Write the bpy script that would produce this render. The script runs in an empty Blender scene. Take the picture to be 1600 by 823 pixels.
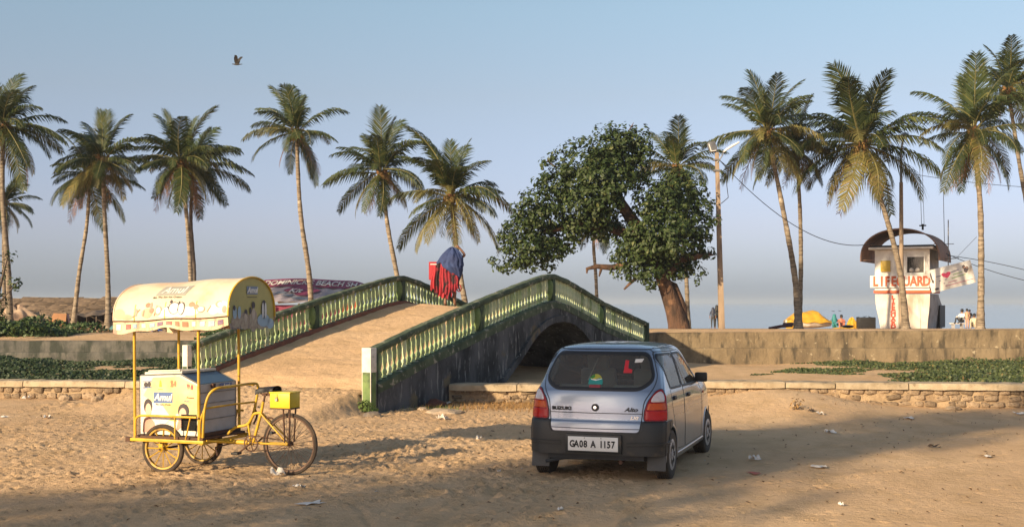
import bpy, bmesh, math, random
import numpy as np
from mathutils import Vector, Matrix, Euler
R = math.radians
SC = bpy.context.scene
COL = SC.collection
random.seed(7)
rng = np.random.default_rng(7)

# ------------------------------------------------------------------ camera
EYE = 1.89
FPX = 1850.0                      # focal length in pixels of the 1600 px wide photograph
cam_d = bpy.data.cameras.new('camera')
cam = bpy.data.objects.new('camera', cam_d)
COL.objects.link(cam)
cam.location = (0, 0, EYE)
cam.rotation_euler = (R(90), 0, 0)
cam_d.sensor_width = 36
cam_d.lens = 36 * FPX / 1600
cam_d.shift_y = 61.5 / 1600
cam_d.clip_start = 0.1
cam_d.clip_end = 60000
SC.camera = cam

# ------------------------------------------------------------------ sky, sun, exposure
SUN_EL = 18.5
SUN_AZ = 180 + 43.0               # clockwise from +Y: behind the camera, to the left
W = bpy.data.worlds.new("World")
SC.world = W
W.use_nodes = True
nt = W.node_tree
nt.nodes.clear()
wo = nt.nodes.new('ShaderNodeOutputWorld')
bg = nt.nodes.new('ShaderNodeBackground')
sky = nt.nodes.new('ShaderNodeTexSky')
sky.sky_type = 'NISHITA'
sky.sun_disc = False
sky.sun_elevation = R(SUN_EL)
sky.sun_rotation = R(SUN_AZ)
sky.altitude = 0
sky.air_density = 1.0
sky.dust_density = 1.0
sky.ozone_density = 2.0
# dusty coastal air: the same tint all round the horizon, by height above it only
_tc = nt.nodes.new('ShaderNodeTexCoord'); _sx = nt.nodes.new('ShaderNodeSeparateXYZ'); _cr = nt.nodes.new('ShaderNodeValToRGB')
nt.links.new(_tc.outputs['Generated'], _sx.inputs[0]); nt.links.new(_sx.outputs[2], _cr.inputs[0])
SKY_TINT = [(0.0, (.80, .93, 1.52)), (.012, (.82, .93, 1.48)), (.064, (1.12, 1.0, 1.33)), (.172, (1.47, 1.20, 1.14)), (.24, (1.6, 1.42, 1.25)), (.5, (1.95, 1.68, 1.40)), (1.0, (1.95, 1.7, 1.42))]
_e = _cr.color_ramp.elements
while len(_e) < len(SKY_TINT): _e.new(0.5)
for _el, (_p, _c) in zip(_e, SKY_TINT):
    _el.position = _p; _el.color = (_c[0] / 2, _c[1] / 2, _c[2] / 2, 1)
_vm = nt.nodes.new('ShaderNodeVectorMath'); _vm.operation = 'MULTIPLY'; _v2 = nt.nodes.new('ShaderNodeVectorMath'); _v2.operation = 'SCALE'; _v2.inputs[3].default_value = 2.0
nt.links.new(sky.outputs[0], _vm.inputs[0]); nt.links.new(_cr.outputs[0], _vm.inputs[1]); nt.links.new(_vm.outputs[0], _v2.inputs[0]); nt.links.new(_v2.outputs[0], bg.inputs[0])
bg.inputs[1].default_value = 0.070
nt.links.new(bg.outputs[0], wo.inputs[0])
sd = bpy.data.lights.new('sun', 'SUN')
sd.energy = 5.0
sd.angle = R(0.9)
sd.color = (1.0, 0.78, 0.50)
sun = bpy.data.objects.new('sun', sd)
COL.objects.link(sun)
sv = Vector((0.93, 1.0, -math.tan(R(SUN_EL)) * math.hypot(0.93, 1)))
sun.rotation_euler = sv.to_track_quat('-Z', 'Y').to_euler()
sun.location = (-20, -20, 20)
SC.view_settings.view_transform = 'Standard'
SC.view_settings.look = 'None'
SC.view_settings.exposure = 0.74
SC.view_settings.gamma = 1.0

# ------------------------------------------------------------------ helpers
def P(px, py, Z):
    """world point seen at photo pixel px,py at distance Z"""
    return Vector(((px - 800) / FPX * Z, Z, EYE - (py - 473) / FPX * Z))

def hz(py, Z):
    return EYE - (py - 473) / FPX * Z

class MB:
    def __init__(s):
        s.v = []; s.f = []; s.m = []; s.cur = 0
    def add(s, vs, fs, mi=None):
        b = len(s.v)
        s.v.extend([tuple(p) for p in vs])
        mi = s.cur if mi is None else mi
        for f in fs:
            s.f.append(tuple(i + b for i in f)); s.m.append(mi)
        return s
    def box(s, c, d, rot=None, taper=1.0, mi=None):
        hx, hy, hz_ = d[0] / 2, d[1] / 2, d[2] / 2
        vs = []
        for z, t in ((-hz_, 1.0), (hz_, taper)):
            for x, y in ((-hx, -hy), (hx, -hy), (hx, hy), (-hx, hy)):
                vs.append(Vector((x * t, y * t, z)))
        if rot is not None:
            M = Euler(rot).to_matrix()
            vs = [M @ v for v in vs]
        c = Vector(c)
        s.add([v + c for v in vs], [(0, 3, 2, 1), (4, 5, 6, 7), (0, 1, 5, 4), (1, 2, 6, 5), (2, 3, 7, 6), (3, 0, 4, 7)], mi)
        return s
    def tube(s, pts, r, n=8, caps=True, mi=None, flat=1.0):
        pts = [Vector(p) for p in pts]
        k = len(pts)
        rs = r if isinstance(r, (list, tuple)) else [r] * k
        vs = []
        t0 = (pts[1] - pts[0]).normalized()
        ref = Vector((0, 0, 1)) if abs(t0.z) < 0.9 else Vector((1, 0, 0))
        a = t0.cross(ref).normalized()
        for i, p in enumerate(pts):
            if i == 0: t = pts[1] - p
            elif i == k - 1: t = p - pts[i - 1]
            else: t = (pts[i + 1] - p).normalized() + (p - pts[i - 1]).normalized()
            t = t.normalized()
            a = (a - t * a.dot(t)).normalized()
            b = t.cross(a)
            for j in range(n):
                an = 2 * math.pi * j / n
                vs.append(p + (a * math.cos(an) + b * math.sin(an) * flat) * rs[i])
        fs = []
        for i in range(k - 1):
            for j in range(n):
                j2 = (j + 1) % n
                fs.append((i * n + j, i * n + j2, (i + 1) * n + j2, (i + 1) * n + j))
        if caps:
            fs.append(tuple(range(n - 1, -1, -1)))
            fs.append(tuple((k - 1) * n + j for j in range(n)))
        return s.add(vs, fs, mi)
    def lathe(s, prof, n=16, M=None, mi=None, closed=False):
        """prof: list of (r, z) turned around z"""
        vs = []; k = len(prof)
        for r, z in prof:
            for j in range(n):
                a = 2 * math.pi * j / n
                v = Vector((r * math.cos(a), r * math.sin(a), z))
                vs.append(M @ v if M else v)
        fs = []
        rng_ = k if closed else k - 1
        for i in range(rng_):
            i2 = (i + 1) % k
            for j in range(n):
                j2 = (j + 1) % n
                fs.append((i * n + j, i * n + j2, i2 * n + j2, i2 * n + j))
        if not closed:
            if prof[0][0] > 1e-6: fs.append(tuple(range(n - 1, -1, -1)))
            if prof[-1][0] > 1e-6: fs.append(tuple((k - 1) * n + j for j in range(n)))
        return s.add(vs, fs, mi)
    def prism(s, poly, d0, d1, M=None, mi=None):
        """poly in (a,b); extruded along c; M maps (a,b,c)"""
        n = len(poly)
        vs = [Vector((a, b, d0)) for a, b in poly] + [Vector((a, b, d1)) for a, b in poly]
        if M: vs = [M @ v for v in vs]
        fs = [tuple(range(n - 1, -1, -1)), tuple(range(n, 2 * n))]
        for i in range(n):
            j = (i + 1) % n
            fs.append((i, j, j + n, i + n))
        return s.add(vs, fs, mi)
    def grid(s, F, nu, nv, mi=None, closed_u=False):
        vs = [F(i / (nu if closed_u else nu - 1), j / (nv - 1)) for j in range(nv) for i in range(nu)]
        fs = []
        for j in range(nv - 1):
            for i in range(nu if closed_u else nu - 1):
                i2 = (i + 1) % nu
                fs.append((j * nu + i, j * nu + i2, (j + 1) * nu + i2, (j + 1) * nu + i))
        return s.add(vs, fs, mi)
    def mesh(s, name, mats, smooth=None):
        me = bpy.data.meshes.new(name)
        me.from_pydata(s.v, [], s.f)
        if not isinstance(mats, (list, tuple)): mats = [mats]
        for m in mats: me.materials.append(m)
        if len(mats) > 1:
            me.polygons.foreach_set('material_index', s.m)
        if smooth is not None:
            me.shade_smooth()
            if smooth < 180:
                me.set_sharp_from_angle(angle=R(smooth))
        me.update()
        return me
    def obj(s, name, mats, parent=None, smooth=None, loc=None, rot=None, bevel=0, recalc=False, **kw):
        me = s.mesh(name, mats, smooth)
        if bevel or recalc:
            bm = bmesh.new(); bm.from_mesh(me)
            if recalc: bmesh.ops.recalc_face_normals(bm, faces=bm.faces)
            if bevel:
                ed = [e for e in bm.edges if len(e.link_faces) == 2 and e.calc_face_angle(0) > 0.5]
                bmesh.ops.bevel(bm, geom=ed, offset=bevel, segments=2, affect='EDGES', profile=0.6, clamp_overlap=True)
            bm.to_mesh(me); bm.free()
            if bevel or smooth is not None:
                me.shade_smooth(); me.set_sharp_from_angle(angle=R(smooth or 38))
        return link(name, me, parent, loc, rot, **kw)

def link(name, me, parent=None, loc=None, rot=None, label=None, cat=None, group=None, kind=None):
    o = bpy.data.objects.new(name, me)
    COL.objects.link(o)
    if parent is not None: o.parent = parent
    if loc is not None: o.location = loc
    if rot is not None: o.rotation_euler = rot
    tag(o, label, cat, group, kind)
    return o

def tag(o, label=None, cat=None, group=None, kind=None):
    if label: o['label'] = label
    if cat: o['category'] = cat
    if group: o['group'] = group
    if kind: o['kind'] = kind
    return o

def thing(name, label, cat, loc=(0, 0, 0), rotz=0.0, group=None):
    o = bpy.data.objects.new(name, None)
    o.empty_display_size = 0.2
    COL.objects.link(o)
    o.location = loc; o.rotation_euler = (0, 0, rotz)
    return tag(o, label, cat, group)

def big_mesh(name, verts, quads, mat, smooth=True):
    me = bpy.data.meshes.new(name)
    verts = np.asarray(verts, dtype=np.float32); quads = np.asarray(quads, dtype=np.int32)
    k = quads.shape[1]
    me.vertices.add(len(verts)); me.vertices.foreach_set('co', verts.ravel())
    me.loops.add(quads.size); me.loops.foreach_set('vertex_index', quads.ravel())
    me.polygons.add(len(quads)); me.polygons.foreach_set('loop_start', np.arange(0, quads.size, k, dtype=np.int32))
    me.polygons.foreach_set('loop_total', np.full(len(quads), k, dtype=np.int32))
    for m in (mat if isinstance(mat, (list, tuple)) else [mat]): me.materials.append(m)
    me.update(calc_edges=True); me.validate()
    if smooth: me.shade_smooth()
    return me

# numpy value noise
def _hash(ix, iy, seed):
    h = (ix.astype(np.int64) * 374761393 + iy.astype(np.int64) * 668265263 + seed * 1442695041) & 0xFFFFFFFF
    h = ((h ^ (h >> 13)) * 1274126177) & 0xFFFFFFFF
    h = h ^ (h >> 16)
    return (h & 0xFFFF) / 65535.0
def vnoise(x, y, s, seed=0):
    x = np.asarray(x, float) / s; y = np.asarray(y, float) / s
    ix = np.floor(x); iy = np.floor(y); fx = x - ix; fy = y - iy
    fx = fx * fx * (3 - 2 * fx); fy = fy * fy * (3 - 2 * fy)
    ix = ix.astype(np.int64); iy = iy.astype(np.int64)
    a = _hash(ix, iy, seed); b = _hash(ix + 1, iy, seed); c = _hash(ix, iy + 1, seed); d = _hash(ix + 1, iy + 1, seed)
    return (a * (1 - fx) + b * fx) * (1 - fy) + (c * (1 - fx) + d * fx) * fy - 0.5
def fbm(x, y, s, oct=4, seed=0):
    v = 0; a = 1.0
    for o in range(oct):
        v = v + a * vnoise(x, y, s, seed + o * 17); s *= 0.5; a *= 0.5
    return v
def sstep(a, b, x):
    t = np.clip((np.asarray(x, float) - a) / (b - a), 0, 1)
    return t * t * (3 - 2 * t)

# ------------------------------------------------------------------ materials
def M(name, c1, c2=None, scale=3.0, rough=0.75, bump=0.0, bscale=40.0, metal=0.0, stretch=(1, 1, 1),
      dirt=None, dscale=1.5, dthr=0.55, dstretch=(1, 1, 1), spec=0.4, coat=0.0, rnd=0.0, detail=6.0, sharp=0.0,
      dsoft=0.08, sheen=0.0, bstretch=(1, 1, 1), trans=0.0, dirt2=None, d2scale=6.0, d2thr=0.6):
    m = bpy.data.materials.new(name); m.use_nodes = True
    t = m.node_tree; N = t.nodes; L = t.links
    b = N['Principled BSDF']
    b.inputs['Roughness'].default_value = rough
    b.inputs['Metallic'].default_value = metal
    b.inputs['Specular IOR Level'].default_value = spec
    b.inputs['Coat Weight'].default_value = coat
    b.inputs['Coat Roughness'].default_value = 0.08
    tc = N.new('ShaderNodeTexCoord')
    def mapped(st):
        mp = N.new('ShaderNodeMapping'); mp.inputs['Scale'].default_value = st
        L.new(tc.outputs['Object'], mp.inputs['Vector']); return mp.outputs[0]
    def noise(st, sc, det=detail, ro=0.6):
        n = N.new('ShaderNodeTexNoise'); n.inputs['Scale'].default_value = sc
        n.inputs['Detail'].default_value = det; n.inputs['Roughness'].default_value = ro
        L.new(mapped(st), n.inputs['Vector']); return n.outputs['Fac']
    def ramp(fac, a, b_, soft=None):
        r = N.new('ShaderNodeMapRange'); r.inputs['From Min'].default_value = a; r.inputs['From Max'].default_value = b_
        r.interpolation_type = 'SMOOTHSTEP'
        L.new(fac, r.inputs['Value']); return r.outputs[0]
    def mix(fac, a, b_):
        x = N.new('ShaderNodeMix'); x.data_type = 'RGBA'
        if isinstance(fac, float): x.inputs[0].default_value = fac
        else: L.new(fac, x.inputs[0])
        for i, v in ((6, a), (7, b_)):
            if isinstance(v, tuple): x.inputs[i].default_value = (*v, 1)
            else: L.new(v, x.inputs[i])
        return x.outputs[2]
    col = c1
    if c2 is not None:
        col = mix(ramp(noise(stretch, scale), 0.3 + sharp, 0.7 - sharp), c1, c2)
    if dirt is not None:
        col = mix(ramp(noise(dstretch, dscale), dthr - dsoft, dthr + dsoft), col, dirt)
    if dirt2 is not None:
        col = mix(ramp(noise((1, 1, 1), d2scale), d2thr - 0.05, d2thr + 0.05), col, dirt2)
    if rnd:
        oi = N.new('ShaderNodeObjectInfo')
        hs = N.new('ShaderNodeHueSaturation')
        mr = N.new('ShaderNodeMapRange'); mr.inputs['To Min'].default_value = 1 - rnd; mr.inputs['To Max'].default_value = 1 + rnd
        L.new(oi.outputs['Random'], mr.inputs['Value']); L.new(mr.outputs[0], hs.inputs['Value'])
        if isinstance(col, tuple): hs.inputs['Color'].default_value = (*col, 1)
        else: L.new(col, hs.inputs['Color'])
        col = hs.outputs[0]
    if isinstance(col, tuple): b.inputs['Base Color'].default_value = (*col, 1)
    else: L.new(col, b.inputs['Base Color'])
    if bump:
        bp = N.new('ShaderNodeBump'); bp.inputs['Strength'].default_value = 1.0
        bp.inputs['Distance'].default_value = bump
        L.new(noise(bstretch, bscale, 5.0, 0.65), bp.inputs['Height']); L.new(bp.outputs[0], b.inputs['Normal'])
    if trans:
        b.inputs['Transmission Weight'].default_value = trans
    return m

def glass_mat(name, tint, alpha, rough=0.03):
    """thin pane: part see-through tint, part mirror by fresnel"""
    m = bpy.data.materials.new(name); m.use_nodes = True
    t = m.node_tree; N = t.nodes; L = t.links
    N.remove(N['Principled BSDF'])
    out = N['Material Output']
    tr = N.new('ShaderNodeBsdfTransparent'); tr.inputs[0].default_value = (*tint, 1)
    gl = N.new('ShaderNodeBsdfGlossy'); gl.inputs['Roughness'].default_value = rough
    df = N.new('ShaderNodeBsdfDiffuse'); df.inputs[0].default_value = (0.35, 0.30, 0.24, 1)
    fr = N.new('ShaderNodeFresnel'); fr.inputs[0].default_value = 1.5
    m1 = N.new('ShaderNodeMixShader'); L.new(fr.outputs[0], m1.inputs[0]); L.new(tr.outputs[0], m1.inputs[1]); L.new(gl.outputs[0], m1.inputs[2])
    m2 = N.new('ShaderNodeMixShader'); m2.inputs[0].default_value = alpha
    L.new(m1.outputs[0], m2.inputs[1]); L.new(df.outputs[0], m2.inputs[2])
    L.new(m2.outputs[0], out.inputs[0])
    return m

def leaf_mat(name, c1, c2, rough=0.45, trans=0.25, vary=0.35, c3=None):
    """leaves: colour varies from leaf to leaf (by mesh island) and lets some light through"""
    m = bpy.data.materials.new(name); m.use_nodes = True
    t = m.node_tree; N = t.nodes; L = t.links
    b = N['Principled BSDF']; out = N['Material Output']
    g = N.new('ShaderNodeNewGeometry')
    cr = N.new('ShaderNodeValToRGB')
    cr.color_ramp.elements[0].color = (*c1, 1); cr.color_ramp.elements[1].color = (*c2, 1)
    if c3:
        e = cr.color_ramp.elements.new(0.93); e.color = (*c2, 1); cr.color_ramp.elements[2].color = (*c3, 1)
    L.new(g.outputs['Random Per Island'], cr.inputs[0])
    hs = N.new('ShaderNodeHueSaturation'); oi = N.new('ShaderNodeObjectInfo')
    mr = N.new('ShaderNodeMapRange'); mr.inputs['To Min'].default_value = 1 - vary; mr.inputs['To Max'].default_value = 1 + vary
    L.new(oi.outputs['Random'], mr.inputs['Value']); L.new(mr.outputs[0], hs.inputs['Value']); L.new(cr.outputs[0], hs.inputs['Color'])
    L.new(hs.outputs[0], b.inputs['Base Color'])
    b.inputs['Roughness'].default_value = rough
    b.inputs['Specular IOR Level'].default_value = 0.35
    tl = N.new('ShaderNodeBsdfTranslucent'); L.new(hs.outputs[0], tl.inputs[0])
    mx = N.new('ShaderNodeMixShader'); mx.inputs[0].default_value = trans
    L.new(b.outputs[0], mx.inputs[1]); L.new(tl.outputs[0], mx.inputs[2]); L.new(mx.outputs[0], out.inputs[0])
    return m

def flat(name, c, rough=0.6, **k):
    return M(name, c, tuple(x * 0.82 for x in c), scale=k.pop('scale', 6), rough=rough, **k)

# ---- sand
def sand_material():
    m = bpy.data.materials.new('sand'); m.use_nodes = True
    t = m.node_tree; N = t.nodes; L = t.links; b = N['Principled BSDF']
    b.inputs['Roughness'].default_value = 0.95; b.inputs['Specular IOR Level'].default_value = 0.15
    tc = N.new('ShaderNodeTexCoord')
    def nz(sc, det=6, st=(1, 1, 1), ro=0.6):
        mp = N.new('ShaderNodeMapping'); mp.inputs['Scale'].default_value = st; L.new(tc.outputs['Object'], mp.inputs[0])
        n = N.new('ShaderNodeTexNoise'); n.inputs['Scale'].default_value = sc; n.inputs['Detail'].default_value = det; n.inputs['Roughness'].default_value = ro
        L.new(mp.outputs[0], n.inputs[0]); return n.outputs['Fac']
    def mr(f, a, b_, lo=0.0, hi=1.0):
        r = N.new('ShaderNodeMapRange'); r.inputs[1].default_value = a; r.inputs[2].default_value = b_
        r.inputs[3].default_value = lo; r.inputs[4].default_value = hi; L.new(f, r.inputs[0]); return r.outputs[0]
    def mix(f, a, b_):
        x = N.new('ShaderNodeMix'); x.data_type = 'RGBA'; L.new(f, x.inputs[0])
        for i, v in ((6, a), (7, b_)):
            if isinstance(v, tuple): x.inputs[i].default_value = (*v, 1)
            else: L.new(v, x.inputs[i])
        return x.outputs[2]
    c = mix(mr(nz(0.35, 8), 0.35, 0.65), (0.62, 0.43, 0.255), (0.56, 0.37, 0.21))
    c = mix(mr(nz(2.2, 8, (1, 0.6, 1)), 0.45, 0.75), c, (0.45, 0.30, 0.16))
    c = mix(mr(nz(26, 5), 0.62, 0.78), c, (0.36, 0.23, 0.12))
    c = mix(mr(nz(60, 3), 0.66, 0.72), c, (0.64, 0.5, 0.35))
    L.new(c, b.inputs['Base Color'])
    ad = N.new('ShaderNodeMath'); ad.operation = 'ADD'
    L.new(mr(nz(9, 6, ro=0.7), 0, 1, 0, 1.6), ad.inputs[0]); L.new(mr(nz(70, 4, ro=0.7), 0, 1, 0, 0.35), ad.inputs[1])
    bp = N.new('ShaderNodeBump'); bp.inputs['Distance'].default_value = 0.022; bp.inputs['Strength'].default_value = 0.9
    L.new(ad.outputs[0], bp.inputs['Height']); L.new(bp.outputs[0], b.inputs['Normal'])
    return m
m_sand = sand_material()
m_sand_deck = m_sand
m_mould = M('mouldy_plaster', (0.016, 0.018, 0.021), (0.10, 0.103, 0.11), scale=1.7, stretch=(1.0, 1.0, 0.6), rough=0.9,
            bump=0.02, bscale=9, dirt=(0.22, 0.22, 0.215), dscale=7, dthr=0.62, dstretch=(1.7, 1.7, 0.40), dsoft=0.05, detail=9,
            dirt2=(0.15, 0.12, 0.07), d2scale=1.3, d2thr=0.66)
m_rail = M('mossy_green_rail', (0.035, 0.055, 0.032), (0.10, 0.13, 0.075), scale=3.5, rough=0.85, bump=0.01, bscale=30,
           dirt=(0.30, 0.28, 0.22), dscale=7, dthr=0.61, dsoft=0.05, detail=8)
m_post = M('green_post_paint', (0.19, 0.26, 0.09), (0.10, 0.16, 0.055), scale=5, rough=0.8, bump=0.006, bscale=30,
           dirt=(0.05, 0.065, 0.04), dscale=3, dthr=0.58)
m_postdark = M('dark_green_post_paint', (0.05, 0.085, 0.045), (0.03, 0.045, 0.03), scale=5, rough=0.85, bump=0.006, bscale=30,
           dirt=(0.17, 0.22, 0.08), dscale=3, dthr=0.6)
m_white = M('old_whitewash', (0.72, 0.68, 0.60), (0.58, 0.53, 0.45), scale=7, rough=0.85, bump=0.004, dirt=(0.16, 0.20, 0.10), dscale=6, dthr=0.68)
m_bal = M('worn_baluster_paint', (0.38, 0.46, 0.26), (0.18, 0.28, 0.12), scale=5, rough=0.8, bump=0.004, bscale=60,
          dirt=(0.10, 0.13, 0.06), dscale=9, dthr=0.60, rnd=0.22)
m_bal_white = M('pale_baluster_paint', (0.52, 0.57, 0.39), (0.29, 0.37, 0.21), scale=5, rough=0.8, bump=0.004, bscale=60,
          dirt=(0.14, 0.17, 0.08), dscale=9, dthr=0.62, rnd=0.15)
m_curb_red = M('red_oxide_curb', (0.26, 0.095, 0.05), (0.15, 0.06, 0.04), scale=4, rough=0.85, bump=0.005)
m_wall = M('weathered_concrete', (0.25, 0.19, 0.115), (0.14, 0.105, 0.065), scale=2.0, rough=0.92, bump=0.035, bscale=7, stretch=(1, 1, 0.5),
           dirt=(0.075, 0.06, 0.04), dscale=3.2, dthr=0.57, dstretch=(1.6, 1.6, 0.35), detail=10, dirt2=(0.40, 0.33, 0.22), d2scale=5, d2thr=0.66)
m_wall_l = M('dark_concrete', (0.15, 0.14, 0.12), (0.07, 0.07, 0.065), scale=2.0, rough=0.92, bump=0.03, bscale=7,
           dirt=(0.045, 0.05, 0.04), dscale=2.2, dthr=0.52, dstretch=(1.6, 1.6, 0.5), detail=10)  # left wall concrete, darker and greyer than the right wall
m_cap = M('stone_cap', (0.44, 0.36, 0.25), (0.31, 0.24, 0.155), scale=3.5, rough=0.9, bump=0.015, bscale=14, rnd=0.1,
          dirt=(0.16, 0.12, 0.075), dscale=5, dthr=0.64)
m_stone = M('rubble_stone', (0.40, 0.30, 0.20), (0.28, 0.20, 0.13), scale=5, rough=0.92, bump=0.03, bscale=14, rnd=0.35,
          dirt=(0.10, 0.07, 0.045), dscale=4, dthr=0.6)
m_mortar = M('crumbly_mortar', (0.42, 0.31, 0.19), (0.26, 0.18, 0.11), scale=4, rough=0.95, bump=0.04, bscale=12)

# ------------------------------------------------------------------ terrain
def YL(x): return 22.3 - 0.11 * np.asarray(x, float)          # low wall, front face
YU = 33.0                                                    # upper wall, front face
# footbridge frame: origin at the near parapet's first post, t along, q across to the far parapet
B0 = np.array([-2.4, 20.3]); BD = np.array([6.1, 12.7]); BL = float(np.hypot(*BD)); BU = BD / BL
BP = np.array([-BU[1], BU[0]]); BW = 4.0
def bridge_tq(x, y):
    dx = np.asarray(x, float) - B0[0]; dy = np.asarray(y, float) - B0[1]
    return (dx * BU[0] + dy * BU[1]) / BL, dx * BP[0] + dy * BP[1]
TT = [0, .10, .283, .42, .50, .54, .60, .68, .766, 1.0]
TH = [1.12, 1.44, 1.95, 2.31, 2.50, 2.56, 2.44, 2.20, 1.92, 1.36]
def rail_top(t): return np.interp(t, TT, TH)
def wall_top(x):
    return np.interp(x, [-60, -2, 3.7, 17, 60], [0.80, 0.84, 1.05, 1.17, 1.2])
def ground_h(x, y):
    x = np.asarray(x, float); y = np.asarray(y, float)
    yl = YL(x)
    h = 0.035 * fbm(x, y, 5.0, 3, 3)
    # forecourt: a little higher at the left, sand banked up against the low wall at the right
    h = h + 0.30 * np.exp(-((x - 4.9) / 1.35) ** 2) * sstep(18.2, 21.4, y) + 0.10 * np.exp(-((x - 2.6) / 1.0) ** 2) * sstep(18.6, 21.4, y)
    h = h - 0.06 * np.exp(-((x + 0.6) / 1.6) ** 2 - ((y - 21.6) / 1.3) ** 2)
    # sand ramp up to the bridge deck
    t, q = bridge_tq(x, y)
    rmp = 0.36 * sstep(-0.20, 0.01, t) * sstep(-0.15, 0.25, q) * (1 - sstep(BW + 0.2, BW + 1.8, q)) * (t < 0.14)
    h = np.maximum(h, rmp + 0.3 * h)
    # channel bed
    hc = 0.21 + 0.08 * fbm(x, y, 2.2, 4, 9) + 0.06 * sstep(-6, -9, x)
    ch = (y > yl + 0.2) & (y <= YU + 0.15)
    h = np.where(ch, hc, h)
    # beach
    far = np.interp(y, [33, 60, 100, 150, 175, 400, 40000], [1.165, 0.60, -0.27, -1.35, -1.9, -6, -6])
    left = sstep(4, -3, x)
    hb = far - 0.01 + 0.02 * fbm(x, y, 6.0, 3, 5)
    hl = np.interp(y, [33, 37, 42, 60, 90, 150, 175, 400, 40000], [0.78, 0.92, 0.98, 0.95, 0.4, -1.35, -1.9, -6, -6]) + 0.16 * fbm(x, y, 4.5, 3, 8) * sstep(33.3, 36, y) * sstep(120, 60, y)
    hb = hb * (1 - left) + hl * left
    top = wall_top(x) - 0.03
    near = sstep(YU + 3.0, YU, y)
    hb = np.minimum(hb, top + (y - YU) * 0.05) * near + hb * (1 - near)
    h = np.where(y > YU + 0.15, hb, h)
    return h

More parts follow.
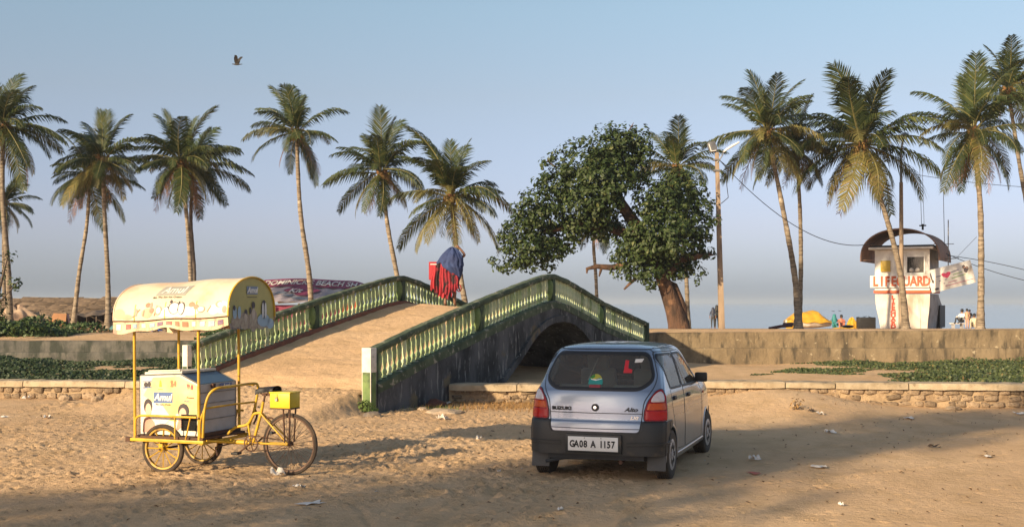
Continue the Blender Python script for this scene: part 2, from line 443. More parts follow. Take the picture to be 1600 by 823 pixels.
def ground():
    def lines(segs):
        out = []
        for a, b, st in segs:
            n = max(1, int(round((b - a) / st)))
            out.extend(list(np.linspace(a, b, n, endpoint=False)))
        return out
    xs = [-3000, -1500, -700, -350, -180, -100, -60] + lines([(-45, -16, 1.0), (-16, -9, .20), (-9, -6.5, .06), (-6.5, 7.5, .034), (7.5, 11, .06), (11, 18, .20), (18, 45, 1.0)]) + [45, 60, 100, 180, 350, 700, 1500, 3000]
    ys = [-200, -100, -50, -25, -12, -5, 0, 3, 6, 8] + lines([(9, 13.5, .034), (13.5, 18, .045), (18, 23.5, .06), (23.5, 32.9, .22), (33.0, 36, .15), (36, 60, .6), (60, 110, 2), (110, 200, 6)]) + [200, 300, 500, 1000]
    xs = np.array(xs); ys = np.array(sorted(set(ys)))
    X, Y = np.meshgrid(xs, ys)
    H = ground_h(X, Y)
    # trodden dents with little rims
    tt, qq = bridge_tq(X, Y)
    amp = np.zeros_like(H)
    r2 = np.random.default_rng(11)
    n = 21000
    px = r2.uniform(-8.6, 9.0, n); py = 9.2 + (r2.random(n) ** 1.15) * 13.3
    keepp = np.clip(1.05 - sstep(-1.5, 3.0, px) * 0.86, 0, 1) * np.where(py < 11.6, 0.75, 1.0)
    sel = r2.random(n) < keepp
    px = px[sel]; py = py[sel]
    for cx, cy in zip(px, py):
        a = r2.uniform(.026, .070); b = a * r2.uniform(.5, .9); th = r2.uniform(-0.5, 0.5) + (0 if r2.random() < .6 else 1.2)
        d = r2.uniform(.010, .030) * (0.6 if cy < 11.5 else 1.0)
        i0, i1 = np.searchsorted(xs, [cx - 2.6 * a, cx + 2.6 * a]); j0, j1 = np.searchsorted(ys, [cy - 2.6 * a, cy + 2.6 * a])
        if i1 <= i0 or j1 <= j0: continue
        dx = X[j0:j1, i0:i1] - cx; dy = Y[j0:j1, i0:i1] - cy
        u = (dx * math.cos(th) + dy * math.sin(th)) / a; v = (-dx * math.sin(th) + dy * math.cos(th)) / b
        rr = u * u + v * v
        amp[j0:j1, i0:i1] += d * (-np.exp(-rr * 1.6) + 0.55 * np.exp(-((np.sqrt(rr) - 1.35) / .45) ** 2))
    m = (Y < YL(X) - 0.05) & (Y > 8.5) & (np.abs(X) < 11)
    rough = 0.008 * fbm(X, Y, .38, 4, 21) + 0.010 * fbm(X * 0.6, Y * 1.4, .11, 3, 31)
    wleft = (1.0 - 0.75 * sstep(-0.5, 3.0, X)) * (.55 + 1.2 * np.clip(fbm(X, Y, 2.2, 2, 55) + .35, 0, 1))
    amp = amp * (1.0 - 0.45 * sstep(0.0, 3.0, X)) * (.45 + 1.5 * np.clip(fbm(X, Y, 1.6, 2, 56) + .4, 0, 1))
    H = H + np.where(m, (amp + rough * wleft), 0)
    # wheel tracks
    def track(pts, w, d):
        nonlocal H
        for a, b in zip(pts[:-1], pts[1:]):
            ax, ay = a; bx, by = b
            ex, ey = bx - ax, by - ay; l2 = ex * ex + ey * ey
            s = np.clip(((X - ax) * ex + (Y - ay) * ey) / l2, 0, 1)
            dist = np.hypot(X - ax - s * ex, Y - ay - s * ey)
            ins = (((X - ax) * ex + (Y - ay) * ey) / l2 >= 0) & (((X - ax) * ex + (Y - ay) * ey) / l2 < 1) & (dist < w * 3)
            H = H + np.where(ins & m, -d * np.exp(-(dist / w) ** 2) + .5 * d * np.exp(-((dist - 1.7 * w) / (.6 * w)) ** 2), 0)
    track([(-6.0, 10.4), (-3, 11.4), (-1.0, 12.6), (2.0, 13.5)], .03, .012)
    track([(-4.4, 9.6), (-2.2, 11.2), (-0.6, 12.9)], .03, .014)
    track([(-1.9, 11.9), (-1.4, 10.9), (-1.1, 9.6)], .03, .012)
    track([(0.2, 12.8), (-0.4, 11.0), (-0.9, 9.4)], .07, .010)
    track([(1.55, 12.5), (1.0, 10.9), (0.6, 9.4)], .07, .010)
    for k in range(4):
        track([(1.15 + k * .06, 11.25), (0.95 + k * .06, 10.65)], .018, .012)
    track([(2.9, 14.9), (5.5, 16.4), (9.5, 17.4)], .06, .012)
    track([(2.4, 12.2), (5.5, 14.0), (9.5, 15.0)], .05, .010)
    track([(-8.5, 15.8), (-5.6, 16.4), (-3.4, 17.8)], .05, .012)
    nx, ny = len(xs), len(ys)
    V = np.stack([X.ravel(), Y.ravel(), H.ravel()], 1)
    idx = np.arange(nx * ny).reshape(ny, nx)
    Q = np.stack([idx[:-1, :-1].ravel(), idx[:-1, 1:].ravel(), idx[1:, 1:].ravel(), idx[1:, :-1].ravel()], 1)
    me = big_mesh('ground', V, Q, m_sand)
    return link('ground', me, label='trampled tan sand of the forecourt and beach', kind='structure')
ground()

m_sea = M('sea_water', (0.07, 0.12, 0.13), (0.09, 0.14, 0.145), scale=0.02, rough=0.12, bump=0.06, bscale=0.35, bstretch=(0.5, 1.5, 1), spec=0.5)
s_ = MB(); s_.add([(-30000, 140, -1.5), (30000, 140, -1.5), (30000, 45000, -1.5), (-30000, 45000, -1.5)], [(0, 1, 2, 3)])
s_.obj('sea', m_sea, kind='structure', label='calm hazy grey blue sea')

# air
hz_ = MB(); hz_.box((0, 20000, 7.2), (62000, 51000, 20.8))
m_haze = bpy.data.materials.new('haze_air'); m_haze.use_nodes = True
_n = m_haze.node_tree.nodes; _n.remove(_n['Principled BSDF'])
_pv = _n.new('ShaderNodeVolumePrincipled'); _pv.inputs['Color'].default_value = (0.58, 0.68, 0.82, 1)
_pv.inputs['Density'].default_value = 0.00042; _pv.inputs['Anisotropy'].default_value = 0.0
m_haze.node_tree.links.new(_pv.outputs[0], _n['Material Output'].inputs['Volume'])
USE_HAZE = True
if USE_HAZE:
    hz_.obj('haze', m_haze, kind='stuff')

# ------------------------------------------------------------------ low wall in three runs: rubble stones under cap slabs
def stone_mesh(k):
    r = random.Random(k)
    bm = bmesh.new(); bmesh.ops.create_cube(bm, size=.86)
    for v in bm.verts: v.co += Vector((r.uniform(-.11, .11), r.uniform(-.06, .06), r.uniform(-.11, .11)))
    bmesh.ops.bevel(bm, geom=list(bm.edges), offset=.13, segments=1, affect='EDGES')
    me = bpy.data.meshes.new('stone'); bm.to_mesh(me); bm.free(); me.materials.append(m_stone); me.shade_smooth(); me.set_sharp_from_angle(angle=R(50))
    return me
STONES = [stone_mesh(k) for k in range(8)]
def cap_mesh(L, D, H, seed):
    r = random.Random(seed)
    b = MB(); n = max(4, int(L / .14)); prof = [(-.5, -.5), (-.5, .25), (-.44, .47), (.44, .5), (.5, .3), (.5, -.5)]
    vs = []
    for i in range(n + 1):
        x = -L / 2 + L * i / n
        e = 0.92 if i in (0, n) else 1
        for (py, pz) in prof:
            vs.append((x, py * D * e + r.uniform(-.008, .008), pz * H * e + r.uniform(-.006, .006)))
    k = len(prof); fs = [tuple(range(k)), tuple(n * k + j for j in reversed(range(k)))]
    for i in range(n):
        for j in range(k):
            j2 = (j + 1) % k
            fs.append((i * k + j, (i + 1) * k + j, (i + 1) * k + j2, i * k + j2))
    b.add(vs, fs)
    me = b.mesh('cap_slab', m_cap, smooth=35)
    return me
def low_wall(x0, x1, top, label, stone_rows=3, seed=1, joints=None):
    r = random.Random(seed)
    ya, yb = float(YL(x0)), float(YL(x1))
    L = math.hypot(x1 - x0, yb - ya); ang = math.atan2(yb - ya, x1 - x0)
    t = thing('low_stone_wall', label, 'wall', (x0, ya, 0), ang)
    core = MB(); n = int(L / .12)
    def F(u, v):
        x = u * L; z = -.45 + v * (top - .10 + .45)
        return Vector((x, .045 + .025 * r.uniform(-1, 1), z))
    core.grid(F, n, 9)
    core.box((L / 2, .28, (top - .11 - .45) / 2), (L, .36, top - .11 + .45))
    core.obj('mortar_core', m_mortar, t, smooth=180)
    # cap slabs
    x = 0.0; k = 0
    while x < L - .05:
        ll = min(r.choice([.9, 1.3, 1.7, 2.1]), L - x)
        if L - x - ll < .4: ll = L - x
        me = cap_mesh(ll - .02, .50 + r.uniform(-.02, .03), .115 + r.uniform(-.015, .02), seed * 100 + k)
        link('cap_slab', me, t, (x + ll / 2, .20 + r.uniform(-.015, .01), top - .058 + r.uniform(-.008, .004)), (r.uniform(-.01, .01), r.uniform(-.004, .004), 0))
        x += ll; k += 1
    # rubble
    row_h = (top - .10) / stone_rows
    for row in range(stone_rows):
        x = r.uniform(0, .1)
        while x < L:
            w = r.uniform(.13, .30)
            if r.random() < .86:
                o = link('stone', r.choice(STONES), t, (x + w / 2,   .078 + r.uniform(-.016, .014), row_h * (row + .5) + r.uniform(-.012, .012) - .01), (r.uniform(-.2, .2), r.uniform(-.25, .25), r.uniform(-.15, .15)))
                o.scale = (w * 1.02, .15, row_h * r.uniform(.85, 1.15))
            x += w
    return t
low_wall(-16.0, -6.35, .36, 'low rubble stone wall with pale cap slabs to the left of the ice cream cart', 2, 3)
low_wall(-1.2, 2.9, .355, 'short low rubble wall in front of the arch of the footbridge', 3, 5)
low_wall(2.93, 16.0, .44, 'long low rubble stone wall with pale cap slabs to the right of the silver car', 3, 8)

# ------------------------------------------------------------------ upper retaining wall in two runs, two tiers each
def upper_wall(x0, x1, mat, label, ledge_z, seed):
    r = random.Random(seed)
    t = thing('retaining_wall', label, 'wall', (0, 0, 0))
    n = int((x1 - x0) / .25); b = MB()
    def F(u, v):
        x = x0 + (x1 - x0) * u
        z = ledge_z + (float(wall_top(x)) - ledge_z) * v
        return Vector((x, YU + .05 * float(fbm(x, z * 2, .8, 3, seed)), z))
    b.grid(F, n, 7)
    def G(u, v):
        x = x0 + (x1 - x0) * u
        return Vector((x, YU + v * .34, float(wall_top(x)) + .012 * float(vnoise(x, v, .5, seed))))
    b.grid(G, n, 3)
    b.obj('upper_tier', mat, t, smooth=60)
    c = MB()
    def H(u, v):
        x = x0 + (x1 - x0) * u
        pts = [(YU - .10, -.4), (YU - .10, ledge_z - .05), (YU - .09, ledge_z + .01), (YU - .0, ledge_z + .02), (YU + .03, ledge_z + .0)]
        k = v * 4; i = min(3, int(k)); f = k - i
        y = pts[i][0] * (1 - f) + pts[i + 1][0] * f; z = pts[i][1] * (1 - f) + pts[i + 1][1] * f
        return Vector((x, y + .05 * float(fbm(x, z * 2, .7, 3, seed + 4)), z + .015 * float(vnoise(x, 0, .4, seed))))
    c.grid(H, n, 17)
    c.obj('lower_tier', mat, t, smooth=60)
    return t
upper_wall(3.75, 24, m_wall, 'high weathered concrete retaining wall below the lifeguard tower, right of the bridge', .62, 4)
upper_wall(-30, -.1, m_wall_l, 'dark retaining wall behind the green creepers at the left', .5, 9)
bw = MB()
bw.box((1.85, YU + .3, .2), (3.76, .3, 1.4))
bw.obj('abutment_wall', m_wall, label='plastered abutment wall closing the channel under the far end of the bridge', cat='wall')

# ------------------------------------------------------------------ footbridge
br = thing('footbridge', 'arched concrete footbridge with green balustrades and a sand covered deck', 'bridge', (B0[0], B0[1], 0), math.atan2(BU[1], BU[0]))
# local frame: x along the bridge (m), y = q across towards the far parapet, z up
def base_h(t): return float(rail_top(t)) - .62
def deck_h(t): return base_h(t) - .11
def arch_h(t):
    d = abs(t - .558) * BL
    return float(np.interp(d, [0, .4, .8, 1.25, 1.65, 2.03, 2.6, 3.12, 3.6, 4.2], [1.46, 1.44, 1.37, 1.22, 1.01, .77, .44, .15, -.18, -.6]))
def spandrel(q, name, out):
    b = MB(); n = 150
    vs = []; 
    for i in range(n + 1):
        t = i / n; d = abs(t - .558) * BL
        lo = arch_h(t) if d < 4.0 else -.6
        hi = base_h(t)
        for k in range(9):
            z = lo + (hi - lo) * k / 8
            w = .02 * float(fbm(t * BL, z, .9, 3, 12))
            vs.append((t * BL, q + out * (.0 + w), z))
    fs = []
    for i in range(n):
        for k in range(8):
            a = i * 9 + k
            fs.append((a, a + 9, a + 10, a + 1))
    b.add(vs, fs)
    vs = []
    for i in range(n + 1):
        t = i / n; d = abs(t - .558) * BL
        lo = arch_h(t) if d < 4.0 else -.6
        vs += [(t * BL, q, lo), (t * BL, q - out * .25, lo)]
    b.add(vs, [(2 * i, 2 * i + 1, 2 * i + 3, 2 * i + 2) for i in range(n)])
    # closing ends
    b.add([(0, q, -.6), (0, q - out * .25, -.6), (0, q - out * .25, base_h(0)), (0, q, base_h(0))], [(0, 1, 2, 3)])
    return b.obj(name, m_mould, br, smooth=50)
spandrel(-.12, 'side_wall', -1); spandrel(BW + .12, 'side_wall', 1)
# a slightly proud ring above the arch
ring = MB()
pts = []
for i in range(61):
    t = .558 + (i / 60 - .5) * 2 * (3.9 / BL)
    pts.append((t * BL, arch_h(t)))
vs = []
for (x, z), k in zip(pts, range(61)):
    i0 = max(0, k - 1); i1 = min(60, k + 1)
    tx, tz = pts[i1][0] - pts[i0][0], pts[i1][1] - pts[i0][1]; l = math.hypot(tx, tz); nx, nz = -tz / l, tx / l
    vs += [(x, -.175, z - .004), (x + nx * .14, -.175, z + nz * .14), (x + nx * .14, -.12, z + nz * .14), (x, -.12, z - .004)]
ring.add(vs, [(4 * i + j, 4 * i + 4 + j, 4 * i + 4 + (j + 1) % 4, 4 * i + (j + 1) % 4) for i in range(60) for j in range(4)])
ring.obj('arch_ring', m_mould, br, smooth=40)
vt = MB(); vt.grid(lambda u, v: Vector(((.558 + (u - .5) * 2 * (4.0 / BL)) * BL, .1 + v * (BW - .2), arch_h(.558 + (u - .5) * 2 * (4.0 / BL)) + .006)), 60, 3)
vt.obj('vault', m_mould, br, smooth=60)
dk = MB()
def DF(u, v):
    t = -.012 + u * 1.02; q = .02 + v * (BW - .04)
    x = t * BL
    h = deck_h(max(0, t)) - .02 * math.cos((v - .5) * 5) + .05 * float(fbm(x, q, 1.1, 4, 77)) + .012 * float(fbm(x, q, .14, 3, 78))
    e = min(v, 1 - v)
    h += .05 * max(0, .12 - e) / .12
    if t < .05: h -= .10 * (.05 - t) / .05
    return Vector((x, q, h))
dk.grid(DF, 320, 90)
dk.obj('sand_deck', m_sand_deck, br, smooth=180)

def baluster_mesh(mat):
    b = MB()
    prof = [(.048, 0), (.048, .022), (.032, .035), (.048, .075), (.051, .10), (.038, .135), (.024, .155), (.030, .19), (.043, .27), (.048, .33), (.045, .39), (.034, .445), (.035, .46), (.047, .475), (.047, .50)]
    b.lathe(prof, 10)
    return b.mesh('baluster', mat, smooth=60)
BM1, BM2 = baluster_mesh(m_bal), baluster_mesh(m_bal_white)
def parapet(q, near, counts, label):
    base = MB(); rail = MB()
    # base curb and handrail follow the profile
    def sweep(b, prof, zf, t0=0.0, t1=1.0, n=70, mi=0):
        vs = []; k = len(prof)
        for i in range(n + 1):
            t = t0 + (t1 - t0) * i / n
            z0 = zf(t)
            for (a, c) in prof:
                vs.append((t * BL, q + a + .004 * math.sin(i * 1.7 + a * 30), z0 + c + .004 * math.sin(i * 2.3)))
        fs = [tuple(reversed(range(k))), tuple(n * k + j for j in range(k))]
        for i in range(n):
            for j in range(k):
                j2 = (j + 1) % k
                fs.append((i * k + j, i * k + j2, (i + 1) * k + j2, (i + 1) * k + j))
        b.add(vs, fs, mi)
    para = MB()
    sweep(para, [(-.135, -.16), (.135, -.16), (.135, -.015), (.11, .012), (-.11, .012), (-.135, -.015)], base_h)
    po = para.obj('parapet', m_curb_red if not near else m_rail, br, smooth=40, label=label, recalc=True)
    sweep(rail, [(-.075, -.115), (.075, -.115), (.095, -.085), (.095, -.03), (.07, .0), (-.07, .0), (-.095, -.03), (-.095, -.085)], lambda t: float(rail_top(t)))
    rail.obj('handrail', m_rail, po, smooth=40, recalc=True)
    posts = [0.0, .283, .54, .766, 1.0]
    for i, t in enumerate(posts):
        end = i in (0, 4)
        if end and near and i == 0:
            pb = MB(); pb.box((-.09, q, .28), (.18, .18, 1.32), mi=1)
            pb.box((-.091, q, 1.125 - .21), (.186, .186, .42), mi=0)
            pb.obj('post', [m_white, m_post], po, bevel=.012)
            pb = MB(); pb.box((.04, q + .0, .83), (.08, .168, .56)); pb.obj('post', m_postdark, po, bevel=.008)
        elif end and i == 0:
            pb = MB(); pb.box((-.06, q, .28), (.12, .12, 1.30), mi=1); pb.box((-.061, q, 1.11 - .2), (.124, .124, .40), mi=0)
            pb.obj('post', [m_white, m_postdark], po, bevel=.012)
        elif end:
            pb = MB(); pb.box((t * BL, q, rail_top(t) - .42), (.12, .23, .80)); pb.obj('post', m_postdark, po, bevel=.008)
        else:
            pb = MB(); h0 = base_h(t) + .0
            pb.box((t * BL, q, h0 + .25), (.15, .165, .54)); pb.obj('post', m_postdark if True else m_post, po, bevel=.01)
            lf = MB(); M_ = Matrix.Translation((t * BL - .105, q, h0 + .01))
            lf.lathe([(.03, 0), (.055, .06), (.09, .2), (.095, .33), (.07, .43), (.02, .5)], 10, M_)
            lf.obj('half_baluster', m_post, po, smooth=60)
    for i in range(4):
        a, b = posts[i], posts[i + 1]; n = counts[i]
        pa, pb_ = a * BL + (.14 if i else .14), b * BL - (.2 if i < 3 else .12)
        for k in range(n):
            x = pa + (pb_ - pa) * (k + .5) / n
            t = x / BL
            o = link('baluster', BM2 if (near and i >= 1 and random.random() < .75) or random.random() < .15 else BM1, po, (x, q + random.uniform(-.006, .006), base_h(t) + .008), (random.uniform(-.02, .02), random.uniform(-.02, .02), random.uniform(0, 3)))
            hh = (float(rail_top(t)) - .115) - base_h(t)
            o.scale = (1, 1, hh / .50)
    return po
parapet(0.0, True, [22, 21, 21, 18], 'near balustrade facing the car, its end post painted green with a white top')
parapet(BW, False, [24, 20, 18, 18], 'far balustrade with a red oxide curb along the sand deck')

# ------------------------------------------------------------------ foliage helpers
def leaf_cloud(centres, normals, size, aspect=.55, fold=.25, seed=0):
    """two quads per leaf folded on the midrib"""
    r = np.random.default_rng(seed); n = len(centres)
    c = np.asarray(centres, float); nn = np.asarray(normals, float)
    nn = nn / np.linalg.norm(nn, axis=1, keepdims=True)
    a = r.normal(size=(n, 3)); a -= (a * nn).sum(1, keepdims=True) * nn; a /= np.linalg.norm(a, axis=1, keepdims=True)
    b = np.cross(nn, a)
    L = (size * r.uniform(.7, 1.25, n))[:, None]; Wd = L * aspect
    base = c - a * L * .5; tip = c + a * L * .5 - nn * L * .08; mid = c + a * L * .12
    l = mid + b * Wd * .5 + nn * L * fold * .3; rr = mid - b * Wd * .5 + nn * L * fold * .3
    l2 = base + b * Wd * .16; r2 = base - b * Wd * .16
    V = np.stack([base, l, tip, rr], 1).reshape(-1, 3)
    i = np.arange(n) * 4
    Q = np.concatenate([np.stack([i, i + 1, i + 2], 1), np.stack([i, i + 2, i + 3], 1)])
    return V, Q
m_leaf = leaf_mat('almond_leaf', (0.020, 0.040, 0.010), (0.048, 0.072, 0.018), rough=.55, trans=.15, vary=.0, c3=(0.12, 0.135, 0.045))
m_creeper = leaf_mat('creeper_leaf', (0.035, 0.055, 0.020), (0.10, 0.125, 0.045), rough=.5, trans=.2, vary=0, c3=(.22, .15, .06))
m_creeper_d = leaf_mat('dark_creeper_leaf', (0.018, 0.035, 0.014), (0.05, 0.075, 0.03), rough=.5, trans=.2, vary=0, c3=(.12, .1, .05))
m_bush = leaf_mat('bush_leaf', (0.025, 0.05, 0.015), (0.07, 0.11, 0.03), trans=.2, vary=0)
m_bark = M('fissured_bark', (0.115, 0.062, 0.038), (0.03, 0.02, 0.015), scale=2.6, rough=.9, bump=.09, bscale=6, stretch=(1.5, 1.5, .5), dirt=(0.19, 0.105, 0.06), dscale=2.2, dthr=.6, detail=9, bstretch=(1.4, 1.4, .5))
m_bark_g = M('grey_bark', (0.16, 0.12, 0.09), (0.08, 0.06, 0.045), scale=4, rough=.9, bump=.02, bscale=12)

def ground_cover(name, label, x0, x1, y0f, y1, n, mat, size, hmax, dens, seed):
    r = np.random.default_rng(seed)
    x = r.uniform(x0, x1, n); yl = YL(x) + .6
    y = yl + (y1 - yl) * r.random(n)
    d = fbm(x, y, 2.4, 4, seed) + dens(x, y)
    k = d > 0; x, y, d = x[k], y[k], d[k]
    top = np.clip(d * 1.3, .05, 1) * hmax
    z = ground_h(x, y) + r.random(len(x)) * top * (1.0 + .5 * fbm(x, y, .5, 2, seed + 1))
    nn = r.normal(size=(len(x), 3)) * .55 + np.array([-.1, -.35, .75])
    V, Q = leaf_cloud(np.stack([x, y, z], 1), nn, size, .8, .2, seed)
    me = big_mesh(name, V, Q, mat, smooth=False)
    return link(name, me, label=label, cat='plants', kind='stuff')
ground_cover('creeping_vines', 'green beach creepers filling the channel right of the car', 4.8, 17, 0, 32.7, 52000, m_creeper, .075, .24,
             lambda x, y: -.36 + .55 * sstep(6.2, 9.5, x) + .12 * sstep(28, 31, y) - .1 * sstep(12, 16, x), 41)
ground_cover('creeping_vines', 'dark green creepers filling the channel behind the ice cream cart', -16, -4.2, 0, 32.7, 50000, m_creeper_d, .085, .26,
             lambda x, y: .28 - .1 * sstep(-9, -6, x), 43)
# dry grass by the low wall
def grass(name, label, cx, cy, rx, ry, n, h, mat, seed, lean=.5):
    r = np.random.default_rng(seed)
    x = cx + rx * r.normal(size=n) * .5; y = cy + ry * r.normal(size=n) * .5
    z = ground_h(x, y); a = r.uniform(0, 6.28, n); hh = h * r.uniform(.4, 1.1, n)
    dx = np.cos(a); dy = np.sin(a); w = .006
    le = lean * hh * r.uniform(.2, 1, n)
    V = np.stack([np.stack([x - dy * w, y + dx * w, z], 1), np.stack([x + dy * w, y - dx * w, z], 1), np.stack([x + dx * le, y + dy * le, z + hh], 1)], 1).reshape(-1, 3)
    i = np.arange(n) * 3
    me = big_mesh(name, V, np.stack([i, i + 1, i + 2], 1), mat, smooth=False)
    return link(name, me, label=label, cat='grass', kind='stuff')
m_dry = leaf_mat('dry_grass', (0.26, 0.14, 0.05), (0.40, 0.26, 0.11), rough=.8, trans=.2, vary=0)
m_green_g = leaf_mat('weed_green', (0.07, 0.12, 0.03), (0.17, 0.24, 0.06), rough=.6, trans=.3, vary=0)
grass('dry_grass', 'rusty dry grass at the foot of the short low wall', .35, 21.6, 2.3, .9, 2600, .11, m_dry, 5, .9)
grass('green_weeds', 'sparse green weeds beside the short low wall', -1.3, 21.0, .5, .3, 160, .10, m_green_g, 6, .9)
# weed tuft at the end post
def tuft(name, label, c, rad, n, size, mat, seed, cat='plant'):
    r = np.random.default_rng(seed)
    p = r.normal(size=(n, 3)); p /= np.linalg.norm(p, axis=1, keepdims=True); p[:, 2] = np.abs(p[:, 2])
    q = p * (r.random(n) ** .5)[:, None] * np.array(rad) + np.array(c)
    V, Q = leaf_cloud(q, p + np.array([0, 0, .4]), size, .6, .3, seed)
    me = big_mesh('leaves', V, Q, mat, smooth=False)
    t = thing(name, label, cat, (0, 0, 0))
    link('leaves', me, t)
    b = MB()
    for k in range(7):
        a = r.uniform(0, 6.28); 
        b.tube([(c[0], c[1], c[2] - .03), (c[0] + math.cos(a) * rad[0] * .5, c[1] + math.sin(a) * rad[1] * .5, c[2] + rad[2] * .7)], [.006, .003], 4)
    b.obj('stem', m_bark_g, t)
    return t
tuft('weed_bush', 'small green weed growing at the foot of the white topped bridge post', (-2.50, 20.05, 0.05), (.24, .14, .20), 330, .055, m_green_g, 9)

# ------------------------------------------------------------------ coconut palms
m_frond = leaf_mat('palm_frond', (0.022, 0.040, 0.013), (0.075, 0.090, 0.028), rough=.5, trans=.22, vary=.30, c3=(.17, .15, .05))
m_frond_y = leaf_mat('yellowing_palm_frond', (0.10, 0.10, 0.03), (0.19, 0.16, 0.05), rough=.55, trans=.25, vary=.25, c3=(.3, .2, .08))
m_frond_d = leaf_mat('dead_palm_frond', (0.16, 0.085, 0.045), (0.30, 0.16, 0.085), rough=.8, trans=.15, vary=.3, c3=(.36, .22, .14))
m_rachis = M('frond_midrib', (0.19, 0.17, 0.06), (0.12, 0.11, 0.045), scale=6, rough=.6)
m_ptrunk = M('palm_trunk', (0.30, 0.245, 0.18), (0.17, 0.135, 0.10), scale=5, stretch=(1, 1, 2.0), rough=.9, bump=.02, bscale=10, dirt=(0.11, 0.085, 0.06), dscale=3, dthr=.54, dstretch=(.7, .7, 5), dsoft=.06, rnd=.22, dirt2=(.42, .36, .28), d2scale=3, d2thr=.66)
m_ptrunk_d = M('dark_palm_trunk', (0.15, 0.12, 0.10), (0.085, 0.07, 0.06), scale=5, stretch=(1, 1, 2.0), rough=.9, bump=.02, bscale=10, rnd=.1)
m_coir = M('palm_fibre', (0.30, 0.15, 0.06), (0.16, 0.08, 0.035), scale=8, rough=.95, bump=.02, bscale=20)
m_nut = M('coconut_husk', (0.22, 0.19, 0.06), (0.28, 0.15, 0.05), scale=4, rough=.6)

def frond_mesh(el, L, droop, seed, mat, hang=.9, dead=False):
    """frond growing along +x from the origin, rachis bending down; leaflets hang from both sides"""
    r = np.random.default_rng(seed)
    n = 15; pts = []; p = np.zeros(3); a = math.radians(el)
    for i in range(n + 1):
        pts.append(p.copy())
        s = i / n
        p = p + np.array([math.cos(a), 0, math.sin(a)]) * (L / n)
        a -= math.radians(droop) * (0.25 + 1.5 * s) / n
        a = max(a, math.radians(-88))
    pts = np.array(pts); side = r.uniform(-.22, .22)
    s = np.linspace(0, 1, n + 1); pts[:, 1] += side * L * s ** 2
    b = MB(); b.tube([Vector(q) for q in pts], [max(.006, .035 * (1 - .85 * q)) for q in s], 4, mi=1)
    m = 44 if not dead else 28
    V = []; Q = []; base = len(b.v)
    for sd in (-1, 1):
        for k in range(m):
            if dead and r.random() < .3: continue
            u = .13 + .87 * (k + r.uniform(-.3, .3)) / m; u = min(max(u, .1), .999)
            f = u * n; i = min(n - 1, int(f)); f -= i
            o = pts[i] * (1 - f) + pts[i + 1] * f
            t = pts[i + 1] - pts[i]; t /= np.linalg.norm(t)
            ll = L * .33 * (math.sin(math.pi * (u * .82 + .14)) ** .7) * r.uniform(.8, 1.12)
            sidev = np.array([0, sd, 0]) - t * t[1] * sd; sidev /= np.linalg.norm(sidev)
            h = hang * r.uniform(.55, 1.3)
            d1 = sidev * .8 + t * (.55 + .4 * u) + np.array([0, 0, -.25 * h + .15]); d1 /= np.linalg.norm(d1)
            d2 = sidev * .4 + t * (.45 + .3 * u) + np.array([0, 0, -1.1 * h]); d2 /= np.linalg.norm(d2)
            w = .036 * L / 2.6 * r.uniform(.8, 1.2) * (1.25 if not dead else .9)
            wv = np.cross(d1, np.array([0, 0, 1.0])); wv = t * .8 + np.array([0, 0, .5]) * sd * 0; wv /= np.linalg.norm(wv)
            m1 = o + d1 * ll * .5; e = m1 + d2 * ll * .5
            q = len(V) + base
            V += [o - wv * w * .5, o + wv * w * .5, m1 + wv * w * .6, m1 - wv * w * .6, e]
            Q += [(q, q + 1, q + 2, q + 3), (q + 3, q + 2, q + 4)]
    b.v.extend([tuple(x) for x in V]); b.f.extend(Q); b.m.extend([0] * len(Q))
    return b.mesh('frond', [mat, m_rachis if not dead else mat])
FR = {
    'up': [frond_mesh(86, 2.7, 30, 1, m_frond, .30), frond_mesh(76, 2.8, 42, 2, m_frond, .35), frond_mesh(68, 2.8, 50, 3, m_frond, .4)],
    'mid': [frond_mesh(54, 2.7, 66, 4, m_frond, .6), frond_mesh(44, 2.8, 72, 5, m_frond, .7), frond_mesh(32, 2.7, 66, 6, m_frond, .8)],
    'flat': [frond_mesh(14, 2.8, 74, 7, m_frond, 1.0), frond_mesh(2, 2.7, 66, 8, m_frond, 1.05), frond_mesh(20, 2.8, 85, 9, m_frond_y, 1.05), frond_mesh(8, 2.8, 58, 17, m_frond, .9)],
    'low': [frond_mesh(-22, 2.8, 66, 10, m_frond, .8), frond_mesh(-38, 2.7, 52, 11, m_frond_y, .8), frond_mesh(-46, 2.7, 48, 12, m_frond, .8)],
    'dead': [frond_mesh(-55, 2.5, 40, 13, m_frond_d, .9, True), frond_mesh(-62, 2.1, 30, 14, m_frond_d, .9, True), frond_mesh(-45, 2.3, 50, 15, m_frond_y, .9, True)],
}
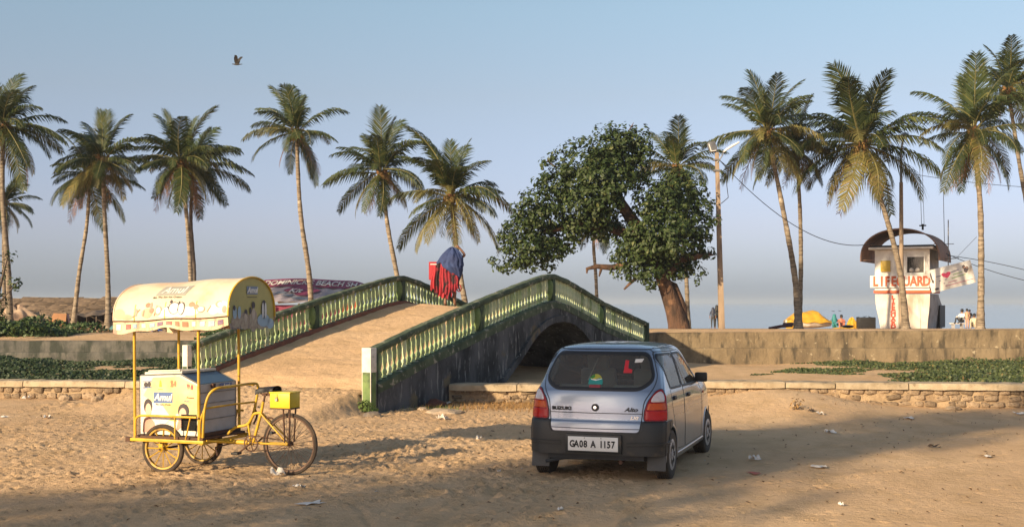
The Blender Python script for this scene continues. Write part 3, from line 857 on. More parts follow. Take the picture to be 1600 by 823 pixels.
def palm(label, base, pts, crown_r, w_base, w_top, seed, n=(4, 7, 9, 7, 6), group=None, dark=False, nuts=True, bias=None, azb=None):
    """base: trunk foot; pts: further trunk points, the last one is the crown's heart"""
    r = random.Random(seed)
    t = thing('coconut_palm', label, 'palm tree', base, 0, group)
    loc = [Vector((0, 0, -.35))] + [Vector(p) - Vector(base) for p in [base] + pts]
    # smooth the trunk line
    sm = []
    for i in range(len(loc) - 1):
        p0 = loc[max(0, i - 1)]; p1 = loc[i]; p2 = loc[i + 1]; p3 = loc[min(len(loc) - 1, i + 2)]
        for k in range(14):
            f = k / 14
            sm.append(0.5 * ((2 * p1) + (p2 - p0) * f + (2 * p0 - 5 * p1 + 4 * p2 - p3) * f * f + (3 * p1 - p0 - 3 * p2 + p3) * f ** 3))
    sm.append(loc[-1])
    H = loc[-1].z
    rad = []
    for i, p in enumerate(sm):
        u = max(0, p.z / H)
        w = w_top + (w_base - w_top) * (1 - u) ** 1.2 + w_base * .55 * math.exp(-u * 22)
        rad.append(w / 2 * .80 * (1 + .06 * math.sin(i * 2.4) + .05 * math.sin(i * .9 + seed)))
    b = MB(); b.tube(sm, rad, 9)
    b.obj('trunk', m_ptrunk_d if dark else m_ptrunk, t, smooth=70)
    c = loc[-1]
    f = MB()
    for k in range(14):
        a = r.uniform(0, 6.28); l = r.uniform(.25, .55)
        f.tube([c + Vector((math.cos(a) * .06, math.sin(a) * .06, -.25)), c + Vector((math.cos(a) * .16, math.sin(a) * .16, .05)), c + Vector((math.cos(a) * .28 * l * 2, math.sin(a) * .28 * l * 2, -.1 + l * .5))], [.05, .05, .02], 5)
    f.obj('crown_shaft', m_coir, t, smooth=60)
    if nuts:
        for k in range(7):
            nb = MB(); a = r.uniform(0, 6.28); Mx = Matrix.Translation(c + Vector((math.cos(a) * .24, math.sin(a) * .24, r.uniform(-.30, -.05))))
            nb.lathe([(0.0, -.12), (.07, -.09), (.10, 0), (.07, .08), (0, .11)], 7, Mx)
            nb.obj('coconut', m_nut, t, smooth=60)
    s0 = crown_r / 2.30
    for cls, cnt in zip(('up', 'mid', 'flat', 'low', 'dead'), n):
        off = r.uniform(0, 6.28)
        for k in range(cnt):
            me = r.choice(FR[cls])
            a = off + (k + r.uniform(-.3, .3)) * 6.2832 / max(1, cnt)
            if bias is not None and cls in ('flat', 'mid', 'low') and r.random() < .35:
                a = bias + r.uniform(-.6, .6)
            o = link('frond', me, t, c + Vector((math.cos(a) * .05, math.sin(a) * .05, r.uniform(-.1, .1))), (r.uniform(-.15, .15), r.uniform(-.12, .12), a))
            k_ = s0 * r.uniform(.72, 1.18); o.scale = (k_, k_, k_)
    return t

GP = 'coconut palms along the beach'
def gz(x, y): return float(ground_h(np.array([float(x)]), np.array([float(y)]))[0])
def palm_px(label, Z, line, r_px, seed, wb=.30, wt=.20, **k):
    """line: photo pixels from the foot to the crown heart"""
    pts = [P(x, y, Z) for x, y in line]
    pts = [Vector((p.x, Z + .25 * math.sin(i * 1.3 + seed), p.z)) for i, p in enumerate(pts)]
    b = pts[0]; b = Vector((b.x, b.y, gz(b.x, b.y)))
    return palm(label, b, pts[1:], r_px * Z / FPX, wb, wt, seed, group=GP, **k)
palm_px('tall palm at the very left edge of the picture, half of its crown cut off', 42, [(12, 515), (14, 420), (9, 310), (6, 196)], 82, 21, .28, .18)
palm_px('small far palm at the left edge, low behind the taller one', 62, [(8, 500), (9, 420), (8, 318)], 50, 22, .28, .2, nuts=False)
palm_px('left one of the close pair of palms left of the ice cream cart', 46, [(118, 505), (126, 430), (134, 350), (137, 275)], 66, 23, .24, .15)
palm_px('right one of the close pair of palms left of the ice cream cart', 43, [(172, 527), (168, 440), (160, 340), (158, 248)], 70, 24, .26, .16)
palm_px('palm with brown hanging fronds right above the canopy of the ice cream cart', 44, [(296, 515), (295, 430), (290, 340), (284, 252)], 76, 25, .24, .16, n=(4, 8, 9, 7, 8))
palm_px('dark trunked palm tucked close behind the one above the ice cream cart', 47, [(303, 515), (301, 420), (299, 340), (305, 262)], 70, 26, .22, .16, dark=True)
palm_px('tall palm standing alone between the ice cream cart and the bridge, taller than its neighbours', 43, [(486, 512), (483, 430), (471, 330), (464, 208)], 68, 27, .28, .17, n=(5, 6, 8, 5, 3))
palm_px('yellowish palm above the left handrail of the bridge', 42, [(633, 515), (621, 430), (606, 350), (596, 268)], 74, 28, .26, .16, n=(5, 8, 8, 7, 6))
palm_px('dark green wide crowned palm right behind the person on the bridge', 41, [(735, 512), (723, 450), (712, 380), (706, 305)], 88, 29, .27, .17, n=(5, 9, 10, 7, 3), dark=False)
palm_px('palm whose crown pokes out above the right side of the big leafy tree', 48, [(1074, 515), (1072, 430), (1066, 340), (1060, 262)], 66, 30, .24, .16)
palm_px('palm hidden behind the big leafy tree, only its thin trunk and brown fronds showing', 50, [(933, 512), (932, 440), (928, 375), (935, 345)], 46, 31, .20, .16, n=(2, 3, 4, 5, 6), nuts=False)
palm_px('palm on a slender leaning trunk just right of the lamp post', 46, [(1249, 516), (1244, 430), (1222, 320), (1197, 208)], 80, 32, .34, .19, n=(4, 8, 9, 8, 7))
palm_px('straighter palm sharing its foot with the leaning palm, crown behind and right', 48, [(1251, 515), (1252, 420), (1248, 330), (1243, 232)], 66, 33, .26, .17, n=(3, 7, 8, 7, 4))
palm_px('big palm leaning left in front of the lifeguard tower', 47, [(1417, 516), (1405, 430), (1382, 340), (1347, 225)], 104, 34, .33, .20, n=(5, 9, 9, 8, 8))
palm_px('big upright palm right of the lifeguard tower, a white band painted round its trunk', 45, [(1530, 514), (1529, 430), (1531, 320), (1524, 203)], 90, 35, .33, .22, n=(4, 9, 9, 8, 8))
palm_px('highest palm at the right edge of the picture, its trunk leaving the frame', 52, [(1622, 512), (1612, 380), (1595, 250), (1578, 138)], 74, 36, .3, .2, n=(4, 8, 9, 6, 3))

# ------------------------------------------------------------------ big leafy tree by the retaining wall
def leafy_tree(label, base, trunk_lines, blobs, leaf, n_per_m3, seed, mat=m_leaf, bark=m_bark, name='leafy_tree', twigs=True, group=None, cat='tree'):
    r = np.random.default_rng(seed)
    t = thing(name, label, cat, base, 0, group)
    B = Vector(base)
    for i, (pts, rads) in enumerate(trunk_lines):
        b = MB(); b.tube([Vector(p) - B for p in pts], rads, 11)
        # gnarly surface
        for k, v in enumerate(b.v):
            f = 1 + 0; x, y, z = v
            w = .05 * float(vnoise(x * 3 + z, y * 3 + z * 1.3, .5, seed + i)) * (rads[0] > .1)
            b.v[k] = (x + w, y + w * .6, z)
        b.obj('trunk' if i == 0 else 'limb', bark, t, smooth=60)
    C = []; Nn = []
    for (cx, cy, cz, rx, ry, rz, den) in blobs:
        vol = rx * ry * rz * 4.19
        m = max(6, int(vol * 1.0 / .05 * 4.2 * den))      # leaf tufts
        d = r.normal(size=(m, 3)); d /= np.linalg.norm(d, axis=1, keepdims=True)
        rr = (r.random(m) ** .40)[:, None]
        q = d * rr * np.array([rx, ry, rz]); 
        wob = 1 + .24 * np.sin(d[:, :1] * 5 + cx * 3) * np.cos(d[:, 2:3] * 6 + cz * 2)
        q = q * wob + np.array([cx, cy, cz])
        for c, dd in zip(q, d):
            k = int(r.integers(6, 12) * n_per_m3)
            e = r.normal(size=(k, 3)); e /= np.linalg.norm(e, axis=1, keepdims=True)
            C.append(c + e * leaf * .85); Nn.append(e * .8 + dd * .5 + np.array([-.1, -.15, .55]))
    C = np.concatenate(C) - np.array(B); Nn = np.concatenate(Nn)
    V, Q = leaf_cloud(C, Nn, leaf, .58, .3, seed)
    cr = big_mesh('crown', V, Q, mat, smooth=False)
    link('crown', cr, t)
    return t
Zt = 38.5
def pt(x, y, dz=0): p = P(x, y, Zt + dz); return p
def blob(px, py, rpx, rpy=None, dz=0, den=1.0):
    p = P(px, py, Zt + dz); k = Zt / FPX; rpy = rpy or rpx
    return (p.x, p.y, p.z, rpx * k, min(rpx, rpy) * k * 1.0, rpy * k, den)
tb = [blob(958, 235, 48, 42, .2), blob(918, 262, 44, 36, -.3), blob(985, 262, 36, 40, .6), blob(880, 290, 46, 36, .3), blob(925, 318, 50, 36, -.6), blob(845, 325, 46, 34, -.2),
      blob(870, 360, 50, 34, .5), blob(820, 355, 38, 30, 0), blob(826, 390, 44, 28, -.5), blob(860, 385, 36, 24, .2), blob(795, 375, 26, 22, .3, .9), blob(838, 408, 34, 18, .2), blob(775, 408, 14, 9, 0, .6), blob(885, 235, 22, 16, 0, .7), blob(1000, 222, 22, 22, .1, .9), blob(805, 410, 30, 18, 0), blob(945, 290, 46, 40, -.8),
      blob(968, 222, 26, 20, 0, .8), blob(905, 350, 34, 26, -.2), blob(975, 205, 14, 10, 0, .6), blob(865, 246, 12, 8, 0, .7), blob(850, 258, 9, 7, 0, .6), blob(786, 418, 14, 10, 0, .7),
      blob(1030, 315, 44, 40, -.4), blob(1070, 300, 38, 34, .3), blob(1085, 345, 36, 40, 0), blob(1008, 372, 40, 36, -.6), blob(1045, 365, 50, 44, -.9), blob(985, 395, 36, 32, -.2), blob(1010, 420, 42, 26, -.5),
      blob(1060, 410, 38, 26, .3), blob(1095, 385, 24, 26, .2, .8), blob(1055, 280, 30, 22, .6, .7), blob(975, 425, 24, 14, 0, .8), blob(1104, 330, 14, 30, 0, .6), blob(940, 350, 40, 30, .3), blob(1035, 400, 44, 34, .4), blob(1075, 425, 30, 18, 0, .8), blob(1010, 240, 16, 26, 0, .7)]
leafy_tree('big leafy tree with a stout leaning trunk growing just behind the retaining wall', (pt(1062, 520).x, Zt, gz(pt(1062, 520).x, Zt)), [
    ([pt(1064, 545), pt(1060, 505), pt(1052, 480, .05), pt(1044, 458, -.05), pt(1035, 435), pt(1020, 405), pt(1005, 370)], [.40, .35, .29, .25, .23, .20, .16]),
    ([pt(1066, 515, .1), pt(1066, 480, .1), pt(1052, 448, .1), pt(1040, 440, .1)], [.20, .16, .16, .12]),
    ([pt(1005, 370), pt(985, 340, .1), pt(965, 310), pt(950, 270), pt(958, 235)], [.25, .20, .17, .12, .06]),
    ([pt(1000, 372, .1), pt(950, 355, .2), pt(900, 352), pt(850, 362)], [.20, .15, .11, .05]),
    ([pt(1035, 435), pt(1062, 405), pt(1085, 402), pt(1102, 397), pt(1114, 398)], [.20, .14, .10, .07, .03]),
    ([pt(1022, 408), pt(1045, 370), pt(1065, 320)], [.22, .15, .06]),
    ([pt(985, 412), pt(955, 418), pt(932, 416), pt(918, 420), pt(917, 427)], [.11, .10, .08, .06, .03]),
    ([pt(940, 418), pt(938, 425), pt(936, 432)], [.05, .04, .02]),
    ([pt(1000, 430), pt(985, 442), pt(975, 452)], [.06, .05, .03]),
    ([pt(870, 262), pt(855, 252), pt(862, 243)], [.03, .02, .01]),
    ([pt(978, 225), pt(982, 205), pt(990, 192)], [.03, .02, .01]),
], tb, .145, 1.0, 12)
# dark shrub at the left edge
Zs = 33.8
def sh(x, y): return P(x, y, Zs)
k_ = Zs / FPX
leafy_tree('dark broad leaved shrub at the left edge behind the dark wall', (sh(-12, 530).x, Zs, gz(sh(-12, 530).x, Zs)), [
    ([sh(-12, 540), sh(-8, 480), sh(2, 440), sh(12, 400)], [.07, .05, .04, .02]),
    ([sh(-8, 480), sh(10, 460), sh(30, 438)], [.03, .02, .01])],
    [(sh(-8, 430).x, Zs, sh(0, 430).z, 20 * k_, 18 * k_, 42 * k_, .9), (sh(-10, 480).x, Zs, sh(0, 480).z, 24 * k_, 20 * k_, 34 * k_, .9), (sh(12, 405).x, Zs, sh(0, 405).z, 9 * k_, 8 * k_, 14 * k_, .5),
     (sh(24, 440).x, Zs, sh(0, 440).z, 10 * k_, 8 * k_, 10 * k_, .4)], .13, .7, 31, bark=m_bark_g, name='broad_leaved_shrub', cat='shrub')

# trees behind the camera: seen only by the shade they throw over the forecourt
def shade_tree(label, spots, h, seed, den, rad=1.8):
    """spots: points of ground to be shaded; each gets a crown lobe up the sun's ray at height h"""
    bl = [(sx - 2.03 * (h + dh), sy - 2.19 * (h + dh), h + dh, rad * k, rad * k, .85, den) for sx, sy, dh, k in spots]
    mx = sum(b[0] for b in bl) / len(bl); my = sum(b[1] for b in bl) / len(bl)
    lines = [([(mx, my, -.3), (mx + .1, my, h * .35), (mx, my + .1, h * .7)], [.32, .26, .2])]
    for b in bl: lines.append(([(mx, my + .1, h * .62), ((mx + b[0]) / 2, (my + b[1]) / 2, h * .85), (b[0], b[1], b[2])], [.16, .11, .05]))
    leafy_tree(label, (mx, my, 0), lines, bl, .26, .6, seed, name='shade_tree')
shade_tree('broad leafy tree behind the camera shading the near sand at the left', [(-6.2, 9.6, 0, 1.1), (-4.2, 9.9, .3, 1.1), (-2.6, 11.2, 0, 1.1), (-1.4, 10.0, .5, 1.0), (-.6, 12.0, 0, .8), (-8.6, 8.6, 0, 1.1)], 6.0, 51, .085)
shade_tree('leafy tree behind the camera whose shade falls over the car', [(.9, 11.3, -.4, .9), (1.4, 13.6, .2, .85), (2.7, 14.6, .4, .95), (3.7, 16.1, .2, .95), (2.2, 15.4, 0, .7)], 6.6, 52, .16)
shade_tree('tall thin leafy tree behind the camera shading the sand right of the car', [(5.0, 16.9, .3, .9), (6.4, 18.0, .6, .9), (7.9, 19.4, .8, .85), (9.2, 20.2, .9, .7)], 7.5, 53, .11)

# ------------------------------------------------------------------ lettering
def text_mesh(s, size, depth=.004, bold=0.0, shear=0.0, spacing=1.0, align='CENTER'):
    c = bpy.data.curves.new('lettering', 'FONT')
    c.body = s; c.size = size; c.extrude = depth / 2; c.offset = bold; c.shear = shear; c.space_character = spacing
    c.align_x = align; c.align_y = 'CENTER'; c.resolution_u = 4
    o = bpy.data.objects.new('lettering', c); COL.objects.link(o)
    dg = bpy.context.evaluated_depsgraph_get()
    me = bpy.data.meshes.new_from_object(o.evaluated_get(dg))
    bpy.data.objects.remove(o); bpy.data.curves.remove(c)
    me.materials.clear()
    return me
def letter(name, s, size, mat, parent, loc, rot, sx=1.0, **k):
    me = text_mesh(s, size, **k); me.materials.append(mat)
    me.transform(Matrix.Diagonal((sx, 1, 1, 1)))
    return link(name, me, parent, loc, rot)
m_black = flat('black_paint', (0.015, 0.015, 0.017), .55)
m_wht = M('white_paint', (0.78, 0.76, 0.72), (0.64, 0.61, 0.56), scale=2.5, rough=.7, bump=.003, dirt=(.36, .30, .24), dscale=2.0, dthr=.68, dstretch=(1, 1, .4))
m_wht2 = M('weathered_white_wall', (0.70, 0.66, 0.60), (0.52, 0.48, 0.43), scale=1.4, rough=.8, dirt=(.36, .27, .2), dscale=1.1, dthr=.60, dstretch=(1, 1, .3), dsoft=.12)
m_grey_shade = M('shade_and_grey_plaster', (0.40, 0.40, 0.41), (0.28, 0.28, 0.30), scale=1.6, rough=.85, dirt=(.18, .17, .17), dscale=1.5, dthr=.62)  # shade of the tower's right side put in its colour; plain grey elsewhere
m_orange = flat('orange_red_paint', (0.50, 0.10, 0.035), .55)
m_yel = flat('yellow_paint', (0.62, 0.42, 0.05), .5)
m_rust = M('rusty_sheet', (0.32, 0.19, 0.14), (0.19, 0.12, 0.09), scale=1.6, rough=.8, dirt=(.24, .15, .10), dscale=2.5, dthr=.6)
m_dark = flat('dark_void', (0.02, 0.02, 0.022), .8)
m_metal = M('dull_metal', (0.28, 0.28, 0.28), (0.18, 0.17, 0.16), scale=8, rough=.5, metal=.6)
m_glassd = glass_mat('dusty_dark_pane', (.25, .27, .27), .12)

# ------------------------------------------------------------------ lifeguard tower
LGZ = 54.0
lgo = P(1367, 513, LGZ); rz = R(-28)
lg = thing('lifeguard_tower', 'white two storey lifeguard tower with an arched brown roof and orange lettering', 'lifeguard tower', (lgo.x, LGZ, gz(lgo.x, LGZ) - .05), rz)
LW, LD = 2.38, 2.7
def wavy(z):      # inward lean of the lower storey
    return .26 * sstep(1.55, 0, np.array(z)) ** 1.2
# lower storey
b = MB()
nz_ = 12
for side in range(4):
    vs = []
    for k in range(nz_ + 1):
        z = 1.62 * k / nz_; w = float(wavy(z)) * .9
        x0, x1 = w * .9, LW - w * .5
        y0, y1 = .08 + w * .2, LD + 1.9 * float(sstep(1.7, .5, np.array(z))) + .25 * math.sin(z * 2.2)
        c = [(x0, y0), (x1, y0), (x1, y1), (x0, y1)]
        a, d = c[side], c[(side + 1) % 4]
        vs += [(a[0], a[1], z), (d[0], d[1], z)]
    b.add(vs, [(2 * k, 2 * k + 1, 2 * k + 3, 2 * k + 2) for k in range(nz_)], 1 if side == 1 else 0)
b.obj('lower_wall', [m_wht2, m_grey_shade], lg, smooth=40)
# door leaves on the ground floor
for x0, x1 in ((.35, 1.02), (1.06, 1.32), (1.36, 1.98)):
    d = MB(); d.box(((x0 + x1) / 2, .10, .66), (x1 - x0, .05, 1.28)); d.obj('door_panel', m_wht2, lg, bevel=.006)
b = MB(); b.box((1.34, .06, .7), (.05, .06, 1.36)); b.obj('door_frame', m_grey_shade, lg)
b = MB(); b.box((LW / 2, LD / 2, 1.72), (LW + .10, LD + .1, .13)); b.obj('floor_slab', m_orange, lg, bevel=.01)
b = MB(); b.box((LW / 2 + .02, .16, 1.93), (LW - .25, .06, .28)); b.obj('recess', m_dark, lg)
# upper storey
b = MB()
vs = [(0, 0, 1.79), (LW, 0, 1.79), (LW, LD, 1.79), (0, LD, 1.79), (0, 0, 3.62), (LW, 0, 3.62), (LW, LD, 3.62), (0, LD, 3.62)]
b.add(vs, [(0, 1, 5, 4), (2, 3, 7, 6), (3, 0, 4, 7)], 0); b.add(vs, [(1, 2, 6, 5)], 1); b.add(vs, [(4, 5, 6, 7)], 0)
b.obj('upper_wall', [m_wht, m_grey_shade], lg)
b = MB(); b.box((LW / 2 - .02, LD / 2 - .12, 3.68), (LW + .42, LD + .35, .10)); b.obj('flat_roof', m_wht2, lg, bevel=.01)
b = MB(); b.box((LW / 2 - .02, LD / 2 - .06, 3.78), (LW + .3, LD + .3, .07)); b.obj('roof_membrane', m_dark, lg)
# window with frame
wf = MB()
for c, d in (((1.78, -.02, 3.32), (.86, .05, .07)), ((1.78, -.02, 2.54), (.86, .05, .07)), ((1.385, -.02, 2.93), (.07, .05, .72)), ((2.175, -.02, 2.93), (.07, .05, .72))):
    wf.box(c, d)
wfo = wf.obj('window', m_wht, lg)
p_ = MB(); p_.box((1.78, -.006, 2.93), (.74, .012, .74)); p_.obj('pane', m_glassd, wfo)
p_ = MB(); p_.box((1.78, .02, 2.93), (.72, .01, .72)); p_.obj('dim_room_panel', flat('dim_room', (.12, .11, .10)), wfo)  # dark panel behind the pane, the room's dimness put in its colour
for x in (1.6, 1.86):
    q = MB(); q.lathe([(.0, 0), (.09, .03), (.11, .10), (.07, .17), (0, .2)], 8, Matrix.Translation((x, .0, 2.60))); q.obj('jar', m_wht2, wfo, smooth=60)
b = MB(); b.box((.48, -.05, 2.88), (.42, .12, .50)); b.obj('yellow_box', m_yel, lg, bevel=.02)
b = MB(); b.box((.98, -.015, 2.75), (.05, .02, 1.5)); b.obj('wall_batten', m_wht2, lg)
# sign board
sb = MB(); sb.box((LW / 2 - .09, -.10, 2.18), (LW + .20, .05, .54)); so = sb.obj('sign_board', m_wht, lg, bevel=.006)
for i, ch in enumerate('LIFEGUARD'):
    x = -.02 + .28 * i + (-.04 if i > 1 else 0) + (.02 if i > 5 else 0)
    letter('letter', ch, .60, m_orange, so, (x + .07, -.132, 2.17), (R(90), 0, 0), sx=.74, bold=.026, depth=.01)
for i, ch in enumerate('LIFEGUARD'):
    letter('letter', ch, .225, flat('dark_red_paint', (.42, .05, .02)) if i == 0 else bpy.data.materials['dark_red_paint'], lg, (.80, .062, 1.46 - .165 * i), (R(90), 0, 0), sx=1.35, bold=.014, depth=.01)
b = MB(); b.box((.80, .078, .78), (.28, .012, 1.56)); b.obj('lettering_strip', M('pale_pink_paint', (.66, .52, .46), (.60, .46, .40), rough=.7), lg)
# arched roof
arc = MB()
AW, AH = 3.40, 1.36
def AF(u, v):
    a = math.pi * (1.02 - 1.04 * u); x = LW / 2 - .05 + AW / 2 * math.cos(a); z = 3.18 + AH * max(-.1, math.sin(a)) ** .8 if math.sin(a) > 0 else 3.18 + AH * math.sin(a)
    return Vector((x, -.35 + v * (LD + .75), z + .012 * math.sin(v * 150)))
arc.grid(AF, 40, 60)
ao = arc.obj('arched_roof', m_rust, lg, smooth=60)
ed = MB(); ed.tube([AF(i / 30, 0) for i in range(31)], .035, 6); ed.obj('roof_edge', m_rust, ao, smooth=60)
ed = MB(); ed.tube([AF(i / 30, 1) for i in range(31)], .035, 6); ed.obj('roof_edge', m_rust, ao, smooth=60)
for v in (.12, .5, .88):
    for u in (.16, .84):
        p = AF(u, v); s_ = MB(); s_.tube([p, (min(max(p.x, .05), LW - .05), p.y, 3.72)], .02, 5); s_.obj('strut', m_metal, ao)
b = MB(); p0 = AF(0.01, .05); b.tube([p0, (p0.x + .5, p0.y, p0.z + .02)], .025, 5); b.obj('brace', m_rust, ao)
# antenna and siren on the roof
b = MB(); b.tube([(1.9, 1.2, 4.55), (1.9, 1.2, 4.82)], .05, 6); b.tube([(1.75, 1.2, 4.75), (2.05, 1.2, 4.75)], .035, 6); b.obj('siren', m_dark, lg)
b = MB(); b.tube([(2.95, 1.6, 2.6), (2.95, 1.6, 5.0)], .025, 5); b.tube([(2.4, 1.6, 3.2), (3.4, 1.6, 3.25)], .02, 5); b.tube([(2.8, 1.6, 3.9), (3.2, 1.6, 3.9)], .015, 5)
b.obj('antenna_mast', m_metal, lg)
b = MB(); b.box((LW + .02, LD + .9, .58), (.06, 1.6, 1.05)); b.obj('black_noticeboard', m_black, lg)
# tilted banner in front of the tower's right side
bn = thing('banner_board', 'tilted white advertising board with a pink heart hung at the right of the lifeguard tower', 'banner', P(1486, 432, LGZ - 1.4), R(-12))
bt = R(14.5)
b = MB(); b.box((0, 0, 0), (1.92, .05, 1.02), rot=(0, -bt, 0)); b.obj('board', m_wht, bn, bevel=.006)
def onb(u, v, d=-.03):
    return (u * math.cos(bt) - v * math.sin(bt), d, u * math.sin(bt) + v * math.cos(bt))
def pflat(name, polys, mat, parent, dd=-.03, th=.004):
    for poly in polys:
        b = MB(); n = len(poly); b.add([onb(x, y, dd - th) for x, y in poly] + [onb(x, y, dd + .002) for x, y in poly], [tuple(range(n))] + [(i, i + n, (i + 1) % n + n, (i + 1) % n) for i in range(n)])
        o = b.obj(name, mat, parent)
    return o
hp = [(.16 * math.sin(t) ** 3 * 1.25 - .18, (.13 * math.cos(t) - .05 * math.cos(2 * t) - .02 * math.cos(3 * t)) + .13) for t in [2 * math.pi * k / 28 for k in range(28)]]
pflat('heart', [hp], flat('pink_print', (.62, .06, .14), .5), bn)
def ell(cx, cy, rx, ry, n=10): return [(cx + rx * math.cos(2 * math.pi * k / n), cy + ry * math.sin(2 * math.pi * k / n)) for k in range(n)]
pflat('figure_print', [ell(.62, .28, .07, .09), ell(.74, .18, .06, .10), ell(.66, .12, .08, .12), ell(-.82, .2, .035, .2), ell(-.80, -.02, .05, .08), ell(-.72, -.38, .10, .05)], flat('dark_print', (.10, .08, .09), .5), bn)
pflat('face_print', [ell(.64, .26, .035, .045), ell(.74, .22, .03, .04)], flat('skin_print', (.5, .3, .2), .5), bn, -.036)
pflat('text_line_print', [[(.02, .16), (.38, .20), (.38, .25), (.02, .21)], [(-.62, .13), (-.40, .13), (-.40, .17), (-.62, .17)], [(-.55, -.08), (-.45, -.08), (-.45, -.04), (-.55, -.04)], [(-.3, -.06), (-.24, -.1), (-.2, -.04)], [(-.4, -.22), (-.32, -.24), (-.34, -.17)]], flat('blue_grey_print', (.25, .25, .32), .5), bn)
pflat('text_line_print', [[(0, -.10), (.62, -.06), (.62, -.02), (0, -.06)], [(.1, .04), (.5, .07), (.5, .11), (.1, .08)]], flat('green_print', (.35, .5, .25), .5), bn)
pflat('text_line_print', [[(-.35, -.36), (.86, -.34), (.86, -.31), (-.35, -.33)], [(-.2, -.24), (.2, -.23), (.2, -.20), (-.2, -.21)]], flat('rose_print', (.55, .22, .3), .5), bn)
b = MB(); b.tube([(-.8, .1, -.3), (-.95, .6, -.35)], .02, 5); b.tube([(.4, .1, .1), (-.3, 1.3, .2)], .02, 5); b.obj('support_bar', m_metal, bn)

# ------------------------------------------------------------------ lamp posts, wires
m_pole = M('concrete_pole', (0.36, 0.27, 0.19), (0.24, 0.18, 0.13), scale=4, stretch=(1, 1, .2), rough=.85, bump=.006, dirt=(.14, .10, .08), dscale=6, dthr=.62, dstretch=(1, 1, .2))
LPZ = 39.0
pb0 = P(1128, 520, LPZ); pt0 = P(1120, 238, LPZ)
lp = thing('lamp_post', 'tall worn lamp post with floodlight and tube lamp right of the big leafy tree', 'lamp post', (pb0.x, LPZ, gz(pb0.x, LPZ) - .2))
O = Vector(lp.location)
b = MB()
for i in range(1):
    a = Vector((0, 0, 0)); t_ = pt0 - O; vs = []
    for (c, w) in ((a, .095), (t_, .06)):
        for x, y in ((-w, -w * .8), (w, -w * .8), (w, w * .8), (-w, w * .8)): vs.append((c.x + x, c.y + y, c.z))
    b.add(vs, [(0, 3, 2, 1), (4, 5, 6, 7), (0, 1, 5, 4), (1, 2, 6, 5), (2, 3, 7, 6), (3, 0, 4, 7)])
b.obj('pole', m_pole, lp, bevel=.01)
ql = P(1113, 230, LPZ) - O
fl = MB(); fl.box(ql, (.24, .16, .34), rot=(R(-20), R(-10), R(15))); flo = fl.obj('floodlight', m_metal, lp, bevel=.015)
fp = MB(); fp.box(ql + Vector((-.01, -.085, -.02)), (.19, .02, .28), rot=(R(-20), R(-10), R(15))); fp.obj('glass_cover', m_wht, flo)
b = MB(); b.tube([t_ + Vector((0, -.05, -.35)), t_ + Vector((.15, -.08, -.15)), P(1131, 237, LPZ) - O], .022, 6); b.obj('arm', m_metal, lp, smooth=60)
b = MB(); b.tube([P(1130, 238, LPZ) - O, P(1136, 233, LPZ) - O, P(1144, 228, LPZ) - O, P(1155, 222, LPZ) - O], [.022, .038, .042, .026], 7); b.obj('tube_lamp', m_wht, lp, smooth=60)
b = MB(); b.tube([t_ + Vector((.1, -.1, -.3)), t_ + Vector((.35, -.1, -.5)), t_ + Vector((.30, -.1, -1.0)), t_ + Vector((.36, -.1, -1.5)), t_ + Vector((.12, -.1, -1.7))], .012, 4); b.obj('dangling_wire', m_black, lp)
for dz_ in (.25, .6):
    b = MB(); b.box(t_ + Vector((-.003, 0, -dz_)), (.22, .2, .05)); b.obj('clamp', m_metal, lp)
# second post behind the big palm
P2Z = 50.0
q0 = P(1409, 515, P2Z); q1 = P(1408, 285, P2Z)
lp2 = thing('lamp_post', 'pale lamp post standing behind the big leaning palm by the lifeguard tower', 'lamp post', (q0.x, P2Z, gz(q0.x, P2Z) - .2))
O2 = Vector(lp2.location)
b = MB(); b.tube([(0, 0, 0), q1 - O2], [.11, .08], 8); b.obj('pole', m_pole, lp2, smooth=60)
b = MB(); b.tube([q1 - O2, P(1408, 235, P2Z) - O2, P(1412, 213, P2Z) - O2], [.06, .05, .04], 6); b.obj('arm', m_metal, lp2, smooth=60)
b = MB(); b.lathe([(0, -.1), (.12, -.06), (.18, .04), (.10, .14), (0, .17)], 9, Matrix.Translation(P(1414, 213, P2Z) - O2)); b.obj('lamp_head', m_metal, lp2, smooth=60)
m_wire = flat('black_cable', (.03, .03, .035), .6)
def wire(label, a, b_, sag, r=.012, n=22):
    a = Vector(a); b_ = Vector(b_); q = MB()
    q.tube([a.lerp(b_, i / n) + Vector((0, 0, -sag * 4 * (i / n) * (1 - i / n))) for i in range(n + 1)], r, 4)
    q.obj('cable', m_wire, label=label, cat='cable')
wire('sagging cable from the lamp post to the lifeguard tower roof', P(1122, 248, LPZ), P(1366, 380, 54), 1.0, .016)
wire('cable running from the lifeguard tower to the right edge below the banner', P(1478, 396, 54), P(1640, 446, 50), .15, .014)
wire('upper cable running from the lifeguard tower to the right edge of the picture', P(1480, 399, 54), P(1640, 432, 52), -.1, .014)
wire('cable crossing the sky behind the right hand palms', P(1415, 270, 54), P(1640, 294, 56), .12, .012)
wire('thin cable rising from the antenna mast to the right palm', P(1495, 402, 54), P(1526, 370, 45), 0, .010)
wire('left one of the two aerial wires above the tower roof', P(1437, 262, 55), P(1440, 352, 55), 0, .012)
wire('right one of the two aerial wires above the tower roof', P(1441, 262, 55), P(1444, 352, 55), 0, .010)
wire('single aerial wire hanging right of the tower roof', P(1474, 300, 55), P(1476, 392, 55), 0, .014)

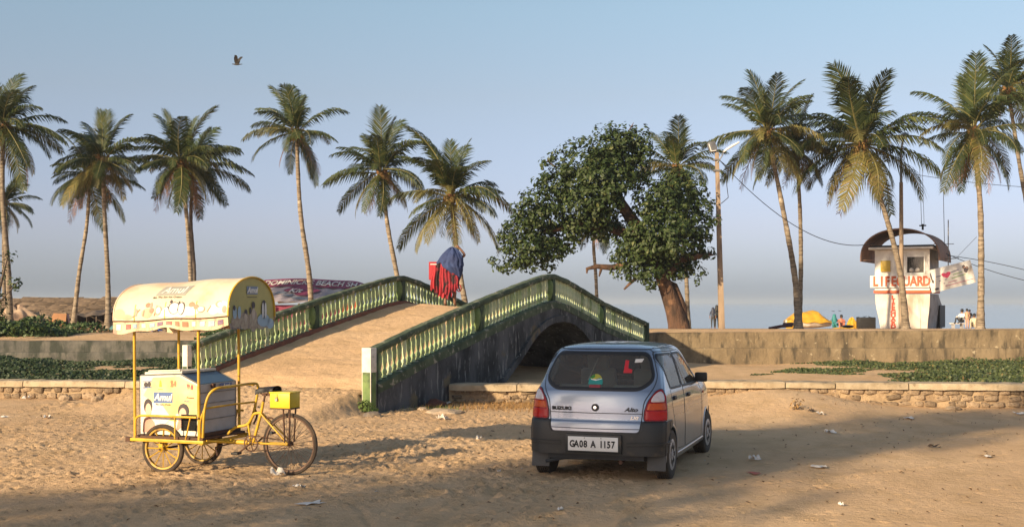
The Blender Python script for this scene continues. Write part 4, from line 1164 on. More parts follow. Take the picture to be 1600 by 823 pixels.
# ------------------------------------------------------------------ beach shack with lettered roof
m_tarp = M('faded_roof_sheet', (0.34, 0.29, 0.31), (0.25, 0.22, 0.25), scale=1.2, stretch=(1, 1, 3), rough=.7, bump=.02, bscale=2, dirt=(.40, .36, .34), dscale=.9, dthr=.6, detail=8)
m_maroon = M('maroon_sheet', (0.26, 0.035, 0.085), (0.17, 0.03, 0.06), scale=2, rough=.6)
SZ = 52.0
sk = thing('beach_shack', 'long beach shack with faded grey roof and maroon lettered band behind the far balustrade', 'shack', (P(490, 500, SZ).x, SZ, gz(P(490, 500, SZ).x, SZ)))
SO = Vector(sk.location)
xl, xr = P(392, 0, SZ).x - SO.x, P(592, 0, SZ).x - SO.x
zr, ze = hz(436, SZ) - SO.z, hz(473, SZ) - SO.z
def roofz(x, v):
    e = sstep(xr - 1.9, xr, np.array(x)); return (ze - .05 * math.sin(x * 1.3) + (zr - ze) * (.72 * v + .28 * math.sin(v * math.pi / 2))) - float(e) ** 2 * .55 * v - .10 * float(e)
def RF(u, v):
    x = xl + (xr - xl) * u; return Vector((x, -.3 + 3.2 * v, roofz(x, v)))
def RFn(u, v): return RF(u, v) + Vector((0, -.02, .03))
b = MB(); b.grid(lambda u, v: RF(u, v) + Vector((0, 0, .02 * math.sin(u * 60))), 90, 14); b.grid(lambda u, v: Vector((xl + (xr - xl) * u, 2.9 + 3.2 * v, roofz(xl + (xr - xl) * u, 1 - v) - .01)), 40, 8)
ro = b.obj('roof_sheet', m_tarp, sk, smooth=60)
b = MB(); b.grid(lambda u, v: RFn(u, .58 + .425 * v) + Vector((0, 0, .01)), 60, 6); bo = b.obj('lettered_band', m_maroon, sk, smooth=60)
def rooftext(s, u0, u1, v0, v1, mat, parent, shear=0):
    me = text_mesh(s, 1.0, .002, .02, shear); me.materials.append(mat)
    xs_ = [v.co.x for v in me.vertices]; ys_ = [v.co.y for v in me.vertices]
    ax, bx, ay, by = min(xs_), max(xs_), min(ys_), max(ys_)
    for v in me.vertices:
        u = u0 + (u1 - u0) * (v.co.x - ax) / (bx - ax); w = v0 + (v1 - v0) * (v.co.y - ay) / (by - ay)
        v.co = RFn(u, w) + Vector((0, -.02, .035 + v.co.z))
    return link('lettering', me, parent)
rooftext("DOMINICK'S BEACH SHACK", .03, .93, .64, .90, m_wht2, bo)
b = MB(); lo = [(.22, .42), (.30, .56), (.40, .60), (.52, .44), (.42, .20), (.34, .22), (.30, .34), (.24, .36)]
b.add([RFn(u, v) + Vector((0, 0, .02)) for u, v in lo], [tuple(range(8))]); lg2 = b.obj('painted_logo', m_maroon, ro)
rooftext('Kit', .27, .38, .30, .46, m_wht2, lg2, .3)
b = MB()
for u, v in ((.16, .30), (.22, .2), (.30, .12), (.36, .08)):
    b.add([RFn(u, v), RFn(u + .08, v - .02), RFn(u + .10, v + .05), RFn(u + .03, v + .07)], [(0, 1, 2, 3)])
b.obj('faded_print', flat('faded_blue_print', (.19, .21, .25)), ro)
b = MB(); b.box(((xl + xr) / 2, 0.2, ze / 2 - .04), (xr - xl - .2, .1, ze - .1)); b.box((xl + .2, 1.8, ze / 2), (.1, 3.2, ze)); b.obj('wall', m_maroon, sk)
for k, (x, s) in enumerate(((.25, 'FRESH FISH'), (.5, 'COLD DRINKS'))):
    b = MB(); b.box((xl + (xr - xl) * (x - .12), .13, ze - .75 + .2), (.5, .03, .22)); b.obj('wall_panel', m_wht2, sk)
b = MB(); b.box((P(549, 0, SZ).x - SO.x, -.5, .75), (.75, .5, .5)); b.obj('orange_counter', m_orange, sk, bevel=.02)
for x in (-2.0, -.6, .9, 2.2):
    b = MB(); b.tube([(x, -.25, 0), (x, -.25, ze - .02)], .05, 6); b.obj('post', m_bark_g, sk)

# ------------------------------------------------------------------ long thatched roof at the left
m_thatch = M('palm_leaf_thatch', (0.20, 0.145, 0.10), (0.06, 0.045, 0.035), scale=2.6, stretch=(.6, 1, 2.5), rough=.95, bump=.04, bscale=5, dirt=(.27, .20, .13), dscale=2.2, dthr=.60, dstretch=(1, 1, 3), rnd=.3)
TZ = 57.0
th = thing('thatched_shelter', 'long low shelter roofed with weathered palm leaf mats behind the left palms', 'shelter', (P(90, 500, TZ).x, TZ, gz(P(90, 500, TZ).x, TZ)))
TO = Vector(th.location)
txl, txr = P(-60, 0, TZ).x - TO.x, P(212, 0, TZ).x - TO.x
tz1, tz0 = hz(468, TZ) - TO.z, hz(500, TZ) - TO.z
r_ = random.Random(4)
b = MB(); b.grid(lambda u, v: Vector((txl + (txr - txl) * u, 4.2 * v, tz0 - .1 + (tz1 - tz0) * v - .06 + .04 * math.sin(u * 40))), 40, 4); b.obj('roof_underlay', m_thatch, th)
mats_ = []
for k in range(5):
    q = MB(); w, d = 1.15, .95
    def MF(u, v, k=k): return Vector(((u - .5) * w + .05 * math.sin(v * 9 + k), (v - .5) * d, .03 * math.sin(u * 9 + k * 2) + .03 * math.sin(v * 7 + k) - .05 * (1 - v)))
    q.grid(MF, 7, 5)
    for i_ in range(9): q.tube([(-w / 2 + .03, -d / 2 + .05 + i_ * .1, .07), (w / 2 - .03, -d / 2 + .02 + i_ * .1 + .05 * math.sin(i_ * 3 + k), .075)], .022, 4)
    mats_.append(q.mesh('thatch_mat', m_thatch, smooth=60))
sl = math.atan2(tz1 - tz0, 4.2)
for row in range(5):
    x = txl + r_.uniform(0, .5)
    while x < txr:
        v = (row + .5) / 5
        o = link('thatch_mat', r_.choice(mats_), th, (x + .5, 4.2 * v + r_.uniform(-.1, .1), tz0 - .02 + (tz1 - tz0) * v + .05 + r_.uniform(-.02, .04)), (sl + r_.uniform(-.02, .10), r_.uniform(-.05, .05), r_.uniform(-.09, .09)))
        x += r_.uniform(.9, 1.1)
b = MB(); b.box(((txl + txr) / 2, .6, tz0 / 2 - .1), (txr - txl - .4, .1, tz0 - .1)); b.obj('back_mat_wall', m_thatch, th)
b = MB(); b.tube([(txl, 4.2, tz1 + .02), (txr, 4.2, tz1 + .03)], .05, 6); b.obj('ridge_pole', m_bark_g, th)
for k in range(7):
    x = txl + .6 + k * (txr - txl - 1) / 6; b = MB(); b.tube([(x, .1, 0), (x, .1, tz0)], .05, 6); b.obj('post', m_bark_g, th)

# clutter between the left palms
m_can = M('brown_canvas', (0.34, 0.17, 0.075), (0.24, 0.12, 0.06), scale=2, rough=.8, bump=.01, bscale=6)
CZ = 46.0
ct = thing('canvas_tent', 'small brown canvas lean-to sheet beside the left palm pair', 'tent', (P(90, 0, CZ).x, CZ, gz(P(90, 0, CZ).x, CZ)))
cz0 = Vector(ct.location)
def cp(x, y, d=0): return P(x, y, CZ + d) - cz0
b = MB(); b.add([cp(72, 512), cp(86, 517, -.1), cp(101, 516, -.1), cp(104, 490, .2), cp(84, 489, .3), cp(78, 500, .1)], [(0, 1, 2, 3, 4, 5)])
b.add([cp(104, 490, .2), cp(101, 516, -.1), cp(108, 512, 1.2), cp(108, 491, 1.2)], [(0, 1, 2, 3)]); b.obj('canvas', m_can, ct)
b = MB(); b.add([cp(104, 490, .2), cp(108, 491, 1.2), cp(110, 511, .8), cp(108, 512, .5)], [(0, 1, 2, 3)]); b.obj('side_flap', flat('pink_cloth', (.45, .22, .17)), ct)
b = MB(); b.tube([cp(104, 488, .3), cp(104, 520, .3)], .03, 5); b.tube([cp(84, 488, .4), cp(85, 520, .4)], .03, 5); b.obj('pole', m_bark_g, ct)
def clutter_hut(label, px0, px1, py0, py1, Z, mat, roofm):
    x0, x1 = P(px0, 0, Z).x, P(px1, 0, Z).x; z0 = gz((x0 + x1) / 2, Z); z1 = hz(py0, Z)
    t = thing('makeshift_hut', label, 'hut', ((x0 + x1) / 2, Z, z0))
    w = x1 - x0; h = z1 - z0
    for sx in (-1, 1):
        for sy in (0, 1):
            q = MB(); q.tube([(sx * w / 2 * .92, sy * 1.3, -.1), (sx * w / 2 * .92, sy * 1.3, h - .1 + sy * .12)], .035, 5); q.obj('pole', m_bark_g, t)
    q = MB(); q.grid(lambda u, v: Vector(((u - .5) * w, -.15 + v * 1.6, h - .12 + .16 * v + .04 * math.sin(u * 9 + v * 5))), 12, 6); q.obj('roof_mat', roofm, t, smooth=60)
    q = MB(); q.grid(lambda u, v: Vector(((u - .5) * w * .9, 1.3 + .04 * math.sin(u * 14), v * (h - .1))), 14, 4); q.obj('back_wall', mat, t, smooth=60)
    q = MB(); q.grid(lambda u, v: Vector((-w * .45 + .02 * math.sin(v * 9), .05 + u * 1.2, v * h * .8)), 8, 4); q.obj('side_wall', mat, t, smooth=60)
    return t
m_dkbrown = M('dark_sacking', (0.09, 0.065, 0.05), (0.05, 0.04, 0.035), scale=3, rough=.95)  # dark brown sacking colour, shared with the twig and dead leaf
clutter_hut('low dark hut of sacking and sticks between the two left palm trunks', 116, 152, 489, 515, 48, m_dkbrown, m_thatch)
clutter_hut('taller makeshift stall of dark mats and posts right of the palm pair', 140, 190, 484, 515, 51, m_dkbrown, m_dkbrown)
clutter_hut('makeshift stall with a reddish back cloth seen under the cart canopy', 205, 282, 486, 520, 47, M('terracotta_cloth', (.30, .13, .09), (.2, .09, .06), scale=2), m_thatch)
def tarp_heap(name, label, cat, cx, cy, rx, ry, rz_, mat, seed, group=None):
    q = MB()
    def F(u, v):
        a = 2 * math.pi * u; rr = math.sin(v * math.pi / 2) if v < 1 else 1
        k = 1 + .22 * math.sin(3 * a + seed) + .12 * math.sin(7 * a + seed * 2)
        z = rz_ * (1 - v ** 2.2) * (1 + .10 * math.sin(3 * a + v * 6 + seed) + .05 * math.sin(9 * a + 11 * v))
        return Vector((rx * k * v * math.cos(a), ry * k * v * math.sin(a), z - .02))
    q.grid(F, 26, 9, closed_u=True)
    return q.obj(name, mat, loc=(cx, cy, gz(cx, cy)), smooth=70, label=label, cat=cat, group=group)
m_blue = flat('blue_tarpaulin', (.03, .10, .42), .45)
c_ = P(218, 521, 40); tarp_heap('tarpaulin', 'crumpled blue tarpaulin on the sand, seen just under the cart canopy', 'tarpaulin', c_.x, 40, .75, .5, .28, m_blue, 2)
c_ = P(190, 515, 42); tarp_heap('cloth_heap', 'small heap of dark and teal cloth beside the right palm of the pair', 'cloth', c_.x, 42, .4, .3, .35, flat('teal_cloth', (.06, .16, .17)), 5)
c_ = P(25, 490, 50); tarp_heap('rubble_heap', 'sunlit pale heap of rubble and sacks at the left edge', 'rubble', c_.x, 50, 1.0, .6, .75, M('pale_sacks', (.5, .38, .27), (.32, .2, .13), scale=2.5, rough=.9, dirt=(.14, .1, .08), dthr=.55, dscale=3), 7)
c_ = P(48, 492, 50); tarp_heap('rubble_heap', 'brown rubble heap right of the pale heap at the left edge', 'rubble', c_.x, 50.5, 1.2, .6, .45, m_stone, 9)
def veg_patch(label, x0, x1, y0, y1, n, hmax, size, mat, seed, dens=.15):
    r = np.random.default_rng(seed); x = r.uniform(x0, x1, n); y = r.uniform(y0, y1, n)
    e = np.minimum(np.minimum(x - x0, x1 - x), 1.0)
    d = fbm(x, y, 2.0, 3, seed) + dens; k = d > 0; x, y, d, e = x[k], y[k], d[k], e[k]
    z = ground_h(x, y) + r.random(len(x)) * np.clip(d * 1.6, .1, 1) * hmax * np.clip(e, .2, 1)
    V, Q = leaf_cloud(np.stack([x, y, z], 1), r.normal(size=(len(x), 3)) * .6 + np.array([-.2, -.4, .7]), size, .6, .25, seed)
    return link('scrub', big_mesh('scrub', V, Q, mat, smooth=False), label=label, cat='scrub', kind='stuff')
veg_patch('green scrub on the sand bank behind the dark wall at the left edge', -17, -13.2, 35, 40, 9000, .50, .14, m_bush, 61, .30)
veg_patch('low brown scrub and litter around the left palms', -15.5, -8.5, 37, 46, 4500, .26, .10, leaf_mat('dry_scrub', (.10, .07, .04), (.2, .12, .06), vary=0), 62, .02)
veg_patch('small green scrub by the far balustrade behind the cart', -9.5, -6.5, 34.2, 38, 3500, .45, .13, m_bush, 63, .1)

# ------------------------------------------------------------------ ice cream tricycle cart
m_cy = M('chipped_yellow_tube', (0.60, 0.38, 0.03), (0.48, 0.27, 0.02), scale=9, rough=.42, dirt=(.22, .09, .03), dscale=14, dthr=.66, dsoft=.04)
m_cyb = M('bright_yellow_box', (0.72, 0.52, 0.02), (0.62, 0.43, 0.02), scale=3, rough=.4)
m_crust = M('rusty_steel', (0.12, 0.06, 0.035), (0.07, 0.04, 0.03), scale=12, rough=.75, metal=.3)
m_tyre = M('dusty_rubber', (0.075, 0.052, 0.035), (0.035, 0.028, 0.024), scale=9, rough=.9, bump=.002, bscale=80)
m_canv = M('cream_canopy_sheet', (0.70, 0.61, 0.44), (0.64, 0.49, 0.35), scale=1.8, rough=.55, bump=.012, bscale=3.5, dirt=(.60, .36, .22), dscale=1.6, dthr=.60, dsoft=.12, dirt2=(.42, .30, .14), d2scale=26, d2thr=.72)
m_canend = M('olive_yellow_end_sheet', (0.46, 0.41, 0.15), (0.38, 0.34, 0.13), scale=2.2, rough=.6, dirt=(.22, .19, .06), dscale=22, dthr=.68, dsoft=.03)
m_cabin = M('white_freezer_panel', (0.72, 0.68, 0.58), (0.62, 0.57, 0.46), scale=3, rough=.45, dirt=(.45, .35, .2), dscale=3, dthr=.7)
m_cabgrey = M('dented_grey_panel', (0.46, 0.44, 0.43), (0.36, 0.34, 0.33), scale=3, rough=.55, bump=.012, bscale=4, dirt=(.28, .22, .16), dscale=2.4, dthr=.6)
m_printy = M('yellow_print', (0.70, 0.54, 0.17), (0.70, 0.63, 0.36), scale=2.4, rough=.45)
m_lblue = flat('faded_blue_logo', (0.22, 0.27, 0.36), .5)
m_lblue2 = flat('blue_logo', (0.09, 0.15, 0.34), .5)
m_lgrey = flat('washed_grey_logo', (0.36, 0.35, 0.30), .5)
m_prw = flat('white_print', (.72, .70, .66), .5)
m_prk = flat('black_print', (.05, .04, .045), .5)
m_prs = flat('skin_brown_print', (.36, .19, .11), .5)
m_prp = flat('purple_print', (.22, .12, .20), .5)
m_prb = flat('pale_blue_print', (.30, .42, .52), .5)
m_prr = flat('red_print', (.45, .10, .08), .5)
m_lid = M('blue_glass_lid', (.07, .13, .21), (.05, .10, .17), scale=3, rough=.30, spec=.25)

CT = (-3.757, 13.53); CR = R(-20)
ct_ = thing('ice_cream_tricycle', 'yellow ice cream tricycle cart with a curved printed canopy and a white freezer box', 'tricycle cart', (CT[0], CT[1], gz(*CT) - .005), CR)

def wheel(parent, c, r, w, nsp, rim_m, tyre_m, spoke_m, hub_r=.03, spoke_r=.003, name='wheel', flat_sp=False, tyre_r=None, lean=0.0, yaw=0.0):
    t = bpy.data.objects.new(name, None); COL.objects.link(t); t.parent = parent; t.location = c; t.rotation_euler = (0, lean, yaw)
    Mx = Matrix.Rotation(R(90), 4, 'X')
    tr = w / 2
    q = MB(); q.lathe([(r - tr + tr * math.cos(a), tr * math.sin(a)) for a in [2 * math.pi * k / 12 for k in range(12)]], 56, Mx, closed=True); q.obj('tyre', tyre_m, t, smooth=60)
    ri = r - w
    q = MB(); q.lathe([(ri + .004, -w * .42), (ri + .004, w * .42), (ri - .014, w * .36), (ri - .018, 0), (ri - .014, -w * .36)], 56, Mx, closed=True); q.obj('rim', rim_m, t, smooth=50)
    q = MB(); q.lathe([(.012, -w * 1.3), (hub_r, -w * .9), (hub_r * .6, -w * .5), (hub_r * .6, w * .5), (hub_r, w * .9), (.012, w * 1.3)], 12, Mx); q.obj('hub', spoke_m, t, smooth=40)
    for k in range(nsp):
        a = 2 * math.pi * k / nsp; s = 1 if k % 2 else -1
        a0 = a + (.5 if not flat_sp else 0) * (1 if (k // 2) % 2 else -1)
        q = MB(); q.tube([(hub_r * .8 * math.cos(a0), s * w * .8 * (0 if flat_sp else 1), hub_r * .8 * math.sin(a0)), (ri * math.cos(a), 0, ri * math.sin(a))], spoke_r, 4, caps=False)
        q.obj('spoke', spoke_m, t)
    return t
m_rimy = M('yellow_rim', (.50, .33, .05), (.36, .2, .04), scale=10, rough=.5, dirt=(.14, .07, .04), dscale=10, dthr=.6)
m_rimr = M('rusty_rim', (.16, .10, .07), (.10, .06, .04), scale=10, rough=.6, metal=.4)
wheel(ct_, (0, -.37, .275), .275, .05, 12, m_rimy, m_tyre, m_cy, .035, .007, flat_sp=True)
wheel(ct_, (0.0, .37, .275), .275, .05, 12, m_rimy, m_tyre, m_cy, .035, .007, flat_sp=True)
wheel(ct_, (1.395, 0, .342), .342, .036, 36, m_rimr, m_tyre, m_crust, .024, .0022)
def tube(name, pts, r, mat=m_cy, n=8, parent=None, sm=True):
    if sm and len(pts) > 2:
        P_ = [Vector(p) for p in pts]; out = []
        for i in range(len(P_) - 1):
            p0 = P_[max(0, i - 1)]; p1 = P_[i]; p2 = P_[i + 1]; p3 = P_[min(len(P_) - 1, i + 2)]
            for k in range(5):
                f = k / 5; out.append(.5 * ((2 * p1) + (p2 - p0) * f + (2 * p0 - 5 * p1 + 4 * p2 - p3) * f * f + (3 * p1 - p0 - 3 * p2 + p3) * f ** 3))
        out.append(P_[-1]); pts = out
    q = MB(); q.tube(pts, r, n); return q.obj(name, mat, parent or ct_, smooth=60)
# chassis
for w in (-.45, .45):
    q = MB(); q.box((.10, w, .375), (.98, .035, .035)); q.obj('chassis_rail', m_cy, ct_, bevel=.004)
for u in (-.36, -.0, .28, .55):
    q = MB(); q.box((u, 0, .36), (.03, .90, .03)); q.obj('cross_member', m_cy if u > .5 else m_crust, ct_)
q = MB(); q.box((.10, 0, .405), (.90, .84, .025)); q.obj('platform', m_crust, ct_)
q = MB(); q.box((-.40, -.45, .372), (.06, .04, .05)); q.obj('rail_end', m_crust, ct_)
for w in (-.37, .37):
    for s in (-1, 1):
        q = MB(); q.box((0, w + s * .045, .31), (.05, .008, .12)); q.obj('axle_bracket', m_cy, ct_)
q = MB(); q.tube([(0, -.44, .275), (0, .44, .275)], .013, 8); q.obj('axle', m_crust, ct_)
# guard rail loops over the near and far wheels
for w in (-.46, .46):
    tube('guard_rail', [(-.30, w, .42), (-.30, w, .58), (-.26, w, .635), (-.15, w, .645), (.3, w, .645), (.50, w, .645)], .013)
    for u in (.22,):
        tube('guard_post', [(u, w, .40), (u, w, .64)], .009)
    tube('guard_brace', [(.42, w, .64), (.36, w, .40)], .009)
# canopy poles
POL = [(-.345, -.41), (.50, -.41), (.48, .41), (-.345, .41)]
for u, w in POL:
    q = MB(); q.tube([(u - .0, w, .36), (u - .012, w, 1.66)], .0165, 8); q.obj('canopy_pole', m_cy, ct_, smooth=60)
for w in (-.41, .41):
    tube('canopy_rail', [(-.50, w, 1.63), (.88, w, 1.69)], .012, sm=False)
# freezer box
F0, F1, Wd = -.325, .465, .36
prof = [(F0, .43), (F0, 1.075), (.215, 1.10), (F1, .99), (F1, .43)]
q = MB()
n = 5
q.add([(u, -Wd, z) for u, z in prof], [(0, 4, 3, 2, 1)], 0); q.add([(u, Wd, z) for u, z in prof], [(0, 1, 2, 3, 4)], 0)
for i in range(5):
    (u0, z0), (u1, z1) = prof[i], prof[(i + 1) % 5]
    q.add([(u0, -Wd, z0), (u0, Wd, z0), (u1, Wd, z1), (u1, -Wd, z1)], [(0, 1, 2, 3)], 1 if i == 3 else 0)
fz = q.obj('freezer_box', [m_cabin, m_cabgrey], ct_, recalc=True, bevel=.012)
q = MB()
a_ = Vector((.215, 0, 1.108)); b_ = Vector((F1, 0, .998))
for s, e in ((0.03, .97),):
    p, r__ = a_.lerp(b_, s), a_.lerp(b_, e)
    q.add([(p.x, -Wd + .025, p.z), (r__.x, -Wd + .025, r__.z), (r__.x, Wd - .025, r__.z), (p.x, Wd - .025, p.z)], [(0, 1, 2, 3)])
q.obj('glass_lid', m_lid, fz)
q = MB(); q.box((-.03, 0, 1.115), (.50, .66, .03), rot=(0, -.045, 0)); q.obj('flat_lid', m_cabin, fz, bevel=.01)
q = MB(); q.tube([(-.22, -.33, 1.13), (.20, -.33, 1.145)], .012, 6); q.obj('lid_handle', m_cabin, fz)
for w in (-.35, .35):
    q = MB(); q.tube([(F0, w, 1.082), (.215, w, 1.108), (F1, w, .998), (F1 + .004, w, .45)], .009, 5); q.obj('corner_trim', m_metal, fz)
# seams on the rear panel, bulged
for z in (.60, .78, .90):
    q = MB(); q.box((F1 + .004, 0, z), (.008, .68, .012)); q.obj('panel_seam', m_metal, fz)
q = MB(); q.box((F1 + .03, 0, .44), (.05, .74, .035)); q.obj('bottom_sill', m_crust, fz)
# prints on the near side of the freezer
SY = -Wd - .003
def side_poly(name, polys, mat, z=0, th=.002):
    for poly in polys:
        b = MB(); n = len(poly); y = SY - z
        b.add([(x, y, h) for x, h in poly], [tuple(range(n))]); o = b.obj(name, mat, fz)
    return o
side_poly('yellow_print', [[(-.27, .86), (-.14, 1.06), (.20, 1.08), (.44, .98), (.44, .64), (.30, .56), (.02, .60), (-.05, .74)]], m_printy, .0005)
side_poly('white_flash_print', [[(-.30, .75), (-.05, .80), (.10, .62), (-.02, .50), (-.30, .50)], [(.16, .66), (.30, .70), (.43, .60), (.40, .5), (.2, .5)]], m_prw, .001)
lb = side_poly('logo_panel', [[(-.13, .78), (.12, .785), (.12, .905), (-.13, .90)]], m_lblue2, .002)
letter('logo_lettering', 'Amul', .105, m_wht, lb, (-.005, SY - .006, .842), (R(90), 0, R(0)), bold=.004, shear=.25, depth=.003)
letter('tagline_lettering', 'The Taste of India', .027, m_prk, lb, (-.005, SY - .005, .765), (R(90), 0, 0), depth=.002)
def el(cx, cy, rx, ry, n=12, a0=0, a1=2 * math.pi): return [(cx + rx * math.cos(a0 + (a1 - a0) * k / n), cy + ry * math.sin(a0 + (a1 - a0) * k / n)) for k in range(n)]
side_poly('hair_print', [el(-.205, .74, .058, .085), el(.265, .70, .075, .085)], m_prk, .003)
side_poly('face_print', [el(-.20, .70, .040, .075), el(.255, .665, .048, .07)], M('pink_face_print', (.68, .48, .36), (.62, .42, .30), rough=.5), .004)
side_poly('dress_print', [[(-.28, .45), (-.26, .60), (-.20, .64), (-.12, .56), (-.10, .45)], [(.16, .48), (.2, .6), (.27, .62), (.33, .56)]], flat('rose_dress_print', (.55, .30, .22), .5), .0035)
side_poly('small_pictures_print', [el(-.235, .98, .028, .028), el(-.19, .985, .022, .03)], m_prk, .003)
side_poly('small_picture_frame_print', [[(-.275, .94), (-.155, .945), (-.155, .958), (-.275, .953)], [(-.275, 1.01), (-.155, 1.015), (-.155, 1.025), (-.275, 1.02)]], m_lblue2, .003)
side_poly('lamp_print', [[(-.06, .96), (-.02, .96), (-.03, 1.02), (-.04, 1.04), (-.05, 1.02)], [(-.07, .93), (-.01, .93), (-.01, .938), (-.07, .938)]], M('ochre_print', (.62, .42, .05), (.58, .4, .06)), .003)
side_poly('dancer_print', [el(.11, 1.02, .02, .02), [(.09, .96), (.13, .96), (.14, 1.0), (.10, 1.01)], el(.155, 1.00, .015, .035)], flat('brown_print', (.42, .22, .10)), .003)
side_poly('cones_print', [[(.305, 1.00), (.335, 1.0), (.325, .93)], [(.335, .98), (.355, .93), (.345, 1.0)], el(.375, .965, .016, .03)], m_prr, .003)
letter('small_lettering', 'Frozen', .035, flat('red_brown_print', (.4, .15, .1)), fz, (.35, SY - .004, .85), (R(90), 0, 0), depth=.002, shear=.3)
letter('small_lettering', 'Treats', .028, flat('blue_grey_print2', (.2, .25, .4)), fz, (.30, SY - .004, .81), (R(90), 0, 0), depth=.002, shear=.3)
for k in range(9):
    q = MB(); q.box((.335, SY - .008, .50 + k * .019), (.19, .012, .009), rot=(R(25), 0, 0)); q.obj('vent_slat', m_black, fz)
q = MB(); q.box((.335, SY, .575), (.20, .008, .18)); q.obj('vent_recess', m_dark, fz)
# logo on the panel facing the saddle
q = MB(); q.add([(F1 + .012, .02, .925), (F1 + .012, .26, .925), (F1 + .012, .26, .985), (F1 + .012, .02, .985)], [(0, 1, 2, 3)]); o = q.obj('logo_panel', m_lblue2, fz)
letter('logo_lettering', 'Amul', .058, m_wht, o, (F1 + .016, .14, .955), (R(90), 0, R(90)), bold=.003, shear=.25, depth=.002)
q = MB(); q.box((F1 + .02, -.12, .97), (.03, .05, .05)); q.obj('latch', m_crust, fz)
# canopy: half barrel, its left end a little lower
CW, CH = .485, .44
def crn(u, a):
    """u along, a angle from the near eave (0) over the top (pi)"""
    s = (u + .58) / 1.49
    base = 1.605 + .065 * s; c = math.cos(a)
    e = 1 + .045 * math.sin(a) - .02 * s
    return Vector((u + .04 * (1 - s) * 0, -CW * c * e, base + .075 + CH * math.sin(a) ** .86 * (.97 + .03 * s) + .006 * math.sin(u * 8 + a * 3)))
q = MB(); U0, U1 = -.58, .91
q.grid(lambda u, v: crn(U0 + (U1 - U0) * u, math.pi * v), 50, 40)
cn = q.obj('canopy', m_canv, ct_, smooth=70)
q = MB()
def sk_(u, v, side):
    p = crn(U0 + (U1 - U0) * u, 0 if side < 0 else math.pi)
    return p + Vector((0, side * (.006 + .014 * v * math.sin(u * 17)), -(.115 + .018 * math.sin(u * 9 + 1) + .012 * math.sin(u * 23)) * v))
m_scal = M('printed_valance', (.72, .60, .36), (.62, .42, .26), scale=5, rough=.6, dirt=(.42, .24, .18), dscale=9, dthr=.56, stretch=(1, 1, .4), dstretch=(1, 1, .5))
q.grid(lambda u, v: sk_(u, v, -1), 60, 5); q.obj('valance', m_scal, cn, smooth=60)
q = MB(); q.grid(lambda u, v: sk_(u, v, 1), 60, 5); q.obj('valance', m_scal, cn, smooth=60)
q = MB(); q.tube([crn(U0 + (U1 - U0) * k / 30, 0) + Vector((0, -.012, .002)) for k in range(31)], .007, 5); q.obj('eave_seam', m_crust, cn)
def endpt(u, w, z): return Vector((u, w, z))
for u, mt, nm in ((U1 - .01, m_canend, 'end_panel'), (U0 + .01, m_canv, 'end_panel')):
    q = MB(); ring_ = [crn(u, math.pi * k / 30) * 1.0 for k in range(31)]
    ring_ = [Vector((p.x, p.y * .995, p.z - .004)) for p in ring_] 
    lowz = ring_[0].z - .085
    vs = ring_ + [Vector((u, .47, lowz + .01)), Vector((u, .2, lowz - .015)), Vector((u, -.1, lowz)), Vector((u, -.46, lowz - .01))]
    q.add(vs, [tuple(range(len(vs)))]); ep = q.obj(nm, mt, cn)
    if u > 0: EP = ep
q = MB(); q.tube([crn(U1, math.pi * k / 40) for k in range(41)], .011, 6); q.obj('rim_bead', m_cy, cn, smooth=60)
q = MB(); q.tube([crn(U0, math.pi * k / 40) for k in range(41)], .009, 6); q.obj('rim_bead', m_canv, cn, smooth=60)
for u in (-.30, .1, .5):
    q = MB(); q.tube([crn(u, math.pi * k / 16) - Vector((0, 0, .014)) for k in range(17)], .009, 5); q.obj('hoop', m_cy, cn, smooth=60)
# prints on the curved sheet: (s along 0..1, t = angle/ (pi/2) from the near eave)
def onc(s, t, d=.004):
    u = U0 + (U1 - U0) * s; a = math.pi / 2 * t
    p = crn(u, a); nrm = Vector((0, -math.cos(a), math.sin(a))); return p + nrm * d
def cpoly(name, polys, mat, d=.004, parent=None):
    for poly in polys:
        b = MB(); cx = sum(p[0] for p in poly) / len(poly); cy = sum(p[1] for p in poly) / len(poly); n = len(poly)
        vs = [onc(cx, cy, d)] + [onc((x + cx) / 2, (y + cy) / 2, d) for x, y in poly] + [onc(x, y, d) for x, y in poly]
        fs = [(0, 1 + i, 1 + (i + 1) % n) for i in range(n)] + [(1 + i, 1 + n + i, 1 + n + (i + 1) % n, 1 + (i + 1) % n) for i in range(n)]
        b.add(vs, fs); o = b.obj(name, mat, parent or cn)
    return o
lp_ = cpoly('logo_panel', [[(.34, .38), (.43, .38), (.51, .38), (.60, .38), (.61, .46), (.62, .54), (.63, .62), (.55, .62), (.47, .62), (.375, .62), (.365, .54), (.35, .46)]], m_lgrey, .004)
def ctext(s, s0, s1, t0, t1, mat, parent, shear=.2, bold=.02, d=.008):
    me = text_mesh(s, 1.0, .002, bold, shear); me.materials.append(mat)
    xs_ = [v.co.x for v in me.vertices]; ys_ = [v.co.y for v in me.vertices]; ax, bx, ay, by = min(xs_), max(xs_), min(ys_), max(ys_)
    for v in me.vertices:
        v.co = onc(s0 + (s1 - s0) * (v.co.x - ax) / (bx - ax), t0 + (t1 - t0) * (v.co.y - ay) / (by - ay), d + v.co.z)
    return link('logo_lettering' if len(s) < 6 else 'tagline_lettering', me, parent)
ctext('Amul', .385, .59, .425, .59, m_wht, lp_)
ctext('Eat The Sun Ice Cream', .33, .58, .325, .36, m_prk, lp_, .1, .01)
rr_ = random.Random(3)
def cel(cx, cy, rx, ry, n=12, a0=0., a1=6.2832): return [(cx + rx * math.cos(a0 + (a1 - a0) * k / n), cy + ry * math.sin(a0 + (a1 - a0) * k / n)) for k in range(n)]
cpoly('white_cloud_print', [cel(.52, .10, .08, .09), cel(.60, .09, .07, .08), cel(.68, .10, .08, .07), cel(.95, .12, .06, .09), cel(.88, .10, .05, .07), cel(.44, .07, .05, .05)], m_prw, .003)
